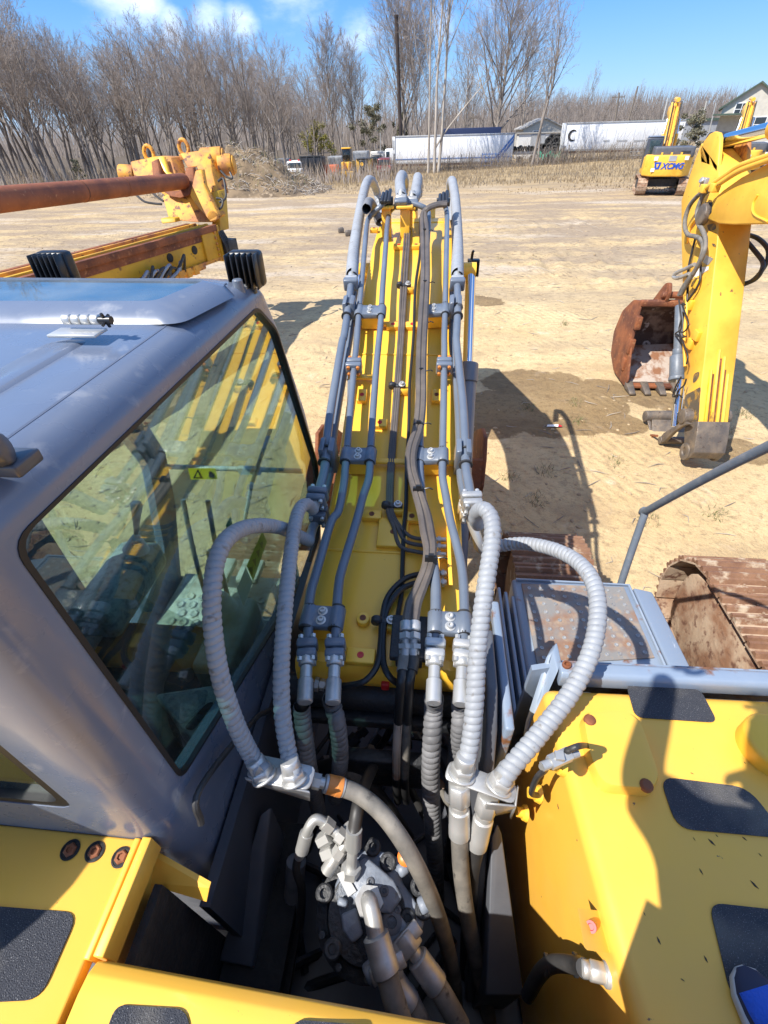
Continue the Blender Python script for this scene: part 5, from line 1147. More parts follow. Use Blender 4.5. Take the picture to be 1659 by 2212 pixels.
# ================================================================== ground
random.seed(21)
def gz(x, y):
    far = max(-1.1, min(1.2, -0.85+.036*(x+6)))
    h = far*smooth01((y-42)/40)
    h += smooth01((y-120)/160)*5*(.8+.4*math.sin(x*.012+1.2))
    return h
def gdet(x, y):
    n1 = noise.noise(V((x*.35, y*.35, 3.1)))*.05+noise.noise(V((x*1.3, y*1.3, 7.7)))*.022+noise.noise(V((x*4.1, y*4.1, 1.3)))*.010
    rough = noise.noise(V((x*.11, y*.16, 9.0)))
    n1 += max(0, rough-.05)*.22*noise.noise(V((x*2.2, y*2.9, 5.0)))
    return n1*(.45+.55*smooth01((y-6)/6))-.012
def axis_pts(a, b_, c, lo, hi, fine, g):
    out = [a]; p = a
    pts = []
    x = c
    while x < hi:
        d = fine if x < b_ else fine+(x-b_)*g
        pts.append(x); x += d
    pts.append(hi); left = []; x = c
    while x > lo:
        d = fine if x > a else fine+(a-x)*g
        x -= d; left.append(max(x, lo))
    return left[::-1]+pts
xs = axis_pts(-7, 7, 0, -420, 420, .11, .055); ys = axis_pts(2.5, 15, 3, -40, 520, .11, .045)
b = MB(); nx = len(xs); vs = []
for y in ys:
    for x in xs:
        f = max(0, 1-max(0, abs(x)-40)/120); vs.append(V((x, y, gz(x, y)+(gdet(x, y) if y > 1 else 0)*f)))
b.add(vs, [[j*nx+i, j*nx+i+1, (j+1)*nx+i+1, (j+1)*nx+i] for j in range(len(ys)-1) for i in range(nx-1)])
def ground_mat():
    m = bpy.data.materials.new('ground'); m.use_nodes = True; nt = m.node_tree; L = nt.links.new; bs = nt.nodes['Principled BSDF']
    bs.inputs['Roughness'].default_value = .95; bs.inputs['Specular IOR Level'].default_value = .15
    geo = nt.nodes.new('ShaderNodeNewGeometry'); pos = geo.outputs['Position']
    def N(scale, detail=6, rough=.6, stretch=(1, 1, 1), off=0, dist=0.0):
        mp = nt.nodes.new('ShaderNodeMapping'); mp.inputs['Scale'].default_value = stretch; mp.inputs['Location'].default_value = (off, off*.7, 0); L(pos, mp.inputs[0])
        n = nt.nodes.new('ShaderNodeTexNoise'); n.inputs['Scale'].default_value = scale; n.inputs['Detail'].default_value = detail; n.inputs['Roughness'].default_value = rough; n.inputs['Distortion'].default_value = dist; L(mp.outputs[0], n.inputs['Vector']); return n.outputs['Fac']
    def MR(v, a, b_, c=0, d=1):
        n = nt.nodes.new('ShaderNodeMapRange'); n.inputs['From Min'].default_value = a; n.inputs['From Max'].default_value = b_; n.inputs['To Min'].default_value = c; n.inputs['To Max'].default_value = d; n.interpolation_type = 'SMOOTHSTEP'; L(v, n.inputs['Value']); return n.outputs[0]
    def MIX(f, a, b_):
        n = nt.nodes.new('ShaderNodeMix'); n.data_type = 'RGBA'
        L(f, n.inputs['Factor'])
        for k, s in (('A', a), ('B', b_)):
            if isinstance(s, tuple): n.inputs[k].default_value = (*s, 1)
            else: L(s, n.inputs[k])
        return n.outputs['Result']
    def MA(op, a, b_, c=None):
        n = nt.nodes.new('ShaderNodeMath'); n.operation = op
        for k, s in enumerate((a, b_, c)):
            if s is None: continue
            if isinstance(s, (int, float)): n.inputs[k].default_value = s
            else: L(s, n.inputs[k])
        return n.outputs[0]
    sx = nt.nodes.new('ShaderNodeSeparateXYZ'); L(pos, sx.inputs[0]); Y = sx.outputs['Y']
    c = MIX(MR(N(.5, 8, .65), .35, .7), (.64, .485, .265), (.53, .385, .195))
    c = MIX(MR(N(9, 6, .7, off=4), .50, .66), c, (.43, .305, .165))           # crumbs and clods
    c = MIX(MR(N(2.2, 8, .7, off=9), .56, .70), c, (.66, .52, .33))          # pale dry sand
    c = MIX(MA('MULTIPLY', MR(N(24, 5, .75, off=12), .56, .66), .75), c, (.30, .215, .125))
    c = MIX(MA('MULTIPLY', MR(N(1.1, 9, .72, (.7, 1, 1), 33), .50, .62), .55), c, (.40, .285, .16))
    # wood chips, dead roots and dry silt: greyer the farther from the machines
    c = MIX(MR(Y, 9, 42, 0, .55), c, (.44, .315, .18))
    fary = MR(Y, 7, 22)
    streak = N(.55, 9, .68, (.32, 1, 1), 2.3)
    c = MIX(MA('MULTIPLY', MR(streak, .38, .58), MA('MULTIPLY_ADD', fary, .82, .16)), c, (.32, .245, .17))
    c = MIX(MA('MULTIPLY', MR(N(.28, 9, .62, (.35, 1, 1), 14), .52, .64), MR(Y, 9, 20, 0, .9)), c, (.50, .42, .33))
    c = MIX(MA('MULTIPLY', MR(N(6, 8, .75, (.6, 1.3, 1), 21), .50, .63), MA('MULTIPLY_ADD', fary, .7, .20)), c, (.20, .145, .095))
    c = MIX(MR(Y, 38, 58), c, MIX(MR(N(.25, 9, .7, (.5, 1, 1), 31), .4, .65), (.37, .27, .15), (.24, .185, .115)))
    c = MIX(MR(Y, 95, 140), c, (.12, .095, .07))
    # damp patches where oil and water ran
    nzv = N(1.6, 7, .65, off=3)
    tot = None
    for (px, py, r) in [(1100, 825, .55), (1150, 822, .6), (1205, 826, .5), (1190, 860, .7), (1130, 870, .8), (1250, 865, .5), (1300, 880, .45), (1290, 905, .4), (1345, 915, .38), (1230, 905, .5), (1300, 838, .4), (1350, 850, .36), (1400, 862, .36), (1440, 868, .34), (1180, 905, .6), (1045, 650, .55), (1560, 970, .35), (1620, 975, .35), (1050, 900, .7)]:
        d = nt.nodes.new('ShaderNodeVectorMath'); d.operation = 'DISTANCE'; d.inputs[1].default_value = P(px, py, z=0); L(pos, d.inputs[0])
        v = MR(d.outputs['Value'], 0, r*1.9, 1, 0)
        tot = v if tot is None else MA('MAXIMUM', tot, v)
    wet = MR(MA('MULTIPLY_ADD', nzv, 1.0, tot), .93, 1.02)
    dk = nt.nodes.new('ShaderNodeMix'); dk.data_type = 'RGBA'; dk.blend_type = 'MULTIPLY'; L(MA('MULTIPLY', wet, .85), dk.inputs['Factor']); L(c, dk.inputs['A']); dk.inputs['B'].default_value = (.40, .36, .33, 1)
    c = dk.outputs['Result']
    L(c, bs.inputs['Base Color'])
    h = MA('ADD', MA('MULTIPLY', N(5, 8, .7, off=6), 1.0), MA('MULTIPLY', N(26, 6, .7, off=2), .45))
    # crawler tread prints in the loose sand
    wv = nt.nodes.new('ShaderNodeTexWave'); wv.inputs['Scale'].default_value = 2.1; wv.inputs['Distortion'].default_value = 1.2; wv.inputs['Detail'].default_value = 2; wv.inputs['Detail Scale'].default_value = 2
    mp = nt.nodes.new('ShaderNodeMapping'); mp.inputs['Rotation'].default_value = (0, 0, R(-25)); L(pos, mp.inputs[0]); L(mp.outputs[0], wv.inputs['Vector'])
    band = MR(N(.35, 3, .5, (.5, 1.6, 1), 40), .58, .64)
    h = MA('ADD', h, MA('MULTIPLY', MA('MULTIPLY', wv.outputs['Fac'], band), .22))
    bp = nt.nodes.new('ShaderNodeBump'); bp.inputs['Strength'].default_value = .75; bp.inputs['Distance'].default_value = .05; L(h, bp.inputs['Height']); L(bp.outputs[0], bs.inputs['Normal'])
    MATS['ground'] = m
ground_mat()
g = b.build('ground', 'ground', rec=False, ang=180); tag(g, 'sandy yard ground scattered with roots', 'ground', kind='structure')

# twigs, roots and clods lying about
def gpos(x, y): return V((x, y, gz(x, y)+gdet(x, y)))
b = MB()
for k in range(1000):
    y = 2.8+random.random()**1.6*26; x = random.uniform(-.9, .9)*(y*.95+3)+1
    p = gpos(x, y); l = random.uniform(.03, .13)*(1+y*.05); t = random.uniform(0, 2*math.pi); dv2 = V((math.cos(t), math.sin(t), random.uniform(-.05, .25)))
    b.cur = 0 if random.random() < .6 else 1
    b.tube([p+dv2*(-l)+V((0, 0, .006)), p+V((random.uniform(-.04, .04), random.uniform(-.04, .04), .014)), p+dv2*l+V((0, 0, .008))], [.003+l*.012, .004+l*.018, .002], 4)
o = b.build('twig_litter', ['bark', 'bark_pale'], rec=False); tag(o, 'dry twigs and root scraps strewn over the sand', 'twigs', kind='stuff')
b = MB()
for k in range(2600):
    y = 3+random.random()**1.4*24; x = random.uniform(-.9, .9)*(y*.95+3)+1
    if noise.noise(V((x*.3, y*.4, 2))) < -.1: continue
    r = random.uniform(.008, .03)*(1+y*.025); p = gpos(x, y); sx_ = random.uniform(.6, 1.4)
    o_ = len(b.v); b.lathe([(.01, -.6), (.8, -.3), (1, .2), (.6, .7), (.01, .85)], (0, 0, 0), (0, 0, 1), 6)
    for i in range(o_, len(b.v)):
        q = b.v[i]; b.v[i] = p+V((q.x*r*sx_*random.uniform(.8, 1.2), q.y*r*random.uniform(.8, 1.2), q.z*r*.7))
    
mat('clod', (.46, .34, .2), .95, 0, (.33, .24, .145), 3)
o = b.build('clods', 'clod', rec=False, ang=10); tag(o, 'small clods and pebbles on the sand', 'clods', kind='stuff')
# green tufts
b = MB()
for (px, py) in [(1240, 870), (1335, 1000), (1400, 1120), (1545, 1108), (1250, 910), (1610, 895), (1140, 880), (720, 890), (760, 800), (1080, 560), (1220, 700), (1160, 1080), (1180, 1020), (980, 985), (1570, 930), (1100, 1030)]:
    c = P(px, py, z=0)
    for k in range(70):
        a_ = random.uniform(0, 6.28); r = random.random()**.7*.16; p = gpos(c.x+r*math.cos(a_), c.y+r*math.sin(a_)); h = random.uniform(.03, .09); d = V((random.uniform(-.06, .06), random.uniform(-.06, .06), h)); s_ = V((math.cos(a_+1.5), math.sin(a_+1.5), 0))*.0035
        b.cur = 0 if random.random() < .55 else 1
        b.add([p-s_, p+s_, p+d], [[0, 1, 2]])
o = b.build('grass_tufts', ['green_grass', 'dead_grass'], rec=False); tag(o, 'thin green and straw grass tufts in the sand', 'grass', kind='stuff')
# dry grass and weeds along the far edge
b = MB()
for k in range(24000):
    y = 40+random.random()**.8*46; x = random.uniform(-.55, .62)*y*1.25
    if y > 62 and x < -3 and random.random() < .8: continue
    if noise.noise(V((x*.12, y*.2, 4)))+(y-50)*.02+random.uniform(-.35, .35) < -.05: continue
    p = V((x, y, gz(x, y))); h = random.uniform(.12, .38)*smooth01((y-39)/14)+.03; s_ = .02+.02*random.random(); d = V((random.uniform(-.3, .3)*h, random.uniform(-.3, .3)*h, h)); b.cur = 0 if random.random() < .8 else 1
    b.add([p+V((-s_, 0, -.02)), p+V((s_, 0, -.02)), p+d], [[0, 1, 2]])
o = b.build('dry_grass', ['dead_grass', 'wood_grey'], rec=False); tag(o, 'straw coloured weeds along the far edge of the yard', 'weeds', kind='stuff')
# litter: a white and red scrap, two dark blocks
b = MB(); p = P(1196, 921, z=.01); b.prism([p+V((-.11, -.02, .0)), p+V((.06, -.03, .012)), p+V((.07, .02, .02)), p+V((-.09, .025, .008))], (0, 0, .006)); b.cur = 1; b.prism([p+V((.06, -.03, .012)), p+V((.12, -.02, .005)), p+V((.12, .02, .006)), p+V((.07, .02, .02))], (0, 0, .006)); o = b.build('wrapper', ['sticker_white', 'red_cap']); tag(o, 'crumpled white and red wrapper on the damp sand', 'litter')
for (px, py, l, lab) in ((737, 503, .26, 'small dark block on the sand left of the boom top'), (756, 509, .42, 'longer dark block on the sand beside the boom top')):
    p = P(px, py, z=0); b = MB(); b.box(p+V((0, 0, .10)), (l, .25, .2)); b.box(p+V((.02, -.03, .21)), (l*.6, .12, .05)); o = b.build('timber_block', 'worn_steel', bevel=.02); o.rotation_euler = (0, 0, .3); tag(o, lab, 'block')
# ================================================================== the excavator standing beside ours
NB = thing('excavator', 'yellow excavator on the right with scuffed upright stick and no bucket', 'excavator', (3.75, .6, 0))
xa, xb = 3.45, 3.83
def cA(x, y): return (1287.7+x*.2239, 257.5+y*.2239)
def cB(x, y): return (1287.7+x*.2239, 643.9+y*.2239)
def pl_(pts, x): return [P(a, b_, x=x) for a, b_ in pts]
# stick, profile seen on its left face
left = [cA(1015, 230), cA(960, 370), cA(820, 790), cA(822, 1200), cA(840, 1877), cB(850, 900), cB(848, 1400), cB(832, 1480), cB(850, 1540), cB(895, 1540), cB(935, 1490), cB(960, 1330), cB(1000, 950), cB(1040, 620), cB(1075, 300), cA(1105, 1750), cA(1160, 1250), cA(1185, 1000), cA(1190, 700), cA(1180, 450)]
b = MB(); b.prism(pl_(left, xa), (xb-xa, 0, 0)); ST = b.build('stick', 'yellow_pale', NB, bevel=.012, seg=2)
# ears for the stick cylinder
ear = [cA(1000, 300), cA(1040, 210), cA(1095, 140), cA(1140, 118), cA(1180, 130), cA(1192, 180), cA(1185, 300), cA(1175, 430), cA(1165, 520), cA(1120, 460), cA(1010, 420)]
b = MB(); b.prism(pl_(ear, xa), (.05, 0, 0)); b.build('cylinder_ear', 'yellow_pale', ST, bevel=.012); b = MB(); q = [p+V((xb-xa-.05, 0, 0)) for p in pl_(ear, xa)]; b.prism(q, (.05, 0, 0)); b.build('cylinder_ear', 'yellow_rusty', ST, bevel=.012)
# wear strips and stained foot
b = MB(); inner = [(cB(1110, 0), cB(1370, 0)), (cB(950, 1420), cB(1200, 1480))]
def face(u, v):
    A, B_, C, D_ = cB(1062, 480), cB(1300, 480), cB(1196, 1360), cB(968, 1340)
    px = (A[0]*(1-u)+B_[0]*u)*(1-v)+(D_[0]*(1-u)+C[0]*u)*v; py = (A[1]*(1-u)+B_[1]*u)*(1-v)+(D_[1]*(1-u)+C[1]*u)*v
    return px, py
lf = pl_(left, xa); pe = [lf[i] for i in (10+1, 12, 13, 14)]
pa, pb = P(*cB(1000, 950), x=xa), P(*cB(1060, 480), x=xa); pc = P(*cB(965, 1300), x=xa); nrm_ = V((0, -(pb-pc).z, (pb-pc).y)).normalized()
if nrm_.z < 0: nrm_ = -nrm_
for k, (u, v0, ln) in enumerate(((.14, .25, .75), (.36, .02, .98), (.58, .1, .88), (.78, .3, .7))):
    b = MB(); s0 = pb+(pc-pb)*v0; s1 = pb+(pc-pb)*min(1, v0+ln); x_ = xa+.03+(xb-xa-.06)*u
    b.hexa([V((x_, s0.y, s0.z))-nrm_*.01, V((x_+.045, s0.y, s0.z))-nrm_*.01, V((x_+.045, s1.y, s1.z))-nrm_*.01, V((x_, s1.y, s1.z))-nrm_*.01], [V((x_+.018, s0.y, s0.z))+nrm_*.014, V((x_+.027, s0.y, s0.z))+nrm_*.014, V((x_+.04, s1.y, s1.z))+nrm_*.018, V((x_+.006, s1.y, s1.z))+nrm_*.018]); b.build('wear_strip', 'yellow_scuffed', ST, bevel=.003, seg=1)
for k, (u, v0, ln) in enumerate(((.255, .30, .70), (.48, .12, .86), (.69, .25, .72))):
    b = MB(); s0 = pb+(pc-pb)*v0; s1 = pb+(pc-pb)*min(1, v0+ln); x_ = xa+.03+(xb-xa-.06)*u
    b.hexa([V((x_, s0.y, s0.z))-nrm_*.01, V((x_+.03, s0.y, s0.z))-nrm_*.01, V((x_+.03, s1.y, s1.z))-nrm_*.01, V((x_, s1.y, s1.z))-nrm_*.01], [V((x_+.010, s0.y, s0.z))+nrm_*.003, V((x_+.018, s0.y, s0.z))+nrm_*.003, V((x_+.027, s1.y, s1.z))+nrm_*.003, V((x_+.003, s1.y, s1.z))+nrm_*.003]); b.build('scraped_groove', 'rust', ST)
mat('grime', (0.11, 0.085, 0.055), .6, 0, (.40, .22, .04), 9, .50, .60)
for pts_ in ([cB(850, 940), cB(930, 900), cB(1012, 850), cB(1000, 960), cB(985, 1190), cB(852, 1190)], [cB(940, 730), cB(1000, 705), cB(985, 780), cB(930, 830)], [cA(1065, 1020), cA(1150, 1000), cA(1160, 1060), cA(1090, 1085)], [cA(1115, 1195), cA(1150, 1205), cA(1160, 1235), cA(1125, 1225)]):
    b = MB(); b.prism(rpoly(pl_(pts_, xa-.003), .05, 3), (.002, 0, 0)); b.build('oil_stain', 'grime', ST)
b = MB(); pts_ = pl_([cB(850, 1190), cB(848, 1400), cB(832, 1480), cB(850, 1542), cB(897, 1542), cB(940, 1490), cB(968, 1330), cB(985, 1190)], xa-.006)
b.prism(pts_, (xb-xa+.012, 0, 0)); b.build('stick_tip', 'worn_steel', ST, bevel=.01)
b = MB(); c = P(*cB(862, 1480), x=xa); b.lathe([(.115, 0), (.115, .05), (.055, .052), (.05, .02)], c+V((.03, 0, 0)), (-1, 0, 0), 24); b.lathe([(.115, 0), (.115, .05), (.055, .052), (.05, .02)], c+V((xb-xa-.03, 0, 0)), (1, 0, 0), 24); b.build('pin_boss', 'worn_steel', ST, bevel=.005)
# grubby oil stains on the left face
# linkage: lever, tipping links and the loose pin hook
b = MB(); c0 = P(*cB(885, 1140), x=xa-.03); b.cyl(c0+V((-.08, 0, 0)), c0+V((xb-xa+.12, 0, 0)), .10, 20); b.cyl(P(*cB(835, 1160), x=xa-.06), P(*cB(835, 1160), x=xa-.06)+V((.1, 0, 0)), .09, 20)
q = pl_([cB(860, 1190), cB(800, 1210), cB(650, 1300), cB(610, 1350), cB(615, 1395), cB(650, 1390), cB(750, 1290), cB(830, 1235), cB(900, 1215)], xa-.09); b.prism(q, (.05, 0, 0)); b.build('tipping_lever', 'worn_steel', NB, bevel=.01)
b = MB(); q0 = P(*cB(470, 1140), x=xa-.12); b.cyl(q0, q0+V((.75, 0.05, 0)), .085, 20); q = [q0+V((.02, -.1, -.04)), q0+V((.02, .1, .02)), q0+V((.18, -.35, -.38)), q0+V((.12, -.45, -.40))]; b.prism(q, (.05, 0, 0)); b.prism([p+V((.58, 0, 0)) for p in q], (.05, 0, 0)); b.box(q0+V((.36, -.22, -.16)), (.55, .42, .04), (V((1, 0, 0)), V((0, .75, .65)), V((0, -.65, .75)))); b.cyl(P(*cB(610, 1370), x=xa-.1), P(*cB(610, 1370), x=xa-.1)+V((.72, .0, 0)), .055, 16); b.build('bucket_link', 'worn_steel', NB, bevel=.008)
b = MB(); h0 = [cB(590, 1330), cB(530, 1325), cB(508, 1345), cB(512, 1385), cB(530, 1370), cB(545, 1345)]; b.tube(spl(pl_(h0, xa-.1), 5), .018, 8); b.tube(pl_([cB(520, 1350), cB(515, 1420)], xa-.1), .016, 8); b.build('pin_hook', 'rust', NB)
# bucket cylinder along the stick front
r0 = P(*cB(765, 1240), x=xa-.03); r1 = P(*cB(812, 790), x=xa-.03); r2 = P(*cB(785, 560), x=xa-.03); r3 = P(*cA(810, 1800), x=xa-.03)
b = MB(); b.cyl(r0, r1, .058, 20); rod = b.build('cylinder_rod', 'chrome', NB)
b = MB(); q1 = P(*cB(780, 760), x=xa-.03); b.cyl(q1, r2, .095, 24); b.cyl(q1+(q1-r2).normalized()*.05, q1, .105, 24); b.cyl(r2, P(*cB(795, 490), x=xa-.03), .07, 20); b.cyl(P(*cB(795, 500), x=xa-.03), r3, .062, 20); b.box(q1+V((.10, 0, 0)), (.16, .10, .09)); b.build('bucket_cylinder', 'rail_paint', NB, bevel=.005)
def ntube(pts, x, r, m='rubber_dusty', name='hydraulic_hose', sp=True, dx=None):
    q = [P(a, b_, x=x if dx is None else x+dx[i]) for i, (a, b_) in enumerate(pts)]
    g = MB(); g.tube(spl(q, 8) if sp else q, r, 12); return g.build(name, m, NB)
ntube([cA(870, 1700), cB(872, 100), cB(850, 400), cB(858, 660)], xa-.05, .02, 'yellow_pale', 'steel_tube')
for pts, r in (([cA(1040, 690), cA(960, 760), cA(900, 840), cA(862, 950), cA(858, 1050), cA(890, 1115), cA(950, 1130), cA(1010, 1160), cA(1035, 1230), cA(1015, 1330), cA(960, 1450), cA(880, 1560), cA(830, 1640), cA(800, 1700)], .027), ([cA(1120, 670), cA(1045, 720), cA(1000, 810), cA(975, 900), cA(985, 1000), cA(1030, 1080), cA(1055, 1160), cA(1045, 1270), cA(1000, 1380), cA(930, 1500), cA(870, 1600), cA(820, 1690)], .027)):
    ntube(pts, xa-.12, r, 'rubber_dusty')
ntube([cA(950, 1400), cA(870, 1440), cA(800, 1470), cA(755, 1500), cA(750, 1525), cA(800, 1530), cA(900, 1490)], xa-.08, .024, 'zinc_dull')
ntube([cA(960, 1140), cA(930, 1260), cA(890, 1450), cA(880, 1700), cA(870, 1850)], xa-.05, .014, 'cable_dark'); ntube([cA(1010, 1380), cA(1000, 1560), cA(930, 1690), cA(850, 1790)], xa-.05, .014, 'rubber')
ntube([cA(960, 960), cA(905, 1040), cA(880, 1130), cA(870, 1200)], xa-.03, .02, 'yellow_pale')
for pts in ([cA(860, 1790), cB(830, 60), cB(880, 200), cB(890, 270), cB(840, 330), cB(800, 320), cB(765, 350), cB(820, 380), cB(870, 370)], [cB(800, 20), cB(815, 200), cB(800, 320), cB(850, 450), cB(885, 560), cB(870, 640)], [cB(820, 760), cB(770, 850), cB(740, 950), cB(790, 930), cB(830, 960)], [cB(870, 780), cB(850, 840), cB(790, 900), cB(760, 1020)]):
    ntube(pts, xa-.10, .010, 'cable_dark')
b = MB()
for (x, y) in ((905, 60), (910, 440), (972, 360), (965, 1700-1877+30)):
    c = P(*cB(x, y), x=xa-.02); b.box(c, (.05, .13, .12))
b.build('pipe_clip', 'yellow', ST, bevel=.006)
b = MB(); q = pl_([cA(1030, 1380), cA(1060, 1310), cA(1130, 1345), cA(1080, 1410)], xa-.004); b.prism(q, (.003, 0, 0)); b.build('worn_patch', 'zinc_dull', ST); b = MB(); q = pl_([cA(1000, 1430), cA(1085, 1420), cA(1080, 1455), cA(910, 1555), cA(920, 1520)], xa-.004); b.prism(q, (.003, 0, 0)); b.build('white_decal', 'sticker_white', ST)
# boom, forked over the stick
xB0, xB1 = 3.36, 3.92
tp = [cA(1060, 960), cA(1085, 860), cA(1130, 770), cA(1230, 680), cA(1400, 560), cA(1659, 420)]
bt = [cA(1659, 1010), cA(1320, 1018), cA(1180, 1010)]
q = pl_(tp+bt, xB0); yb = q[5].y
back = [V((xB0, 4.6, 3.35)), V((xB0, 3.2, 3.05)), V((xB0, 1.3, 2.1)), V((xB0, .9, 1.95)), V((xB0, 1.1, 1.65)), V((xB0, 3.3, 2.45)), V((xB0, 4.7, 2.62))]
b = MB(); b.prism(q[:6]+back+q[6:], (xB1-xB0, 0, 0)); BN = b.build('boom', 'yellow_pale', NB, bevel=.015, seg=2)
b = MB(); c = P(*cA(1050, 920), x=xB0); b.lathe([(.12, -.02), (.12, .05), (.10, .06), (.03, .06)], c, (-1, 0, 0), 24); b.build('boom_pin', 'worn_steel', BN, bevel=.006)
b = MB(); b.tube(spl(pl_([cA(1560, 730), cA(1520, 800), cA(1510, 880), cA(1540, 930), cA(1620, 970), cA(1659, 990)], xB0-.004), 6), .012, 6); b.build('weld_seam', 'yellow', BN)
for o_, pts in ((0, [cA(1040, 680), cA(1100, 640), cA(1250, 540), cA(1400, 445), cA(1659, 355), cA(1900, 270)]), (.0, [cA(1130, 665), cA(1250, 580), cA(1400, 490), cA(1659, 395), cA(1900, 310)])):
    ntube(pts, xB0-.06, .03, 'yellow_pale', 'steel_tube')
b = MB(); 
for (x, y) in ((1050, 670), (1145, 660)): c = P(*cA(x, y), x=xB0-.06); b.box(c, (.09, .11, .09))
b.build('pipe_flange', 'yellow_pale', BN, bevel=.01)
b = MB(); c = P(*cA(1045, 610), x=xB0-.02); b.box(c, (.05, .12, .10)); b.cyl(c, c+V((-.06, -.02, .03)), .035, 10); b.build('boom_fitting', 'zinc_dull', BN, bevel=.008)
b = MB(); q = pl_([cA(1055, 800), cA(1120, 800), cA(1110, 900), cA(1060, 960), cA(1010, 980), cA(1005, 880)], xB0-.005); b.prism(q, (.004, 0, 0)); b.build('grease_stain', 'dark_iron', BN)
b = MB(); c0, c1_ = P(*cA(1210, 215), x=3.64), P(*cA(1659, 105), x=3.64); dd_ = (c1_-c0).normalized(); b.cyl(c0, c0+dd_*1.2, .075, 24); b.build('cylinder_rod', 'chrome', NB); b = MB(); b.cyl(c0+dd_*1.15, c0+dd_*2.8, .11, 24); b.build('stick_cylinder', 'yellow_pale', NB, bevel=.006); b = MB(); b.cyl(c0+V((-.17, 0, 0)), c0+V((.17, 0, 0)), .10, 20); b.build('rod_eye', 'dark_iron', NB, bevel=.01)
# black hoses looping behind the stick
for pts, x in (([cA(1450, 1110), cA(1560, 1150), cA(1650, 1240), cA(1659, 1340), cA(1600, 1460), cA(1500, 1560), cA(1400, 1590)], xb+.12), ([cA(1445, 1170), cA(1530, 1270), cA(1605, 1370), cA(1600, 1450), cA(1540, 1540), cA(1400, 1605)], xb+.06)):
    ntube(pts, x, .026, 'rubber')
# tracks and the house behind the frame edge
random.seed(31)
track(2.47, .95, 4.25, .95, .64, NB, 'track_dusty', 'track_dusty'); track(5.0, .95, 4.25, .95, .64, NB, 'track_dusty', 'track_dusty')
b = MB(); b.box((3.75, .9, .62), (2.0, 2.0, .40)); b.cyl((3.75, .6, .8), (3.75, .6, 1.05), .6, 28); b.build('chassis', 'track_dusty', NB)
b = MB(); b.prism(rpoly([V((2.45, 1.3, 1.06)), V((5.1, 1.3, 1.06)), V((5.1, -1.6, 1.06)), V((4.5, -2.2, 1.06)), V((3.0, -2.2, 1.06)), V((2.45, -1.6, 1.06))], .2, 4), (0, 0, .95)); b.prism(rpoly([V((4.1, 1.1, 2.0)), V((5.1, 1.1, 2.0)), V((5.1, -1.9, 2.0)), V((4.1, -1.9, 2.0))], .1, 4), (0, 0, .45)); b.build('engine_hood', 'yellow_pale', NB, bevel=.04)

# ---- its bucket lying on the sand
def cE(x, y): return (948.8+x*.4281, 338.9+y*.4281)
BKT = thing('excavator_bucket', 'rusty toothed bucket lying on the sand behind the upright stick', 'bucket', (3.85, 8.3, 0))
# side profile in (depth, height): opening looks towards us
def bprof(x): return [V((x, 8.02, .16)), V((x, 8.12, .05)), V((x, 8.75, .06)), V((x, 9.12, .25)), V((x, 9.28, .62)), V((x, 9.15, 1.02)), V((x, 8.8, 1.30)), V((x, 8.52, 1.36)), V((x, 8.44, 1.30)), V((x, 8.36, .75))]
xl, xr = 3.42, 4.55
b = MB()
for x in (xl, xr-.03): b.prism(rpoly(bprof(x), .06, 3), (.03, 0, 0))
b.build('side_plate', 'rust', BKT, bevel=.006)
b = MB(); pr = bprof(0)[1:9]; 
for u, v in zip(pr, pr[1:]):
    nn = V((0, -(v-u).z, (v-u).y)).normalized()*.03; b.hexa([V((xl+.032, u.y, u.z)), V((xr-.032, u.y, u.z)), V((xr-.032, v.y, v.z)), V((xl+.032, v.y, v.z))], [V((xl+.032, u.y, u.z))+nn, V((xr-.032, u.y, u.z))+nn, V((xr-.032, v.y, v.z))+nn, V((xl+.032, v.y, v.z))+nn])
b.build('bucket_shell', 'bucket_inside', BKT)
b = MB(); b.hexa([V((xl+.05, 8.2, .09)), V((xr-.05, 8.2, .09)), V((xr-.05, 8.95, .14)), V((xl+.05, 8.95, .14))], [V((xl+.1, 8.35, .12)), V((xr-.05, 8.35, .12)), V((xr-.05, 9.0, .50)), V((xl+.1, 8.98, .46))]); b.build('mud_cake', 'caked_mud', BKT, bevel=.03, seg=3)
b = MB(); b.box(((xl+xr)/2, 8.48, 1.33), (xr-xl, .10, .10)); b.cyl((xl+.3, 8.5, 1.45), (xr-.1, 8.5, 1.45), .055, 16); b.build('top_bar', 'rust', BKT, bevel=.02)
for x in (xl+.36, xl+.72):
    b = MB(); b.prism(rpoly([V((x, 8.42, 1.36)), V((x, 8.40, 1.52)), V((x, 8.5, 1.64)), V((x, 8.64, 1.60)), V((x, 8.95, 1.22)), V((x, 8.7, 1.22))], .06, 4), (.05, 0, 0)); b.build('bucket_ear', 'rust', BKT, bevel=.006)
b = MB(); b.box(((xl+xr)/2, 8.07, .08), (xr-xl, .14, .05)); b.build('cutting_edge', 'rust', BKT, bevel=.01)
for k in range(5):
    x = xl+.06+(xr-xl-.12)*k/4; b = MB(); b.hexa([V((x-.065, 8.1, .03)), V((x+.065, 8.1, .03)), V((x+.065, 8.1, .15)), V((x-.065, 8.1, .15))], [V((x-.05, 7.80, .015)), V((x+.05, 7.80, .015)), V((x+.05, 7.80, .06)), V((x-.05, 7.80, .06))]); b.build('bucket_tooth', 'worn_steel', BKT, bevel=.015)
for z0, z1 in ((.95, 1.15), (.55, .78), (.25, .45)):
    b = MB(); b.prism([V((xl-.03, 8.30, z0)), V((xl-.03, 8.42, z0)), V((xl-.03, 8.44, z1)), V((xl-.03, 8.32, z1))], (.09, 0, 0)); b.build('side_cutter', 'rust', BKT, bevel=.008)
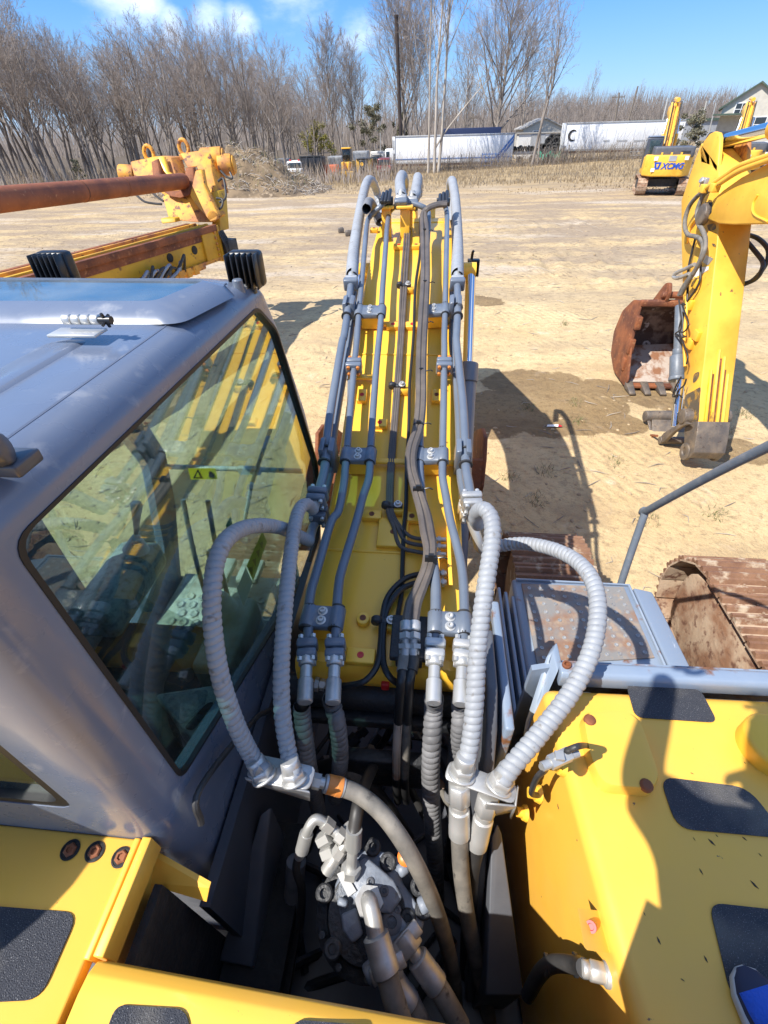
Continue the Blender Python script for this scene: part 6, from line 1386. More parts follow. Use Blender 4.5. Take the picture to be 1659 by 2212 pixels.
# ================================================================== trees
def tree_data(seed, H, levels=4, vase=.55, up=.55, trunk_r=.16, first=.28, nl=15, lean=(0, 0), wig=.05, dens=1.0, cr=1.0, tw=.012):
    rng = random.Random(seed); T = MB(); C = MB()
    def branch(p, d, L, r, lev):
        n = 5 if lev < 2 else (4 if lev == 2 else 2); pts = [p]; q = p.copy(); dd = d.copy()
        for i in range(n):
            dd = (dd+V((rng.gauss(0, 1), rng.gauss(0, 1), rng.gauss(0, .6)))*(.10 if lev else wig)+V((0, 0, up*.16 if lev else .06))).normalized()
            q = q+dd*L/n; pts.append(q)
        rs = [r*(1-.78*i/n) for i in range(n+1)]
        (T if lev < 2 else C).tube(pts, rs, 7 if lev == 0 else (5 if lev == 1 else 3), caps=False)
        if lev >= levels: return
        if lev == 0: k = nl
        elif lev == 1: k = int(7*dens)
        elif lev == 2: k = int(6*dens)
        else: k = int(3*dens)
        for j in range(k):
            t = (first+(1-first)*(j+rng.random()*.8)/k) if lev == 0 else (.22+.78*(j+rng.random())/k)
            x = t*n; i = min(n-1, int(x)); f = x-i; bp = pts[i]*(1-f)+pts[i+1]*f; bd = (pts[i+1]-pts[i]).normalized()
            a = rng.uniform(0, 2*math.pi) if lev else (j*2.4+rng.uniform(-.5, .5)); _, u, w = basis(bd)
            spread = (vase+rng.uniform(-.12, .15)) if lev == 0 else rng.uniform(.45, .85)
            nd = (bd*math.cos(spread)+(u*math.cos(a)+w*math.sin(a))*math.sin(spread)).normalized()
            Lc = L*((.50*(1-t*.55)*cr) if lev == 0 else (rng.uniform(.42, .62)*(1-.35*t)))
            branch(bp, nd, Lc, max(tw, rs[i]*(.48 if lev == 0 else .5)), lev+1)
    branch(V((0, 0, -.1)), V((lean[0], lean[1], 1)).normalized(), H, trunk_r, 0)
    return T, C
def make_tree(name, seed, H, bark='bark', twig='twig', label=None, group=None, cat='tree', **k):
    k.setdefault('tw', .012)
    T, C = tree_data(seed, H, **k)
    t = T.build(name, bark, None, rec=False, ang=180); c = C.build('crown', twig, None, rec=False, ang=180); c.parent = t
    return tag(t, label, cat, group)
WOOD = 'leafless grey tree in the crowded woodland along the left of the yard'; WG = 'woodland trees on the left'
protos = [make_tree('bare_tree', 100+i, 14, label=WOOD, group=WG, vase=.62, up=.50, trunk_r=.19, first=.32, nl=12, cr=1.0, wig=.09, lean=((-.05, 0), (.04, 0), (0, .02), (-.09, .02), (.02, 0))[i], dens=1.0) for i in range(5)]
rng = random.Random(77)
used = [False]*5
def put(pi, x, y, s, rz, label=None, group=None, tilt=(0, 0), z=None):
    o = protos[pi] if not used[pi] else copy_tree(protos[pi])
    used[pi] = True; o.location = (x, y, gz(x, y)-.05 if z is None else z); o.rotation_euler = (tilt[0], tilt[1], rz); o.scale = (s[0], s[0], s[1]) if isinstance(s, tuple) else (s, s, s)
    if label: o['label'] = label
    if group: o['group'] = group
    return o
# the left wood: height follows the skyline of the photograph
sky_pts = [(-200, 30), (0, 25), (60, 18), (110, 55), (190, 120), (300, 100), (400, 95), (460, 110), (560, 120), (600, 95+50), (650, 165), (690, 200)]
def skyline(px):
    for (a, p), (c, q) in zip(sky_pts, sky_pts[1:]):
        if px <= c: return p+(q-p)*(px-a)/(c-a)
    return 190
cnt = 0
for row in range(5):
    for k in range(25):
        px = -120+820*(k+rng.random())/25; yd = 58+row*7+max(0, px)*.028+rng.uniform(-3, 3)
        p = P(px, 400, y=yd); top = P(px, skyline(px)+rng.uniform(-6, 40)+row*4, y=yd); h = top.z-gz(p.x, yd)
        if row == 0 and rng.random() < .25: continue
        s = max(.45, h/13.0); put(cnt % 5, p.x+rng.uniform(-.5, .5), yd, (s*rng.uniform(.85, 1.2), s*rng.uniform(.82, 1.06)), rng.uniform(0, 6.28), tilt=(0, rng.uniform(-.05, .07)-.06*max(0, 1-px/350)))
        cnt += 1
# singled out trees
def feature(px, pbase, y, ptop, seed, label, bark='bark', **k):
    p = P(px, pbase, y=y); gzv = gz(p.x, y); top = P(px, ptop, y=y); H = top.z-gzv
    k.setdefault('tw', .017); t = make_tree('bare_tree', seed, H*1.04, bark, 'twig', label, **k); t.location = (p.x, y, gzv-.05); return t
feature(722, 370, 100, 122, 201, 'leafless tree with many upright limbs, standing left of the loader', vase=.42, up=.8, trunk_r=.2, nl=22, first=.22, cr=1.2, dens=1.2)
feature(768, 370, 104, 140, 206, 'slimmer leafless tree just left of the tall dark pole', vase=.38, up=.8, trunk_r=.16, nl=20, first=.25, cr=1.15, dens=1.2)
feature(872, 370, 98, 45, 202, 'leafless tree right behind the tall dark pole', vase=.5, up=.65, trunk_r=.26, nl=28, first=.2, cr=1.4, dens=1.25)
feature(905, 360, 92, 70, 207, 'leafless tree half hidden behind the pale slender trunks', vase=.48, up=.7, trunk_r=.18, nl=22, first=.25, cr=1.2, dens=1.2)
feature(1063, 350, 99, 22, 203, 'broad leafless tree with a wide round crown behind the striped trailer', vase=.66, up=.55, trunk_r=.34, nl=30, first=.14, cr=1.5, dens=1.3)
feature(1000, 350, 110, 120, 208, 'leafless tree behind the middle of the striped trailer', vase=.5, up=.6, trunk_r=.2, nl=18, first=.2)
feature(1120, 345, 112, 90, 209, 'leafless tree behind the right end of the striped trailer', vase=.5, up=.6, trunk_r=.2, nl=18, first=.2, cr=1.1)
feature(925, 362, 77, -60, 204, 'pale slender tree trunk in front of the striped trailer, left of its group', bark='bark_pale', vase=.30, up=.8, trunk_r=.17, nl=13, first=.38, dens=.8, lean=(.015, 0))
feature(938, 362, 76.5, -190, 205, 'pale slender tree trunk in front of the striped trailer, middle of its group', bark='bark_pale', vase=.32, up=.8, trunk_r=.21, nl=14, first=.40, dens=.8, lean=(.075, 0))
t = feature(947, 362, 77.5, -230, 210, 'tallest pale trunk of its group, with one long limb reaching right', bark='bark_pale', vase=.36, up=.7, trunk_r=.22, nl=14, first=.38, dens=.8, lean=(.13, 0))
lb = MB(); a0 = P(962, 285, y=77.5)-V(t.location); a1 = P(1005, 230, y=77.5)-V(t.location); a2 = P(1060, 165, y=77.5)-V(t.location); lb.tube(spl([V((a0.x-1.2, 0, a0.z-1.6)), a0, a1, a2], 5), [.13-.006*i for i in range(16)], 7)
for i in range(10):
    u = .3+.07*i; q = a0*(1-u)+a2*u; lb.tube([q, q+V((.5*rng.uniform(-1, 1), .4*rng.uniform(-1, 1), 1.2)), q+V((.9*rng.uniform(-.5, 1), .6*rng.uniform(-1, 1), 2.6))], [.035, .022, .01], 4)
o = lb.build('limb', 'bark_pale', None, rec=False); o.parent = t
feature(1150, 348, 78, 60, 211, 'dark crooked leafless tree leaning right beside the heap of tyres', vase=.42, up=.5, trunk_r=.20, nl=12, first=.42, lean=(.26, 0), wig=.10, dens=.8)
feature(1162, 348, 79, 110, 212, 'thin dark trunk standing against the crooked leaning tree by the tyres', vase=.42, up=.5, trunk_r=.14, nl=10, first=.45, lean=(.20, 0), wig=.10, dens=.8)
# brown scrub wood further back: behind everything and down the right hand slope
BACK = 'brown leafless tree in the hazy far wood behind the trailers'; BGp = 'far wood behind the trailers'
for k in range(46):
    px = 560+900*(k+rng.random())/46; yd = rng.uniform(118, 170); p = P(px, 300, y=yd); tp_ = (150 if px < 830 else 175 if px < 1130 else 205)+rng.uniform(0, 45); h = P(px, tp_, y=yd).z-gz(p.x, yd); s = max(.3, h/14.6)
    put(k % 5, p.x, yd, (s*1.25, s), rng.uniform(0, 6.28), BACK, BGp)
RIGHT = 'low brown leafless tree on the distant slope at right'; RG = 'trees on the distant slope'
for k in range(58):
    px = 1180+620*(k+rng.random())/58; yd = rng.uniform(150, 230); p = P(px, 280, y=yd); tp_ = (212 if px < 1290 else 226)+rng.uniform(-22, 22)-(px-1300)*.03; h = P(px, tp_, y=yd).z-gz(p.x, yd); s = max(.25, h/14.6)
    put(k % 5, p.x, yd, (s*1.7, s), rng.uniform(0, 6.28), RIGHT, RG)
for px, tp_, lab in ((1250, 165, 'taller sparse leafless tree rising above the far slope near the striped trailer'), (1352, 195, 'thin leafless tree beside the leaning utility poles')):
    yd = 120; p = P(px, 300, y=yd); h = P(px, tp_, y=yd).z-gz(p.x, yd); put(2, p.x, yd, (h/14.6*.9, h/14.6), 1.0, lab, 'lone far trees')
# far wood as one brown mass that closes the skyline
b = MB(); rg = random.Random(5)
for k in range(15000):
    px = rg.uniform(-500, 2200); yd = rg.uniform(170, 300); p = P(px, 300, y=yd); g0 = gz(p.x, yd); hh = rg.uniform(2.5, 11.0)*(1.25 if px < 700 else .9); d = V((rg.uniform(-.25, .25)*hh, rg.uniform(-.2, .2)*hh, hh)); w = rg.uniform(.05, .22); b.cur = 0 if rg.random() < .6 else 1
    b.add([V((p.x-w, yd, g0)), V((p.x+w, yd, g0)), V((p.x, yd, g0))+d], [[0, 1, 2]])
o = b.build('far_wood', ['twig', 'bark'], rec=False, ang=180); tag(o, 'brown winter woodland closing the horizon', 'woodland', kind='stuff')
# underbrush at the foot of the left wood
b = MB()
for k in range(9000):
    px = rg.uniform(-150, 860); yd = rg.uniform(57, 100); p = P(px, 380, y=yd); g0 = gz(p.x, yd); hh = rg.uniform(.4, 2.4); d = V((rg.uniform(-.4, .4)*hh, rg.uniform(-.4, .4)*hh, hh)); w = rg.uniform(.02, .06); b.cur = rg.choice((0, 0, 1, 2))
    b.add([V((p.x-w, yd, g0)), V((p.x+w, yd, g0)), V((p.x, yd, g0))+d], [[0, 1, 2]])
o = b.build('underbrush', ['twig', 'bark', 'dead_grass'], rec=False, ang=180); tag(o, 'tangled dry brush at the foot of the woodland', 'brush', kind='stuff')
# evergreens and a yellow flowering shrub
def leafy(name, px, pbase, y, ptop, wpx, m, label, cat, seed, n=2600, leaf=.28):
    rr = random.Random(seed); p = P(px, pbase, y=y); g0 = gz(p.x, y); H = P(px, ptop, y=y).z-g0; Wd = wpx*y*.78/F; T = MB(); T.tube([V((0, 0, -.1)), V((.05, 0, H*.5)), V((0, 0, H*.92))], [.16, .11, .03], 7)
    for i in range(9):
        a_ = i*2.1; T.tube([V((0, 0, H*(.2+.07*i))), V((math.cos(a_)*Wd*.5, math.sin(a_)*Wd*.4, H*(.3+.07*i)))], [.05, .015], 5)
    t = T.build(name, 'bark', None, rec=False); t.location = (p.x, y, g0); C = MB(); cl = [(rr.gauss(0, .42)*Wd, rr.gauss(0, .42)*Wd, H*rr.uniform(.25, .98), rr.uniform(.22, .5)) for _ in range(26)]
    for i in range(n):
        cx, cy, cz, cr_ = cl[i % 26]; f = 1-.75*abs(cz/H-.5); q = V((cx*f+rr.gauss(0, cr_*.5)*Wd*.5, cy*f+rr.gauss(0, cr_*.5)*Wd*.5, cz+rr.gauss(0, cr_*.35)*H*.22)); u = V((rr.gauss(0, 1), rr.gauss(0, 1), rr.gauss(0, .7))).normalized(); w = u.cross(V((rr.gauss(0, 1), rr.gauss(0, 1), rr.gauss(0, 1)))).normalized(); s = leaf*rr.uniform(.5, 1.2)
        C.add([q-u*s*.5, q+w*s*.3, q+u*s*.6, q-w*s*.3], [[0, 1, 2, 3]])
    c = C.build('crown', m, None, rec=False, ang=180); c.parent = t; tag(t, label, cat)
leafy('pine_tree', 802, 375, 97, 225, 42, 'pine', 'dark green pine rising left of the tall dark pole', 'tree', 1, 4200, .26)
leafy('pine_tree', 870, 345, 108, 238, 16, 'pine', 'narrow dark evergreen between the pole and the pale trunks', 'tree', 2, 2500, .34)
leafy('forsythia', 690, 372, 82, 262, 40, 'forsythia', 'yellow flowering shrub behind the parked vans', 'shrub', 3, 3500, .24)
leafy('evergreen_shrub', 175, 392, 60, 345, 22, 'pine', 'low green bush at the edge of the left wood', 'shrub', 4, 800, .2)
leafy('evergreen_shrub', 1490, 300, 66, 240, 38, 'pine', 'round dark bush right of the yellow boom in the background', 'shrub', 6, 3000, .2)

# ================================================================== earth mound with uprooted stumps
rm = random.Random(9); b = MB(); nxx, nyy = 56, 30; vs = []
for j in range(nyy):
    for i in range(nxx):
        u = i/(nxx-1); v = j/(nyy-1); x = -24+16.5*u; y = 42+11*v
        prof = math.exp(-((u-.38)/.22)**2)*1.0+math.exp(-((u-.66)/.16)**2)*.55+math.exp(-((u-.2)/.12)**2)*.5
        e = math.sin(math.pi*v)**.8*math.sin(math.pi*u)**.5
        z = 3.3*prof*e*(.8+.6*noise.noise(V((x*.5, y*.5, 2))))+e*.5*noise.noise(V((x*1.4, y*1.4, 6)))
        vs.append(V((x, y, gz(x, y)-.12+max(0, z))))
b.add(vs, [[j*nxx+i, j*nxx+i+1, (j+1)*nxx+i+1, (j+1)*nxx+i] for j in range(nyy-1) for i in range(nxx-1)])
mat('earth', (.22, .155, .09), .95, 0, (.12, .085, .052), .8, .42, .6, col3=(.32, .24, .155), scale3=2.5, lo3=.56, hi3=.66, bump=.6, bscale=3)
mo_ = b.build('dirt_mound', 'earth', None, rec=False, ang=180); tag(mo_, 'heap of dug earth with dead roots behind the rusty clamp', 'mound')
def mz(x, y):
    i = min(nxx-1, max(0, round((x+24)/16.5*(nxx-1)))); j = min(nyy-1, max(0, round((y-42)/11*(nyy-1)))); return vs[j*nxx+i].z
b = MB()
for k in range(900):
    x = rm.uniform(-22.5, -9); y = rm.uniform(42.5, 50); z = mz(x, y); t = rm.uniform(0, 6.28); l = rm.uniform(.15, .9); d = V((math.cos(t)*l, math.sin(t)*l*.6, rm.uniform(-.2, .6)*l)); b.cur = rm.choice((0, 1, 1))
    b.tube([V((x, y, z)), V((x, y, z))+d*.5+V((0, 0, .08)), V((x, y, z))+d], [.03, .025, .008], 4)
for k in range(2000):
    x = rm.uniform(-23, -9); y = rm.uniform(42.5, 51); z = mz(x, y)
    if z < .4: continue
    h = rm.uniform(.15, .6); d = V((rm.uniform(-.4, .4)*h, rm.uniform(-.4, .4)*h, h)); b.cur = 2 if rm.random() < .8 else 3
    b.add([V((x-.02, y, z-.03)), V((x+.02, y, z-.03)), V((x, y, z))+d], [[0, 1, 2]])
o = b.build('roots', ['bark', 'bark_pale', 'dead_grass', 'green_grass'], None, rec=False, ang=180); o['kind'] = 'stuff'; o.parent = mo_

# ================================================================== vehicles along the far fence
def cT(x, y): return ((1224+x/1.355)/1.4755, y/1.355/1.4755)
def cG(x, y): return ((850+x/2.074)/1.4755, (300+y/2.074)/1.4755)
YT = 84.0
def upright(pxa, pya, pxb, pyb, y):
    """a tall box seen square on, from two photo corners: returns x0,x1,z0,z1"""
    a = P(pxa, pya, y=y); c = P(pxb, pyb, y=y); return min(a.x, c.x), max(a.x, c.x), min(a.z, c.z), max(a.z, c.z)
def trailer(name, x0, x1, ztop, zbot, y, label, marks):
    g0 = (gz(x0, y)+gz(x1, y))/2
    t = thing(name, label, 'trailer', ((x0+x1)/2, y+1.3, g0)); L = x1-x0
    b = MB(); b.box(((x0+x1)/2, y+1.3, (ztop+zbot)/2), (L, 2.55, ztop-zbot)); bx = b.build('cargo_box', 'white_trailer', t, bevel=.05)
    b = MB(); b.box(((x0+x1)/2, y-.006, ztop-.08), (L+.02, .03, .14)); b.box(((x0+x1)/2, y-.006, zbot+.10), (L+.02, .03, .18)); b.box((x0+.05, y-.006, (ztop+zbot)/2), (.09, .03, ztop-zbot)); b.box((x1-.05, y-.006, (ztop+zbot)/2), (.09, .03, ztop-zbot)); b.build('edge_rail', 'grey_box', bx)
    b = MB()
    for k in range(int(L/1.2)): b.box((x0+.6+1.2*k, y-.002, (ztop+zbot)/2), (.025, .012, ztop-zbot-.3))
    b.build('side_seam', 'white_paint', bx)
    b = MB(); b.box(((x0+x1)/2, y+1.3, zbot-.15), (L*.98, 1.2, .25)); b.build('underframe', 'rust', t)
    for xx in (x1-1.6, x1-2.9):
        for s_ in (.25, 2.35): 
            b = MB(); b.lathe([(.25, -.14), (.48, -.13), (.50, 0), (.48, .13), (.25, .14)], (xx, y+s_, g0+.48), (0, 1, 0), 20); b.build('wheel', 'tyre', t)
    b = MB()
    for s_ in (.4, 2.2): b.box((x0+2.2, y+s_, (g0+zbot)/2), (.14, .14, zbot-g0))
    b.build('landing_leg', 'dark_iron', t)
    return t, bx
x0, x1 = P(853, 345, y=YT).x, P(1108, 330, y=YT).x; zt_ = P(980, 291, y=YT).z+.02; zb_ = P(980, 352, y=YT).z
tr1, bx1 = trailer('box_trailer', x0, x1, zt_, zb_, YT, 'white box trailer with blue stripes behind the pale trunks', None)
def tq(pts, y, m, par, name, th=.012):
    b = MB(); b.prism([P(*q, y=y) for q in pts], (0, -th, 0)); return b.build(name, m, par)
q = lambda *a: [cT(*z) for z in a]
b = MB(); b.box(((x0+x1)/2, YT-.012, zb_+.55), (x1-x0, .012, .10)); b.build('blue_stripe', 'blue_stripe', bx1)
for i, w in enumerate((0, .55)):
    b = MB(); b.prism([V((x1-2.3+w, YT-.014, zb_+.62)), V((x1-1.98+w*.95, YT-.014, zb_+.62)), V((x1-.10, YT-.014, zt_-.5+w*-.9)), V((x1-.10, YT-.014, zt_-.15-w*.8))], (0, -.01, 0)); b.build('blue_stripe', 'blue_stripe', bx1)
b = MB(); b.box((x0-.18, YT+1.2, zt_-1.0), (.34, 1.6, 1.9)); 
for k in range(7): b.box((x0-.20, YT+.39, zt_-.5-.16*k), (.22, .03, .07))
b.build('cooling_unit', 'white_paint', tr1, bevel=.03)
b = MB(); b.box((x0-.2, YT+.37, zt_-.95), (.2, .02, 1.0)); b.build('unit_grille', 'grey_box', tr1)
# dark navy trailer behind it
xa_, xb_ = P(955, 285, y=92).x, P(1082, 285, y=92).x; t = thing('box_trailer', 'dark navy trailer roof showing over the striped white trailer', 'trailer', ((xa_+xb_)/2, 93, gz(xa_, 92))); zz = P(1080, 274, y=92).z
b = MB(); b.box(((xa_+xb_)/2, 93.2, zz-1.6), (xb_-xa_, 2.5, 3.2)); bb_ = b.build('cargo_box', 'navy', t, bevel=.05); b = MB()
for k in range(4): b.lathe([(.25, -.14), (.5, -.13), (.5, .13), (.25, .14)], (xa_+1.2+(k % 2)*1.3+(k//2)*(xb_-xa_-4), 92.2, gz(xa_, 92)+.5), (0, 1, 0), 18)
b.build('wheel', 'tyre', t)
# second white trailer
YT2 = 82; x2, x3 = P(1218, 300, y=YT2).x, P(1475, 290, y=YT2).x; zt2 = P(1330, 262, y=YT2).z; zb2 = P(1330, 324, y=YT2).z
tr2, bx2 = trailer('box_trailer', x2, x3, zt2, zb2, YT2, 'long white box trailer with a dark crescent mark at its left end', None)
c = P(*cT(815, 585), y=YT2-.02); b = MB(); pts = []
for i in range(13): a_ = R(50+260*i/12); pts.append(c+V((math.cos(a_)*.62, 0, math.sin(a_)*.62)))
for i in range(13): a_ = R(300-240*i/12); pts.append(c+V((.14+math.cos(a_)*.46, 0, math.sin(a_)*.46)))
n_ = 13; vs_ = pts; b.add([p-V((0, .0, 0)) for p in pts], [[i, i+1, 25-i-1, 25-i] for i in range(12)]); b.build('crescent_mark', 'black_paint', bx2)
for (xx, w) in ((960, 26), (1026, 40), (1100, 46)):
    b = MB(); c = P(*cT(xx, 607), y=YT2-.02); rr_ = random.Random(xx)
    for k in range(int(w/5)): b.box(c+V((-w*.012+k*.16, 0, 0)), (.10, .01, rr_.uniform(.12, .2)))
    b.build('faded_lettering', 'grey_box', bx2)
b = MB(); b.box(P(*cT(1135, 614), y=YT2-.02), (.2, .02, .5)); b.build('side_hatch', 'black_paint', bx2)
# heap of tyres between the trailers: each tyre its own thing
tb = MB(); tb.lathe([(.30, -.10), (.34, -.13), (.46, -.13), (.52, -.09), (.53, 0), (.52, .09), (.46, .13), (.34, .13), (.30, .10), (.28, 0), (.30, -.10)], (0, 0, 0), (0, 0, 1), 22)
ty0 = tb.build('tyre', 'tyre', None, rec=False); TL = 'worn black tyre in the heap between the two white trailers'; tag(ty0, TL, 'tyre', 'tyres heaped between the trailers')
rt_ = random.Random(4); first = True; base = P(1172, 331, y=84); 
for rowk in range(6):
    for k in range(9-rowk//2):
        px = 1165+(k+.35*rt_.random())*5.6+rowk*1.6; py = 331-rowk*6.4-(px-1165)*.05
        if rowk > 2 and px < 1172+rowk*3: continue
        p = P(px, py, y=84.3+rt_.uniform(-.4, .5)); o = ty0 if first else copy_tree(ty0); first = False
        o.location = p; lean_ = rt_.choice((.75, -.75)) if rowk < 5 else rt_.uniform(1.2, 1.6); o.rotation_euler = (R(90)+rt_.uniform(-.35, .35), lean_ if rowk < 5 else rt_.uniform(-.4, .4), rt_.uniform(-.3, .3)); sc_ = rt_.uniform(.78, .95); o.scale = (sc_,)*3
for k in range(8):
    px = 1112+k*6.2; p = P(px, 326-rt_.uniform(0, 5), y=86); o = copy_tree(ty0); o.location = p; o.rotation_euler = (rt_.uniform(.9, 1.8), rt_.uniform(-.5, .5), rt_.uniform(0, 3)); o.scale = (.8,)*3; o['label'] = 'loose tyre on the low dark flatbed beside the striped trailer'; o['group'] = 'tyres on the flatbed'
b = MB(); qx = [P(px, 333+((i*7) % 5), y=83.2) for i, px in enumerate(range(1160, 1222, 6))]
vs_ = []; 
for i, p in enumerate(qx): vs_ += [p+V((0, 0, .25+.2*math.sin(i*1.7))), p+V((0, -.5, -.35+.2*math.sin(i*2.3)))]
b.add(vs_, [[2*i, 2*i+1, 2*i+3, 2*i+2] for i in range(len(qx)-1)]); b.add([v+V((0, .05, -.03)) for v in vs_], [[2*i, 2*i+2, 2*i+3, 2*i+1] for i in range(len(qx)-1)]); o = b.build('tarpaulin', 'tarp_green'); tag(o, 'green tarpaulin hanging at the foot of the tyre heap', 'tarp')
a_ = P(1110, 333, y=86); c_ = P(1162, 331, y=86); t = thing('flatbed', 'low dark flatbed carrying loose tyres beside the striped trailer', 'flatbed', ((a_.x+c_.x)/2, 86.5, gz(a_.x, 86))); b = MB(); b.box(((a_.x+c_.x)/2, 86.8, a_.z+.1), (c_.x-a_.x, 2.2, .35)); b.build('bed', 'grey_box', t, bevel=.03); b = MB()
for xx in (a_.x+.8, c_.x-.8): b.lathe([(.2, -.12), (.45, -.1), (.45, .1), (.2, .12)], (xx, 85.8, gz(xx, 86)+.4), (0, 1, 0), 18)
b.build('wheel', 'tyre', t)
# building and sheds behind
def house(name, label, x0, x1, y, zg, zeave, zridge, depth, wall, roof, cat='house', gable='side', win=()):
    t = thing(name, label, cat, ((x0+x1)/2, y+depth/2, zg)); b = MB(); b.box(((x0+x1)/2, y+depth/2, (zg+zeave)/2), (x1-x0, depth, zeave-zg))
    if gable == 'front': b.prism([V((x0, y, zeave)), V((x1, y, zeave)), V(((x0+x1)/2, y, zridge))], (0, depth, 0))
    w = b.build('wall', wall, t); b = MB(); ov = .35; th = .16; mx_ = (x0+x1)/2
    if gable == 'front':
        for s_ in (-1, 1):
            e = V((mx_+s_*((x1-x0)/2+ov), y-ov, zeave-ov*(zridge-zeave)/((x1-x0)/2))); r_ = V((mx_, y-ov, zridge)); b.prism([e, r_, r_+V((0, 0, th)), e+V((0, 0, th))], (0, depth+2*ov, 0))
    else:
        for s_ in (-1, 1):
            my = y+depth/2; e = V((x0-ov, my+s_*(depth/2+ov), zeave-ov*(zridge-zeave)/(depth/2))); r_ = V((x0-ov, my, zridge)); b.prism([e, r_, r_+V((0, 0, th)), e+V((0, 0, th))], (x1-x0+2*ov, 0, 0))
        b.prism([V((x0+.02, y+.02, zeave)), V((x0+.02, y+depth-.02, zeave)), V((x0+.02, y+depth/2, zridge))], (x1-x0-.04, 0, 0))
    b.build('roof', roof, t)
    for (wx, wz, ww, wh) in win:
        b = MB(); b.box((wx, y-.02, wz), (ww+.16, .08, wh+.16)); f = b.build('window', 'white_paint', w); b = MB(); b.box((wx, y-.06, wz), (ww, .03, wh)); b.build('pane', 'window_dark', f); b = MB(); b.box((wx, y-.085, wz), (.05, .02, wh)); b.box((wx, y-.085, wz), (ww, .02, .05)); b.build('glazing_bar', 'white_paint', f)
    return t
hx0 = P(1128, 300, y=104).x; hx1 = P(1218, 285, y=104).x
house('workshop', 'low pale workshop with a shallow gable roof behind the tyre heap', hx0, hx1, 104, gz(hx0, 104), P(1180, 277, y=104).z, P(1172, 256, y=104).z, 10, 'siding', 'roof_grey', 'workshop', 'front', [(hx0+2.2, P(1150, 292, y=104).z, 1.0, 1.0)])
sx0 = P(1120, 300, y=97).x; sx1 = P(1212, 290, y=97).x; b = MB(); t = thing('storage_shed', 'small white shed with a grey panel between the trailers', 'shed', ((sx0+sx1)/2, 98, gz(sx0, 97))); zs_ = P(1180, 287, y=97).z; b.box(((sx0+sx1)/2, 98.5, zs_-1.6), (sx1-sx0, 3, 3.2)); b.build('wall', 'siding_white', t); b = MB(); b.box((sx1-3.5, 96.96, zs_-1.3), (2.2, .06, 2.3)); b.build('door', 'grey_box', t); b = MB(); b.box(((sx0+sx1)/2, 98.5, zs_+.05), (sx1-sx0+.4, 3.4, .12)); b.build('roof', 'roof_grey', t)
# the house at the right edge
YH = 70; hz0 = gz(32, YH); ax_, bx_ = P(1552, 262, y=YH).x, P(1640, 250, y=YH).x; mxx = P(1612, 190, y=YH)
t = house('cream_house', 'cream house with dark green roof and red chimney at the right edge', ax_, ax_+5.6, YH, hz0, P(1575, 232, y=YH).z, P(1605, 190, y=YH).z+.3, 9, 'siding', 'roof_green', 'house', 'front', [(ax_+1.75, P(1572, 237, y=YH).z, 1.1, .95), (ax_+3.4, P(1600, 270, y=YH).z, 2.0, 1.2)])
b = MB(); q0 = V((ax_+4.0, YH+2.5, P(1600, 255, y=YH).z)); b.prism([q0, q0+V((0, 3.2, 2.8)), q0+V((0, 6.4, 0))], (9, 0, 0)); b.box(q0+V((4.5, 3.2, -2.0)), (9, 6, 4.0)); b.build('side_wing', 'siding', t); b = MB(); b.prism([q0+V((-.3, -.4, -.25)), q0+V((-.3, 3.2, 2.9)), q0+V((-.3, 3.2, 3.1)), q0+V((-.3, -.4, -.05))], (9.6, 0, 0)); b.build('wing_roof', 'roof_green', t)
b = MB(); cc = P(1648, 185, y=YH+4); b.box(cc+V((0, 0, -.3)), (.9, .9, 2.2)); b.box(cc+V((0, 0, .85)), (1.1, 1.1, .15)); b.build('chimney', 'brick_red', t)
b = MB(); b.box((ax_+1.0, YH-1.2, P(1590, 247, y=YH).z), (3.4, 2.2, .14)); b.build('porch_roof', 'roof_green', t)
cn_ = V((ax_, YH, 0)); t.rotation_euler = (0, 0, R(-24)); t.location = cn_+Matrix.Rotation(R(-24), 3, 'Z') @ (V(t.location)-cn_)
for i, (px, y_, ptop, lab) in enumerate(((1395, 120, 262, 'long low roof beyond the right trailer'), (1300, 150, 268, 'pale flat roofed building above the right trailer'))):
    a_ = P(px, ptop, y=y_); t = thing('far_building', lab, 'building', (a_.x+5, y_, gz(a_.x, y_))); b = MB(); b.box((a_.x+6, y_+4, a_.z-2.2), (16, 8, 4)); b.build('wall', 'siding_white' if i else 'grey_box', t); b = MB(); b.box((a_.x+6, y_+4, a_.z), (16.6, 8.6, .4)); b.build('roof', 'roof_grey' if i else 'roof_green', t)
# the tall pole and the utility poles
def pole(px, pb, pt, y, r, label, m='wood_grey', arm=None, lean=0, rt=None):
    a_ = P(px, pb, y=y); g0 = gz(a_.x, y); tp2 = P(px+lean, pt, y=y); t = MB(); t.tube([V((a_.x, y, g0-.1)), V((tp2.x, y, tp2.z))], [r, rt or r*.8], 12); o = t.build('utility_pole' if r < .2 else 'tall_pole', m); tag(o, label, 'pole')
    if arm:
        b = MB(); rel = V((tp2.x, y, tp2.z-.5))-V(o.location); b.box(rel, (arm, .1, .12))
        for s_ in (-.45, -.2, .2, .45): b.cyl(rel+V((arm*s_, 0, .05)), rel+V((arm*s_, 0, .25)), .04, 8)
        c = b.build('cross_arm', m, None, rec=False); c.parent = o
    return o
mat('pole_rust', (.035, .024, .02), .8, 0, (.06, .042, .035), 1.2)
tp3 = P(856, 33, y=88); b = MB(); gx = P(868, 370, y=88).x; b.tube([V((gx, 88, gz(gx, 88))), V((tp3.x, 88, tp3.z))], [.26, .24], 16); o = b.build('tall_pole', 'pole_rust'); tag(o, 'very tall bare dark pole standing among the trees', 'pole')
b = MB(); rel = V((tp3.x, 88, tp3.z))-V(o.location); b.lathe([(.27, -.25), (.29, 0), (.25, .05)], rel, (0, 0, 1), 16); c = b.build('pole_cap', 'pole_rust', None, rec=False); c.parent = o
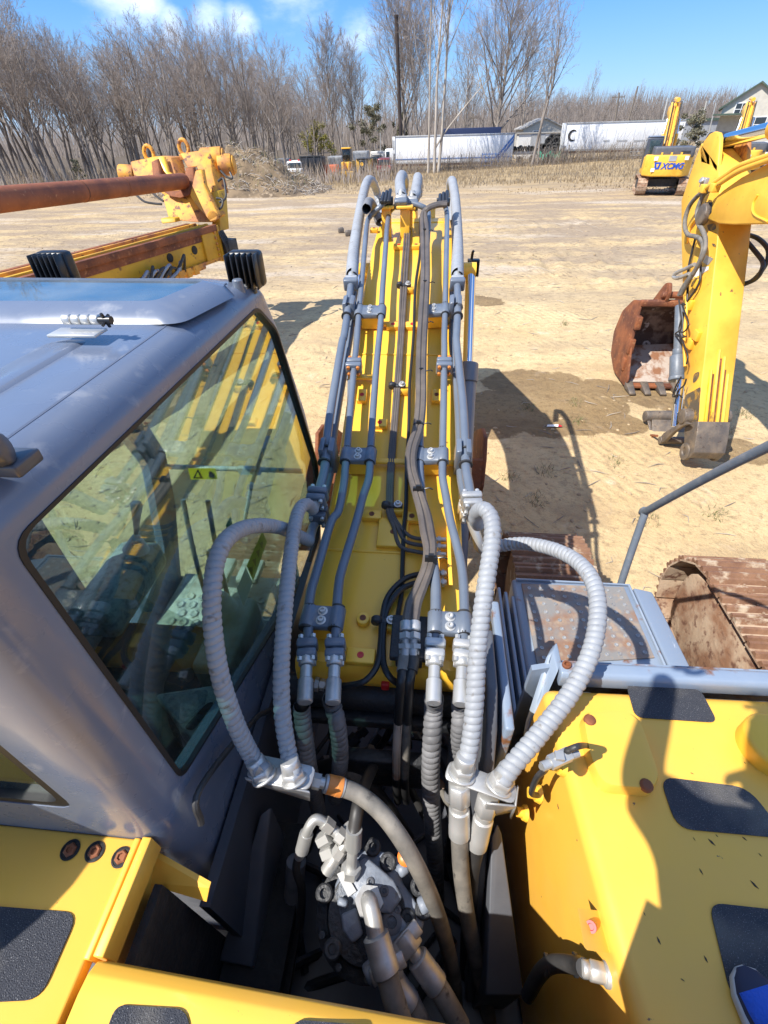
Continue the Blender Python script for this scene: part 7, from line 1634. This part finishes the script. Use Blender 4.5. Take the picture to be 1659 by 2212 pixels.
pole(1330, 275, 200, 95, .16, 'weathered utility pole beyond the right trailer, leaning slightly', arm=1.8, lean=8); pole(1352, 275, 186, 105, .15, 'slanting utility pole next to the thin leafless tree', lean=26)
pole(1433, 262, 212, 85, .10, 'grey street light pole beyond the right trailer', 'concrete', lean=10); pole(1515, 280, 218, 80, .12, 'pale utility pole left of the cream house', 'concrete', lean=12); pole(1535, 290, 222, 76, .09, 'thin grey pole nearest the cream house', 'grey_box', lean=12); pole(822, 345, 255, 102, .10, 'slim grey pole left of the striped trailer', 'grey_box')
pole(1023, 300, 247, 108, .14, 'utility pole with cross arm and transformer behind the striped trailer', arm=1.6)
# fence posts of the brushy fence line
fp = MB(); fp.tube([V((0, 0, -.1)), V((.01, 0, .7)), V((.02, .01, 1.35))], [.05, .045, .04], 7); f0 = fp.build('fence_post', 'wood_grey', None, rec=False); tag(f0, 'grey wooden stake in the ragged fence line before the trailers', 'fence post', 'stakes of the ragged fence'); rf_ = random.Random(2); first = True
for k in range(90):
    px = rf_.uniform(960, 1400) if k < 50 else rf_.uniform(1165, 1225); p = P(px, 350, y=79.5+rf_.uniform(-.6, .6)); o = f0 if first else copy_tree(f0); first = False; o.location = (p.x, p.y, gz(p.x, p.y)); o.rotation_euler = (rf_.uniform(-.15, .15), rf_.uniform(-.2, .2), rf_.uniform(0, 6)); o.scale = (.9, .9, rf_.uniform(.7, 1.5))
b = MB()
for k in range(2600):
    px = rf_.uniform(840, 1420); p = P(px, 350, y=79+rf_.uniform(-1.5, 2)); g0 = gz(p.x, p.y); hh = rf_.uniform(.4, 1.9) if rf_.random() < .9 else rf_.uniform(1.5, 3.4); q1 = V((p.x+rf_.uniform(-.35, .35)*hh, p.y+rf_.uniform(-.3, .3)*hh, g0+hh*.6)); q2 = q1+V((rf_.uniform(-.35, .35)*hh, 0, hh*.4)); b.cur = rf_.choice((0, 0, 1, 2)); b.tube([V((p.x, p.y, g0)), q1, q2], [.02, .014, .006], 3, caps=False)
o = b.build('fence_brush', ['twig', 'bark_pale', 'dead_grass'], rec=False, ang=180); tag(o, 'thorny bare brush grown through the fence line before the trailers', 'brush', kind='stuff')
def pallet_rack(px, py, y, label):
    p = P(px, py, y=y); b = MB()
    for i in range(6): b.box(p+V((-1.1+.44*i, 0, 0)), (.07, .08, 1.5))
    for k in range(4): b.box(p+V((0, -.05, -.65+.42*k)), (2.4, .06, .09))
    o = b.build('metal_rack', 'blue_stripe' if px < 1100 else 'grey_box'); tag(o, label, 'rack')
pallet_rack(1059, 345, 80.5, 'blue metal rack leaning at the right end of the striped trailer'); pallet_rack(1380, 331, 79, 'pale wooden rack below the right trailer')

# ---- left group of parked vehicles
def gx_(px, py, y): return P(px, py, y=y)
def vehicle(name, label, cat, px0, px1, pytop, y, parts, wheels, gr=None):
    a_ = P(px0, 370, y=y); c_ = P(px1, 370, y=y); g0 = gz((a_.x+c_.x)/2, y); zt2_ = P((px0+px1)/2, pytop, y=y).z; Wd = c_.x-a_.x; H = zt2_-g0; t = thing(name, label, cat, ((a_.x+c_.x)/2, y+1, g0)); o0 = V((a_.x, y, g0)); out_ = {}
    for nm, m, (u0, u1, v0, v1, d0, d1), par, bev in parts:
        b = MB(); b.box(o0+V((Wd*(u0+u1)/2, (d0+d1)/2, H*(v0+v1)/2)), (Wd*(u1-u0), d1-d0, H*(v1-v0))); out_[nm+str(len(out_))] = b.build(nm, m, t if par is None else list(out_.values())[par], bevel=bev, seg=2)
    for u, r, d in wheels:
        b = MB(); b.lathe([(r*.5, -.11), (r*.9, -.12), (r, -.06), (r, .06), (r*.9, .12), (r*.5, .11)], o0+V((Wd*u, d, r)), (0, 1, 0), 18); w = b.build('wheel', 'tyre', t); b = MB(); b.lathe([(r*.5, -.10), (r*.2, -.13), (.02, -.13)], o0+V((Wd*u, d, r)), (0, 1, 0), 14); b.build('rim', 'grey_box', w)
    return t, o0, Wd, H
vehicle('van', 'white van with roof beacons parked at the far left of the vehicle row', 'van', *[cG(118, 0)[0], cG(232, 0)[0]], cG(0, 438)[1], 70, [('body', 'white_paint', (0, 1, .12, .62, 0, 4.6), None, .12), ('cabin', 'white_paint', (.06, .94, .6, .95, .9, 4.5), None, .15), ('windscreen', 'window_dark', (.12, .88, .62, .88, .86, .95), None, .02), ('bumper', 'grey_box', (.02, .98, .10, .22, -.1, .1), None, .03), ('headlight', 'far_glass', (.06, .2, .38, .5, -.03, .05), None, .01), ('headlight', 'far_glass', (.8, .94, .38, .5, -.03, .05), None, .01), ('beacon', 'red_cap', (.2, .3, .95, 1.02, 1.2, 1.4), None, .02), ('beacon', 'red_cap', (.7, .8, .95, 1.02, 1.2, 1.4), None, .02), ('grille', 'black_paint', (.25, .75, .30, .48, -.03, .02), None, .01)], [(.1, .36, .7), (.9, .36, .7), (.1, .36, 3.7), (.9, .36, 3.7)])
vehicle('dump_trailer', 'black high sided dump body beside the white van', 'dump trailer', cG(228, 0)[0], cG(372, 0)[0], cG(0, 410)[1], 71, [('body', 'black_paint', (0, 1, .28, .96, 0, 2.4), None, .04), ('side_post', 'dark_iron', (.0, .05, .28, 1.0, -.06, 0), None, .01), ('side_post', 'dark_iron', (.3, .35, .28, 1.0, -.06, 0), None, .01), ('side_post', 'dark_iron', (.63, .68, .28, 1.0, -.06, 0), None, .01), ('side_post', 'dark_iron', (.95, 1.0, .28, 1.0, -.06, 0), None, .01), ('top_rail', 'dark_iron', (0, 1, .96, 1.02, -.04, .1), None, .01), ('chassis', 'dark_iron', (.05, .95, .16, .28, .4, 2), None, .02)], [(.3, .42, .2), (.5, .42, .2)])
for (u0, u1, v, y_, lab, m) in ((60, 140, 428, 86, 'grey shipping container behind the white van', 'grey_box'), (410, 500, 412, 86, 'grey corrugated container behind the orange trailer', 'grey_box'), (575, 668, 378, 84, 'grey tank container behind the loader', 'grey_box'), (690, 790, 378, 96, 'pale box body left of the striped trailer', 'siding_white')):
    t, o0, Wd, H = vehicle('container', lab, 'container', cG(u0, 0)[0], cG(u1, 0)[0], cG(0, v)[1], y_, [('body', m, (0, 1, 0.02, 1, 0, 3), None, .03), ('door', m, (.1, .48, .06, .95, -.04, 0), None, .01), ('door', m, (.52, .9, .06, .95, -.04, 0), None, .01)], [])
    b = MB()
    for k in range(14): b.box(o0+V((Wd*(k+.5)/14, -.05, H*.5)), (Wd*.03, .04, H*.85))
    b.build('corrugation', m, t)
vehicle('orange_trailer', 'orange box trailer left of the yellow wheel loader', 'trailer', cG(372, 0)[0], cG(460, 0)[0], cG(0, 470)[1], 72, [('body', 'orange_paint', (0, 1, .26, 1, 0, 2.2), None, .05), ('body_trim', 'orange_paint', (-.02, 1.02, .55, .62, -.04, 0), None, .01), ('drawbar', 'dark_iron', (.95, 1.2, .2, .28, .4, .6), None, .01)], [(.62, .42, .1), (.62, .42, 2.1)])
t, o0, Wd, H = vehicle('wheel_loader', 'yellow wheel loader with raised cab facing the yard', 'loader', cG(455, 0)[0], cG(580, 0)[0], cG(0, 355)[1], 73, [('cab', 'black_paint', (.30, .72, .52, .97, 1.6, 3.2), None, .05), ('cab_window', 'far_glass', (.33, .69, .58, .92, 1.54, 1.6), 0, .01), ('cab_roof', 'yellow', (.27, .75, .955, 1.0, 1.5, 3.3), 0, .03), ('body', 'yellow_old', (.28, .78, .25, .55, 1.4, 5.0), None, .08), ('loader_arm', 'yellow', (.30, .40, .18, .56, .4, 1.8), None, .05), ('loader_arm', 'yellow', (.62, .72, .18, .56, .4, 1.8), None, .05), ('bucket', 'yellow_old', (.02, 1.0, .03, .27, -.3, .6), None, .06), ('bucket_edge', 'worn_steel', (.02, 1.0, .0, .05, -.5, .3), None, .02)], [(.14, .62, 1.8), (.92, .62, 1.8), (.14, .62, 4.2), (.92, .62, 4.2)])
t, o0, Wd, H = vehicle('roller', 'black and yellow machine with a round emblem between loader and red car', 'machine', cG(590, 0)[0], cG(690, 0)[0], cG(0, 425)[1], 73, [('body', 'yellow_old', (0, 1, .22, .96, .3, 3), None, .15), ('engine_cover', 'black_paint', (.22, .78, .18, .92, .15, .5), None, .06), ('top', 'black_paint', (.05, .95, .93, 1.0, .2, 3), None, .03)], [(.12, .55, .6), (.88, .55, .6)])
b = MB(); b.lathe([(.2, 0), (.2, .03), (.13, .03), (.13, .01)], o0+V((Wd*.4, .15, H*.72)), (0, -1, 0), 20); b.build('emblem', 'yellow', t)
t, o0, Wd, H = vehicle('car', 'dark red estate car parked beside the striped trailer', 'car', cG(722, 0)[0], cG(820, 0)[0], cG(0, 425)[1], 74, [('body', 'red_paint', (0, 1, .16, .62, 0, 4.4), None, .14), ('cabin', 'red_paint', (.08, .92, .58, 1.0, .5, 3.6), None, .18), ('rear_window', 'window_dark', (.15, .85, .64, .92, .44, .56), None, .03), ('tail_light', 'red_cap', (.01, .1, .42, .62, -.04, .1), None, .02), ('tail_light', 'red_cap', (.9, .99, .42, .62, -.04, .1), None, .02), ('number_plate', 'white_paint', (.38, .62, .36, .46, -.03, .01), None, .005), ('bumper', 'black_paint', (0, 1, .14, .28, -.12, .1), None, .04)], [(.1, .33, .8), (.9, .33, .8), (.1, .33, 3.5), (.9, .33, 3.5)])
vehicle('truck', 'white truck cab just left of the striped trailer', 'truck', cG(785, 0)[0], cG(842, 0)[0], cG(0, 362)[1], 88, [('cab', 'white_paint', (0, 1, .2, 1, 0, 2.2), None, .12), ('window', 'window_dark', (.1, .5, .6, .88, -.03, .02), 0, .03), ('bumper', 'grey_box', (0, 1, .12, .24, -.1, .1), None, .03)], [(.3, .5, .1)])
vehicle('pickup', 'dark pickup with rack between the machine and the pale box body', 'pickup', cG(668, 0)[0], cG(760, 0)[0], cG(0, 400)[1], 80, [('body', 'black_paint', (0, 1, .2, .6, 0, 5), None, .1), ('cabin', 'black_paint', (.2, .95, .58, .95, .8, 2.6), None, .15), ('window', 'far_glass', (.28, .88, .64, .88, .76, .82), 1, .02)], [(.15, .38, .5), (.85, .38, .5)])

# ================================================================== excavators in the background
def far_excavator(label, loc, rz, lettering):
    t = thing('excavator', label, 'excavator'); t.location = (0, 0, 0)
    random.seed(17)
    for x in (-1.2, 1.2):
        o = track_mb(4.4, .95, .6, pitch=.2, x0=x, detail=False).build('track', 'track_dusty', t, ang=30)
        b = MB(); b.box((x, 0, .46), (.38, 3.5, .5)); b.build('track_frame', 'dark_iron', o, bevel=.03)
    b = MB(); b.box((0, 0, .65), (1.8, 2.2, .4)); b.cyl((0, 0, .8), (0, 0, 1.12), .6, 24); b.build('chassis', 'dark_iron', t)
    b = MB(); b.prism(rpoly([V((-1.4, -1.6, 1.05)), V((-.9, -2.5, 1.05)), V((.9, -2.5, 1.05)), V((1.4, -1.6, 1.05)), V((1.4, -1.2, 1.05)), V((-1.4, -1.2, 1.05))], .3, 5), (0, 0, 1.10)); cw = b.build('counterweight', 'yellow_pale', t, bevel=.08, seg=3)
    b = MB(); b.prism(rpoly([V((-1.38, 1.4, 1.1)), V((1.38, 1.4, 1.1)), V((1.38, -1.3, 1.1)), V((-1.38, -1.3, 1.1))], .1, 3), (0, 0, .9)); b.build('body', 'yellow_pale', t, bevel=.04)
    b = MB(); b.prism(rpoly([V((-1.0, -.2, 2.0)), V((1.3, -.2, 2.0)), V((1.3, -2.1, 2.0)), V((-1.0, -2.1, 2.0))], .15, 4), (0, 0, .55)); b.build('hood', 'plate_grey', t, bevel=.08, seg=3)
    b = MB()
    for k in range(3): b.box((-.55+.55*k, -2.3, 2.2), (.09, .25, .16))
    b.build('lifting_lug', 'yellow', cw)
    b = MB(); b.prism(rpoly([V((-1.4, -.1, 1.35)), V((-1.4, 1.55, 1.35)), V((-1.4, 1.8, 2.1)), V((-1.4, 1.35, 3.0)), V((-1.4, -.05, 3.0))], .1, 3), (.95, 0, 0)); cb_ = b.build('cab', 'cab_dark', t, bevel=.04)
    b = MB(); b.prism([V((-1.2+.0, -.115, 2.1)), V((-.62, -.115, 2.1)), V((-.62, -.115, 2.85)), V((-1.25, -.115, 2.85))], (0, .02, 0)); b.build('rear_window', 'far_glass', cb_); b = MB(); b.prism([V((-1.415, .1, 2.0)), V((-1.415, 1.4, 2.0)), V((-1.415, 1.2, 2.85)), V((-1.415, .1, 2.85))], (.02, 0, 0)); b.build('side_window', 'window_dark', cb_); b = MB(); b.box((-.92, .6, 3.03), (.9, 1.3, .08)); b.build('cab_roof', 'cab_paint', cb_, bevel=.03)
    b = MB(); b.prism([V((-.3, .8, 1.7)), V((-.3, 1.6, 3.0)), V((-.3, 2.6, 4.2)), V((-.3, 3.3, 4.75)), V((-.3, 5.2, 4.6)), V((-.3, 5.3, 4.2)), V((-.3, 3.6, 4.0)), V((-.3, 2.6, 3.0)), V((-.3, 1.5, 1.6))], (.6, 0, 0)); bm_ = b.build('boom', 'yellow', t, bevel=.03)
    b = MB(); b.prism([V((-.2, 5.0, 4.85)), V((-.2, 5.5, 4.7)), V((-.2, 5.2, 2.0)), V((-.2, 4.9, 2.0)), V((-.2, 4.7, 4.2))], (.4, 0, 0)); b.build('stick', 'yellow', t, bevel=.02)
    b = MB(); b.prism(rpoly([V((-.6, 4.2, .5)), V((-.6, 5.2, .5)), V((-.6, 5.5, 1.2)), V((-.6, 5.2, 2.0)), V((-.6, 4.6, 1.9)), V((-.6, 4.1, 1.2))], .15, 3), (1.2, 0, 0)); b.build('bucket', 'rust', t)
    for s_ in (-1, 1):
        b = MB(); b.cyl((.42*s_, 1.2, 1.4), (.42*s_, 2.2, 3.1), .10, 12); cy_ = b.build('boom_cylinder', 'yellow_pale', t); b = MB(); b.cyl((.42*s_, 2.2, 3.1), (.38*s_, 2.6, 3.9), .06, 10); b.build('cylinder_rod', 'chrome', cy_)
        for k in range(2): b = MB(); b.tube(spl([V(((.12+.12*k)*s_, .9, 2.0)), V(((.12+.12*k)*s_, 1.5, 3.1)), V(((.12+.12*k)*s_, 2.4, 4.15)), V(((.12+.12*k)*s_, 3.0, 4.8))], 4), .035, 8); b.build('boom_pipe', 'black_paint' if k else 'yellow_rusty', t)
    b = MB(); b.cyl((0, 2.9, 4.9), (0, 4.9, 5.0), .12, 14); b.build('stick_cylinder', 'yellow', t)
    if lettering:
        def txt(s, size, x, z, m, sh=.0):
            cu = bpy.data.curves.new('lettering', 'FONT'); cu.body = s; cu.size = size; cu.extrude = .006; cu.offset = .016; cu.align_x = 'CENTER'; cu.shear = sh
            o = bpy.data.objects.new('lettering', cu); COL.objects.link(o); dg = bpy.context.evaluated_depsgraph_get(); me = bpy.data.meshes.new_from_object(o.evaluated_get(dg)); bpy.data.objects.remove(o, do_unlink=True)
            o = bpy.data.objects.new('lettering', me); COL.objects.link(o); me.materials.clear(); me.materials.append(MATS[m]); o.rotation_euler = (R(90), 0, 0); o.location = (x, -2.515, z); o.parent = cw
        txt('XCMG', .42, .22, 1.46, 'blue_letter', .2)
        b = MB(); b.prism([V((-.78, -2.52, 1.44)), V((-.52, -2.52, 1.44)), V((-.45, -2.52, 1.80)), V((-.85, -2.52, 1.80))], (0, .015, 0)); e_ = b.build('emblem', 'blue_letter', cw); b = MB(); b.prism([V((-.65, -2.526, 1.50)), V((-.57, -2.526, 1.70)), V((-.72, -2.526, 1.70))], (0, .01, 0)); b.build('emblem_mark', 'yellow_pale', e_)
        for (x, z, w, h, m) in ((.12, 1.98, .42, .28, 'grey_box'), (-.82, 1.98, .22, .2, 'white_paint'), (.9, 2.0, .22, .2, 'white_paint'), (-.86, 1.40, .22, .18, 'white_paint')):
            b = MB(); b.box((x, -2.512, z), (w, .02, h)); b.build('sticker', m, cw)
        b = MB()
        for k in range(9): b.box((.55+.06*k, -2.112, 2.28), (.03, .02, .12))
        b.build('hood_vent', 'black_paint', t)
    else:
        b = MB(); b.box((.2, -2.512, 1.7), (.6, .02, .4)); b.build('sticker', 'white_paint', cw)
    t.location = loc; t.rotation_euler = (0, 0, rz); return t
pc_ = P(1440, 425, y=40.2)
far_excavator('yellow excavator with blue lettering, seen from behind across the yard', (15.1, 40.3, 0), R(-15), True)
far_excavator('yellow excavator partly hidden behind the scuffed upright stick', (21.6, 44.5, 0), R(-20), False)
for (px, py, y, m, lab) in ((1590, 320, 60, 'blue_stripe', 'blue car parked beyond the yellow excavators'), (1635, 325, 58, 'white_paint', 'white car parked at the right edge of the yard')):
    vehicle('car', lab, 'car', px-26, px+22, py-18, y, [('body', m, (0, 1, .16, .62, 0, 1.8), None, .14), ('cabin', m, (.18, .82, .58, 1.0, .1, 1.7), None, .18), ('window', 'window_dark', (.24, .76, .64, .92, .06, .12), 1, .03)], [(.2, .33, .1), (.8, .33, .1)])

# ================================================================== drilling rig on the left
RG_ = thing('drilling_rig', 'yellow drilling rig mast with rusty clamp head on the left', 'drilling rig', (-6.6, 2.0, 0))
def cL(x, y): return (x/2.074/1.4755, (400+y/2.074)/1.4755)
e0 = D(*cL(1300, 668), 9.4); n0 = D(*cL(0, 1015), 6.4)
axm = (e0-n0).normalized(); sid = axm.cross(V((0, 0, 1))).normalized(); upm = sid.cross(axm)
far_ = e0+axm*.15; near_ = n0-axm*4.0; Lm = (far_-near_).length; midm = (far_+near_)/2
mh, mw = .62, .72
b = MB(); b.box(midm-upm*(mh*.5)-sid*.0, (mw*.86, Lm, mh*.8), (sid, axm, upm)); ma = b.build('mast', 'yellow_old', RG_, bevel=.01)
for s_, h_, m in ((.45, .02, 'rust'), (-.45, .02, 'rust'), (.20, .03, 'yellow_old'), (-.20, .03, 'yellow_rusty')):
    b = MB(); b.box(midm+sid*(mw*s_)+upm*(h_-.05), (.10 if abs(s_) > .3 else .06, Lm, .11), (sid, axm, upm)); b.build('guide_rail', m, ma, bevel=.008)
b = MB(); b.box(midm-upm*(mh*.93), (mw, Lm, .06), (sid, axm, upm)); b.build('lower_flange', 'yellow_rusty', ma)
b = MB(); b.box(midm+sid*(mw*.435)-upm*.14, (.02, Lm-.3, .13), (sid, axm, upm)); b.build('side_rail', 'rust', ma)
b = MB(); ep = far_+axm*.02
b.box(ep-upm*.32, (mw*1.05, .06, mh*1.05), (sid, axm, upm)); b.box(ep+sid*(mw*.45)-upm*.3-axm*.25, (.06, .5, .55), (sid, axm, upm)); b.build('end_plate', 'yellow_old', ma, bevel=.01)
b = MB()
for k in range(5): b.cyl(ep+sid*(mw*.49)-upm*(.10+.1*k)-axm*.12, ep+sid*(mw*.53)-upm*(.10+.1*k)-axm*.12, .025, 8)
b.build('bolt_row', 'yellow_rusty', ma)
b = MB()
for k, d_ in enumerate((.75, 1.45)): b.lathe([(.075, 0), (.075, .012), (.001, .012)], far_-axm*d_+sid*(mw*.432)-upm*.30, sid, 18)
b.build('mast_hole', 'pit_black', ma)
b = MB(); b.box(ep+axm*.20+sid*.35-upm*.42, (.34, .3, .30), (sid, axm, upm)); b.build('control_box', 'dark_iron', RG_, bevel=.01)
for k, (o1, o2, o3) in enumerate(((.3, -.5, -.9), (.42, -.6, -.95), (.2, -.55, -.8), (.36, -.8, -.6))):
    b = MB(); s0 = ep+sid*(mw*.5)-upm*.1+axm*(.05*k); b.tube(spl([s0, s0+sid*.12-upm*.3, s0+sid*.1-upm*(.6+.1*k), s0+sid*o1*.2+upm*o3], 6), .02, 8); b.build('hydraulic_hose', 'rubber', RG_)
rr2 = random.Random(6)
for k in range(9):
    b = MB(); s0 = far_-axm*(1.2+.14*k)+sid*(mw*.46)-upm*.5; b.tube(spl([s0-upm*.1, s0+sid*.10+upm*rr2.uniform(0, .25), s0+sid*.16-axm*.2+upm*rr2.uniform(-.05, .15), s0+sid*.1-axm*.45-upm*.1], 6), .026, 8); b.build('hydraulic_hose', 'blue_grey' if k % 2 else 'rubber', RG_)
b = MB(); s0 = far_-axm*.9+sid*(mw*.45)-upm*.62
for k in range(4): b.box(s0-axm*.22*k, (.12, .14, .16), (sid, axm, upm))
b.cyl(s0+axm*.3, s0-axm*1.0, .05, 10); b.build('valve_group', 'yellow_rusty', RG_, bevel=.01)
# clamp head: faces the camera side, two jaws around the pipe
def jw(pts, dep, th, name, m, bev=.015):
    b = MB(); b.prism([D(*cL(x, y), dep) for x, y in pts], axm*th); return b.build(name, m, RG_, bevel=bev)
jw([(1075, 470), (1110, 600), (1150, 625), (1290, 640), (1400, 640), (1440, 600), (1330, 440), (1290, 290), (1220, 330), (1180, 420)], 9.6, .30, 'clamp_body', 'yellow_rusty')
jw([(860, 240), (1020, 205), (1130, 210), (1165, 340), (1215, 420), (1140, 500), (1060, 440), (980, 380), (890, 350)], 9.75, .34, 'clamp_jaw', 'yellow_rusty')
jw([(1190, 185), (1330, 165), (1390, 180), (1400, 300), (1440, 460), (1380, 470), (1340, 380), (1300, 270), (1240, 280)], 9.75, .40, 'clamp_jaw', 'yellow_rusty')
jw([(1040, 205), (1080, 205), (1110, 310), (1165, 340), (1115, 345), (1080, 300)], 9.62, .08, 'jaw_rib', 'yellow')
jw([(1225, 280), (1275, 275), (1285, 380), (1250, 460), (1190, 480), (1130, 470), (1080, 440), (1180, 430), (1220, 380)], 9.50, .10, 'jaw_shoe', 'rust')
jw([(1290, 300), (1330, 290), (1350, 400), (1440, 590), (1430, 625), (1390, 635), (1290, 520), (1255, 460)], 9.42, .12, 'clamp_arm', 'yellow_rusty')
jw([(1000, 240), (1040, 220), (1060, 340), (1100, 420), (1060, 400), (1010, 350)], 9.58, .10, 'jaw_shoe', 'rust')
b = MB(); b.cyl(D(*cL(1405, 600), 9.40), D(*cL(1405, 600), 9.9), .10, 16); b.build('clamp_pin', 'yellow_rusty', RG_, bevel=.008)
for (x0_, y0_, x1_, y1_, r) in ((1340, 225, 1475, 215, .20), (1450, 262, 1540, 258, .19), (800, 320, 900, 325, .17)):
    b = MB(); a_ = D(*cL(x0_, y0_), 9.95); c_ = D(*cL(x1_, y1_), 9.95); b.cyl(a_, c_, r, 22); b.cyl(c_, c_+(c_-a_).normalized()*.04, r*.85, 22); b.build('clamp_cylinder', 'yellow_rusty', RG_, bevel=.015)
for (x, y) in ((985, 185), (1215, 145)):
    c = D(*cL(x, y), 9.8); b = MB(); rr3 = []
    for k in range(17): t_ = math.pi*2*k/16; rr3.append(c+V((math.cos(t_)*.10, 0, math.sin(t_)*.13)))
    b.tube(rr3, .04, 8); b.box(c-V((0, 0, .16)), (.24, .12, .10)); b.build('lifting_eye', 'yellow_rusty', RG_, bevel=.008)
jw([(1400, 440), (1440, 430), (1460, 700), (1400, 700)], 9.7, .3, 'clamp_base', 'yellow_old'); jw([(1060, 615), (1155, 610), (1160, 640), (1070, 650)], 9.5, .25, 'rail_stop', 'yellow_old')
for pts in ([(1440, 370), (1475, 350), (1490, 420), (1490, 480), (1450, 510)], [(1460, 300), (1500, 340), (1535, 350), (1520, 310)], [(1430, 480), (1470, 490), (1465, 540), (1430, 560)], [(890, 450), (950, 500), (1010, 515), (1070, 520)], [(1000, 440), (1050, 480), (1080, 500)]):
    b = MB(); b.tube(spl([D(*cL(x, y), 9.6) for x, y in pts], 6), .022, 8); b.build('hydraulic_hose', 'rubber', RG_)
# undercarriage of the rig, beyond the left edge of the frame
b = MB(); b.box((-7.6, .6, 1.25), (2.4, 3.6, .9)); b.box((-7.4, 2.4, 1.3), (1.2, 1.8, .5)); b.box((-7.2, 2.0, 1.7), (.9, .6, .6)); b.build('rig_body', 'yellow_old', RG_, bevel=.06)
random.seed(41)
track(-8.6, .6, 3.8, .85, .5, RG_, 'track_dusty', 'track_dusty'); track(-6.6, .6, 3.8, .85, .5, RG_, 'track_dusty', 'track_dusty')
# the rusty pipe gripped by the clamp
pe_ = D(*cL(1210, 368), 9.45); pn_ = D(*cL(0, 490), 5.6); pd_ = (pe_-pn_).normalized(); b = MB(); st_p = pn_-pd_*4.5
b.tube([st_p, pn_-pd_*.2, pe_], .135, 28); o = b.build('steel_pipe', 'rust_pipe', None); tag(o, 'long rusty steel pipe held in the yellow clamp', 'pipe')
for tpos in (.55, .32):
    b = MB(); c = pn_*(1-tpos)+pe_*tpos-V(o.location); b.tube([c-pd_*.012, c+pd_*.012], .1385, 28); w_ = b.build('weld_ring', 'rust', None, rec=False); w_.parent = o
b = MB(); b.lathe([(.136, 0), (.137, .01), (.118, .012), (.115, -.3)], pe_-V(o.location), pd_, 28); w_ = b.build('pipe_mouth', 'rust', None, rec=False); w_.parent = o
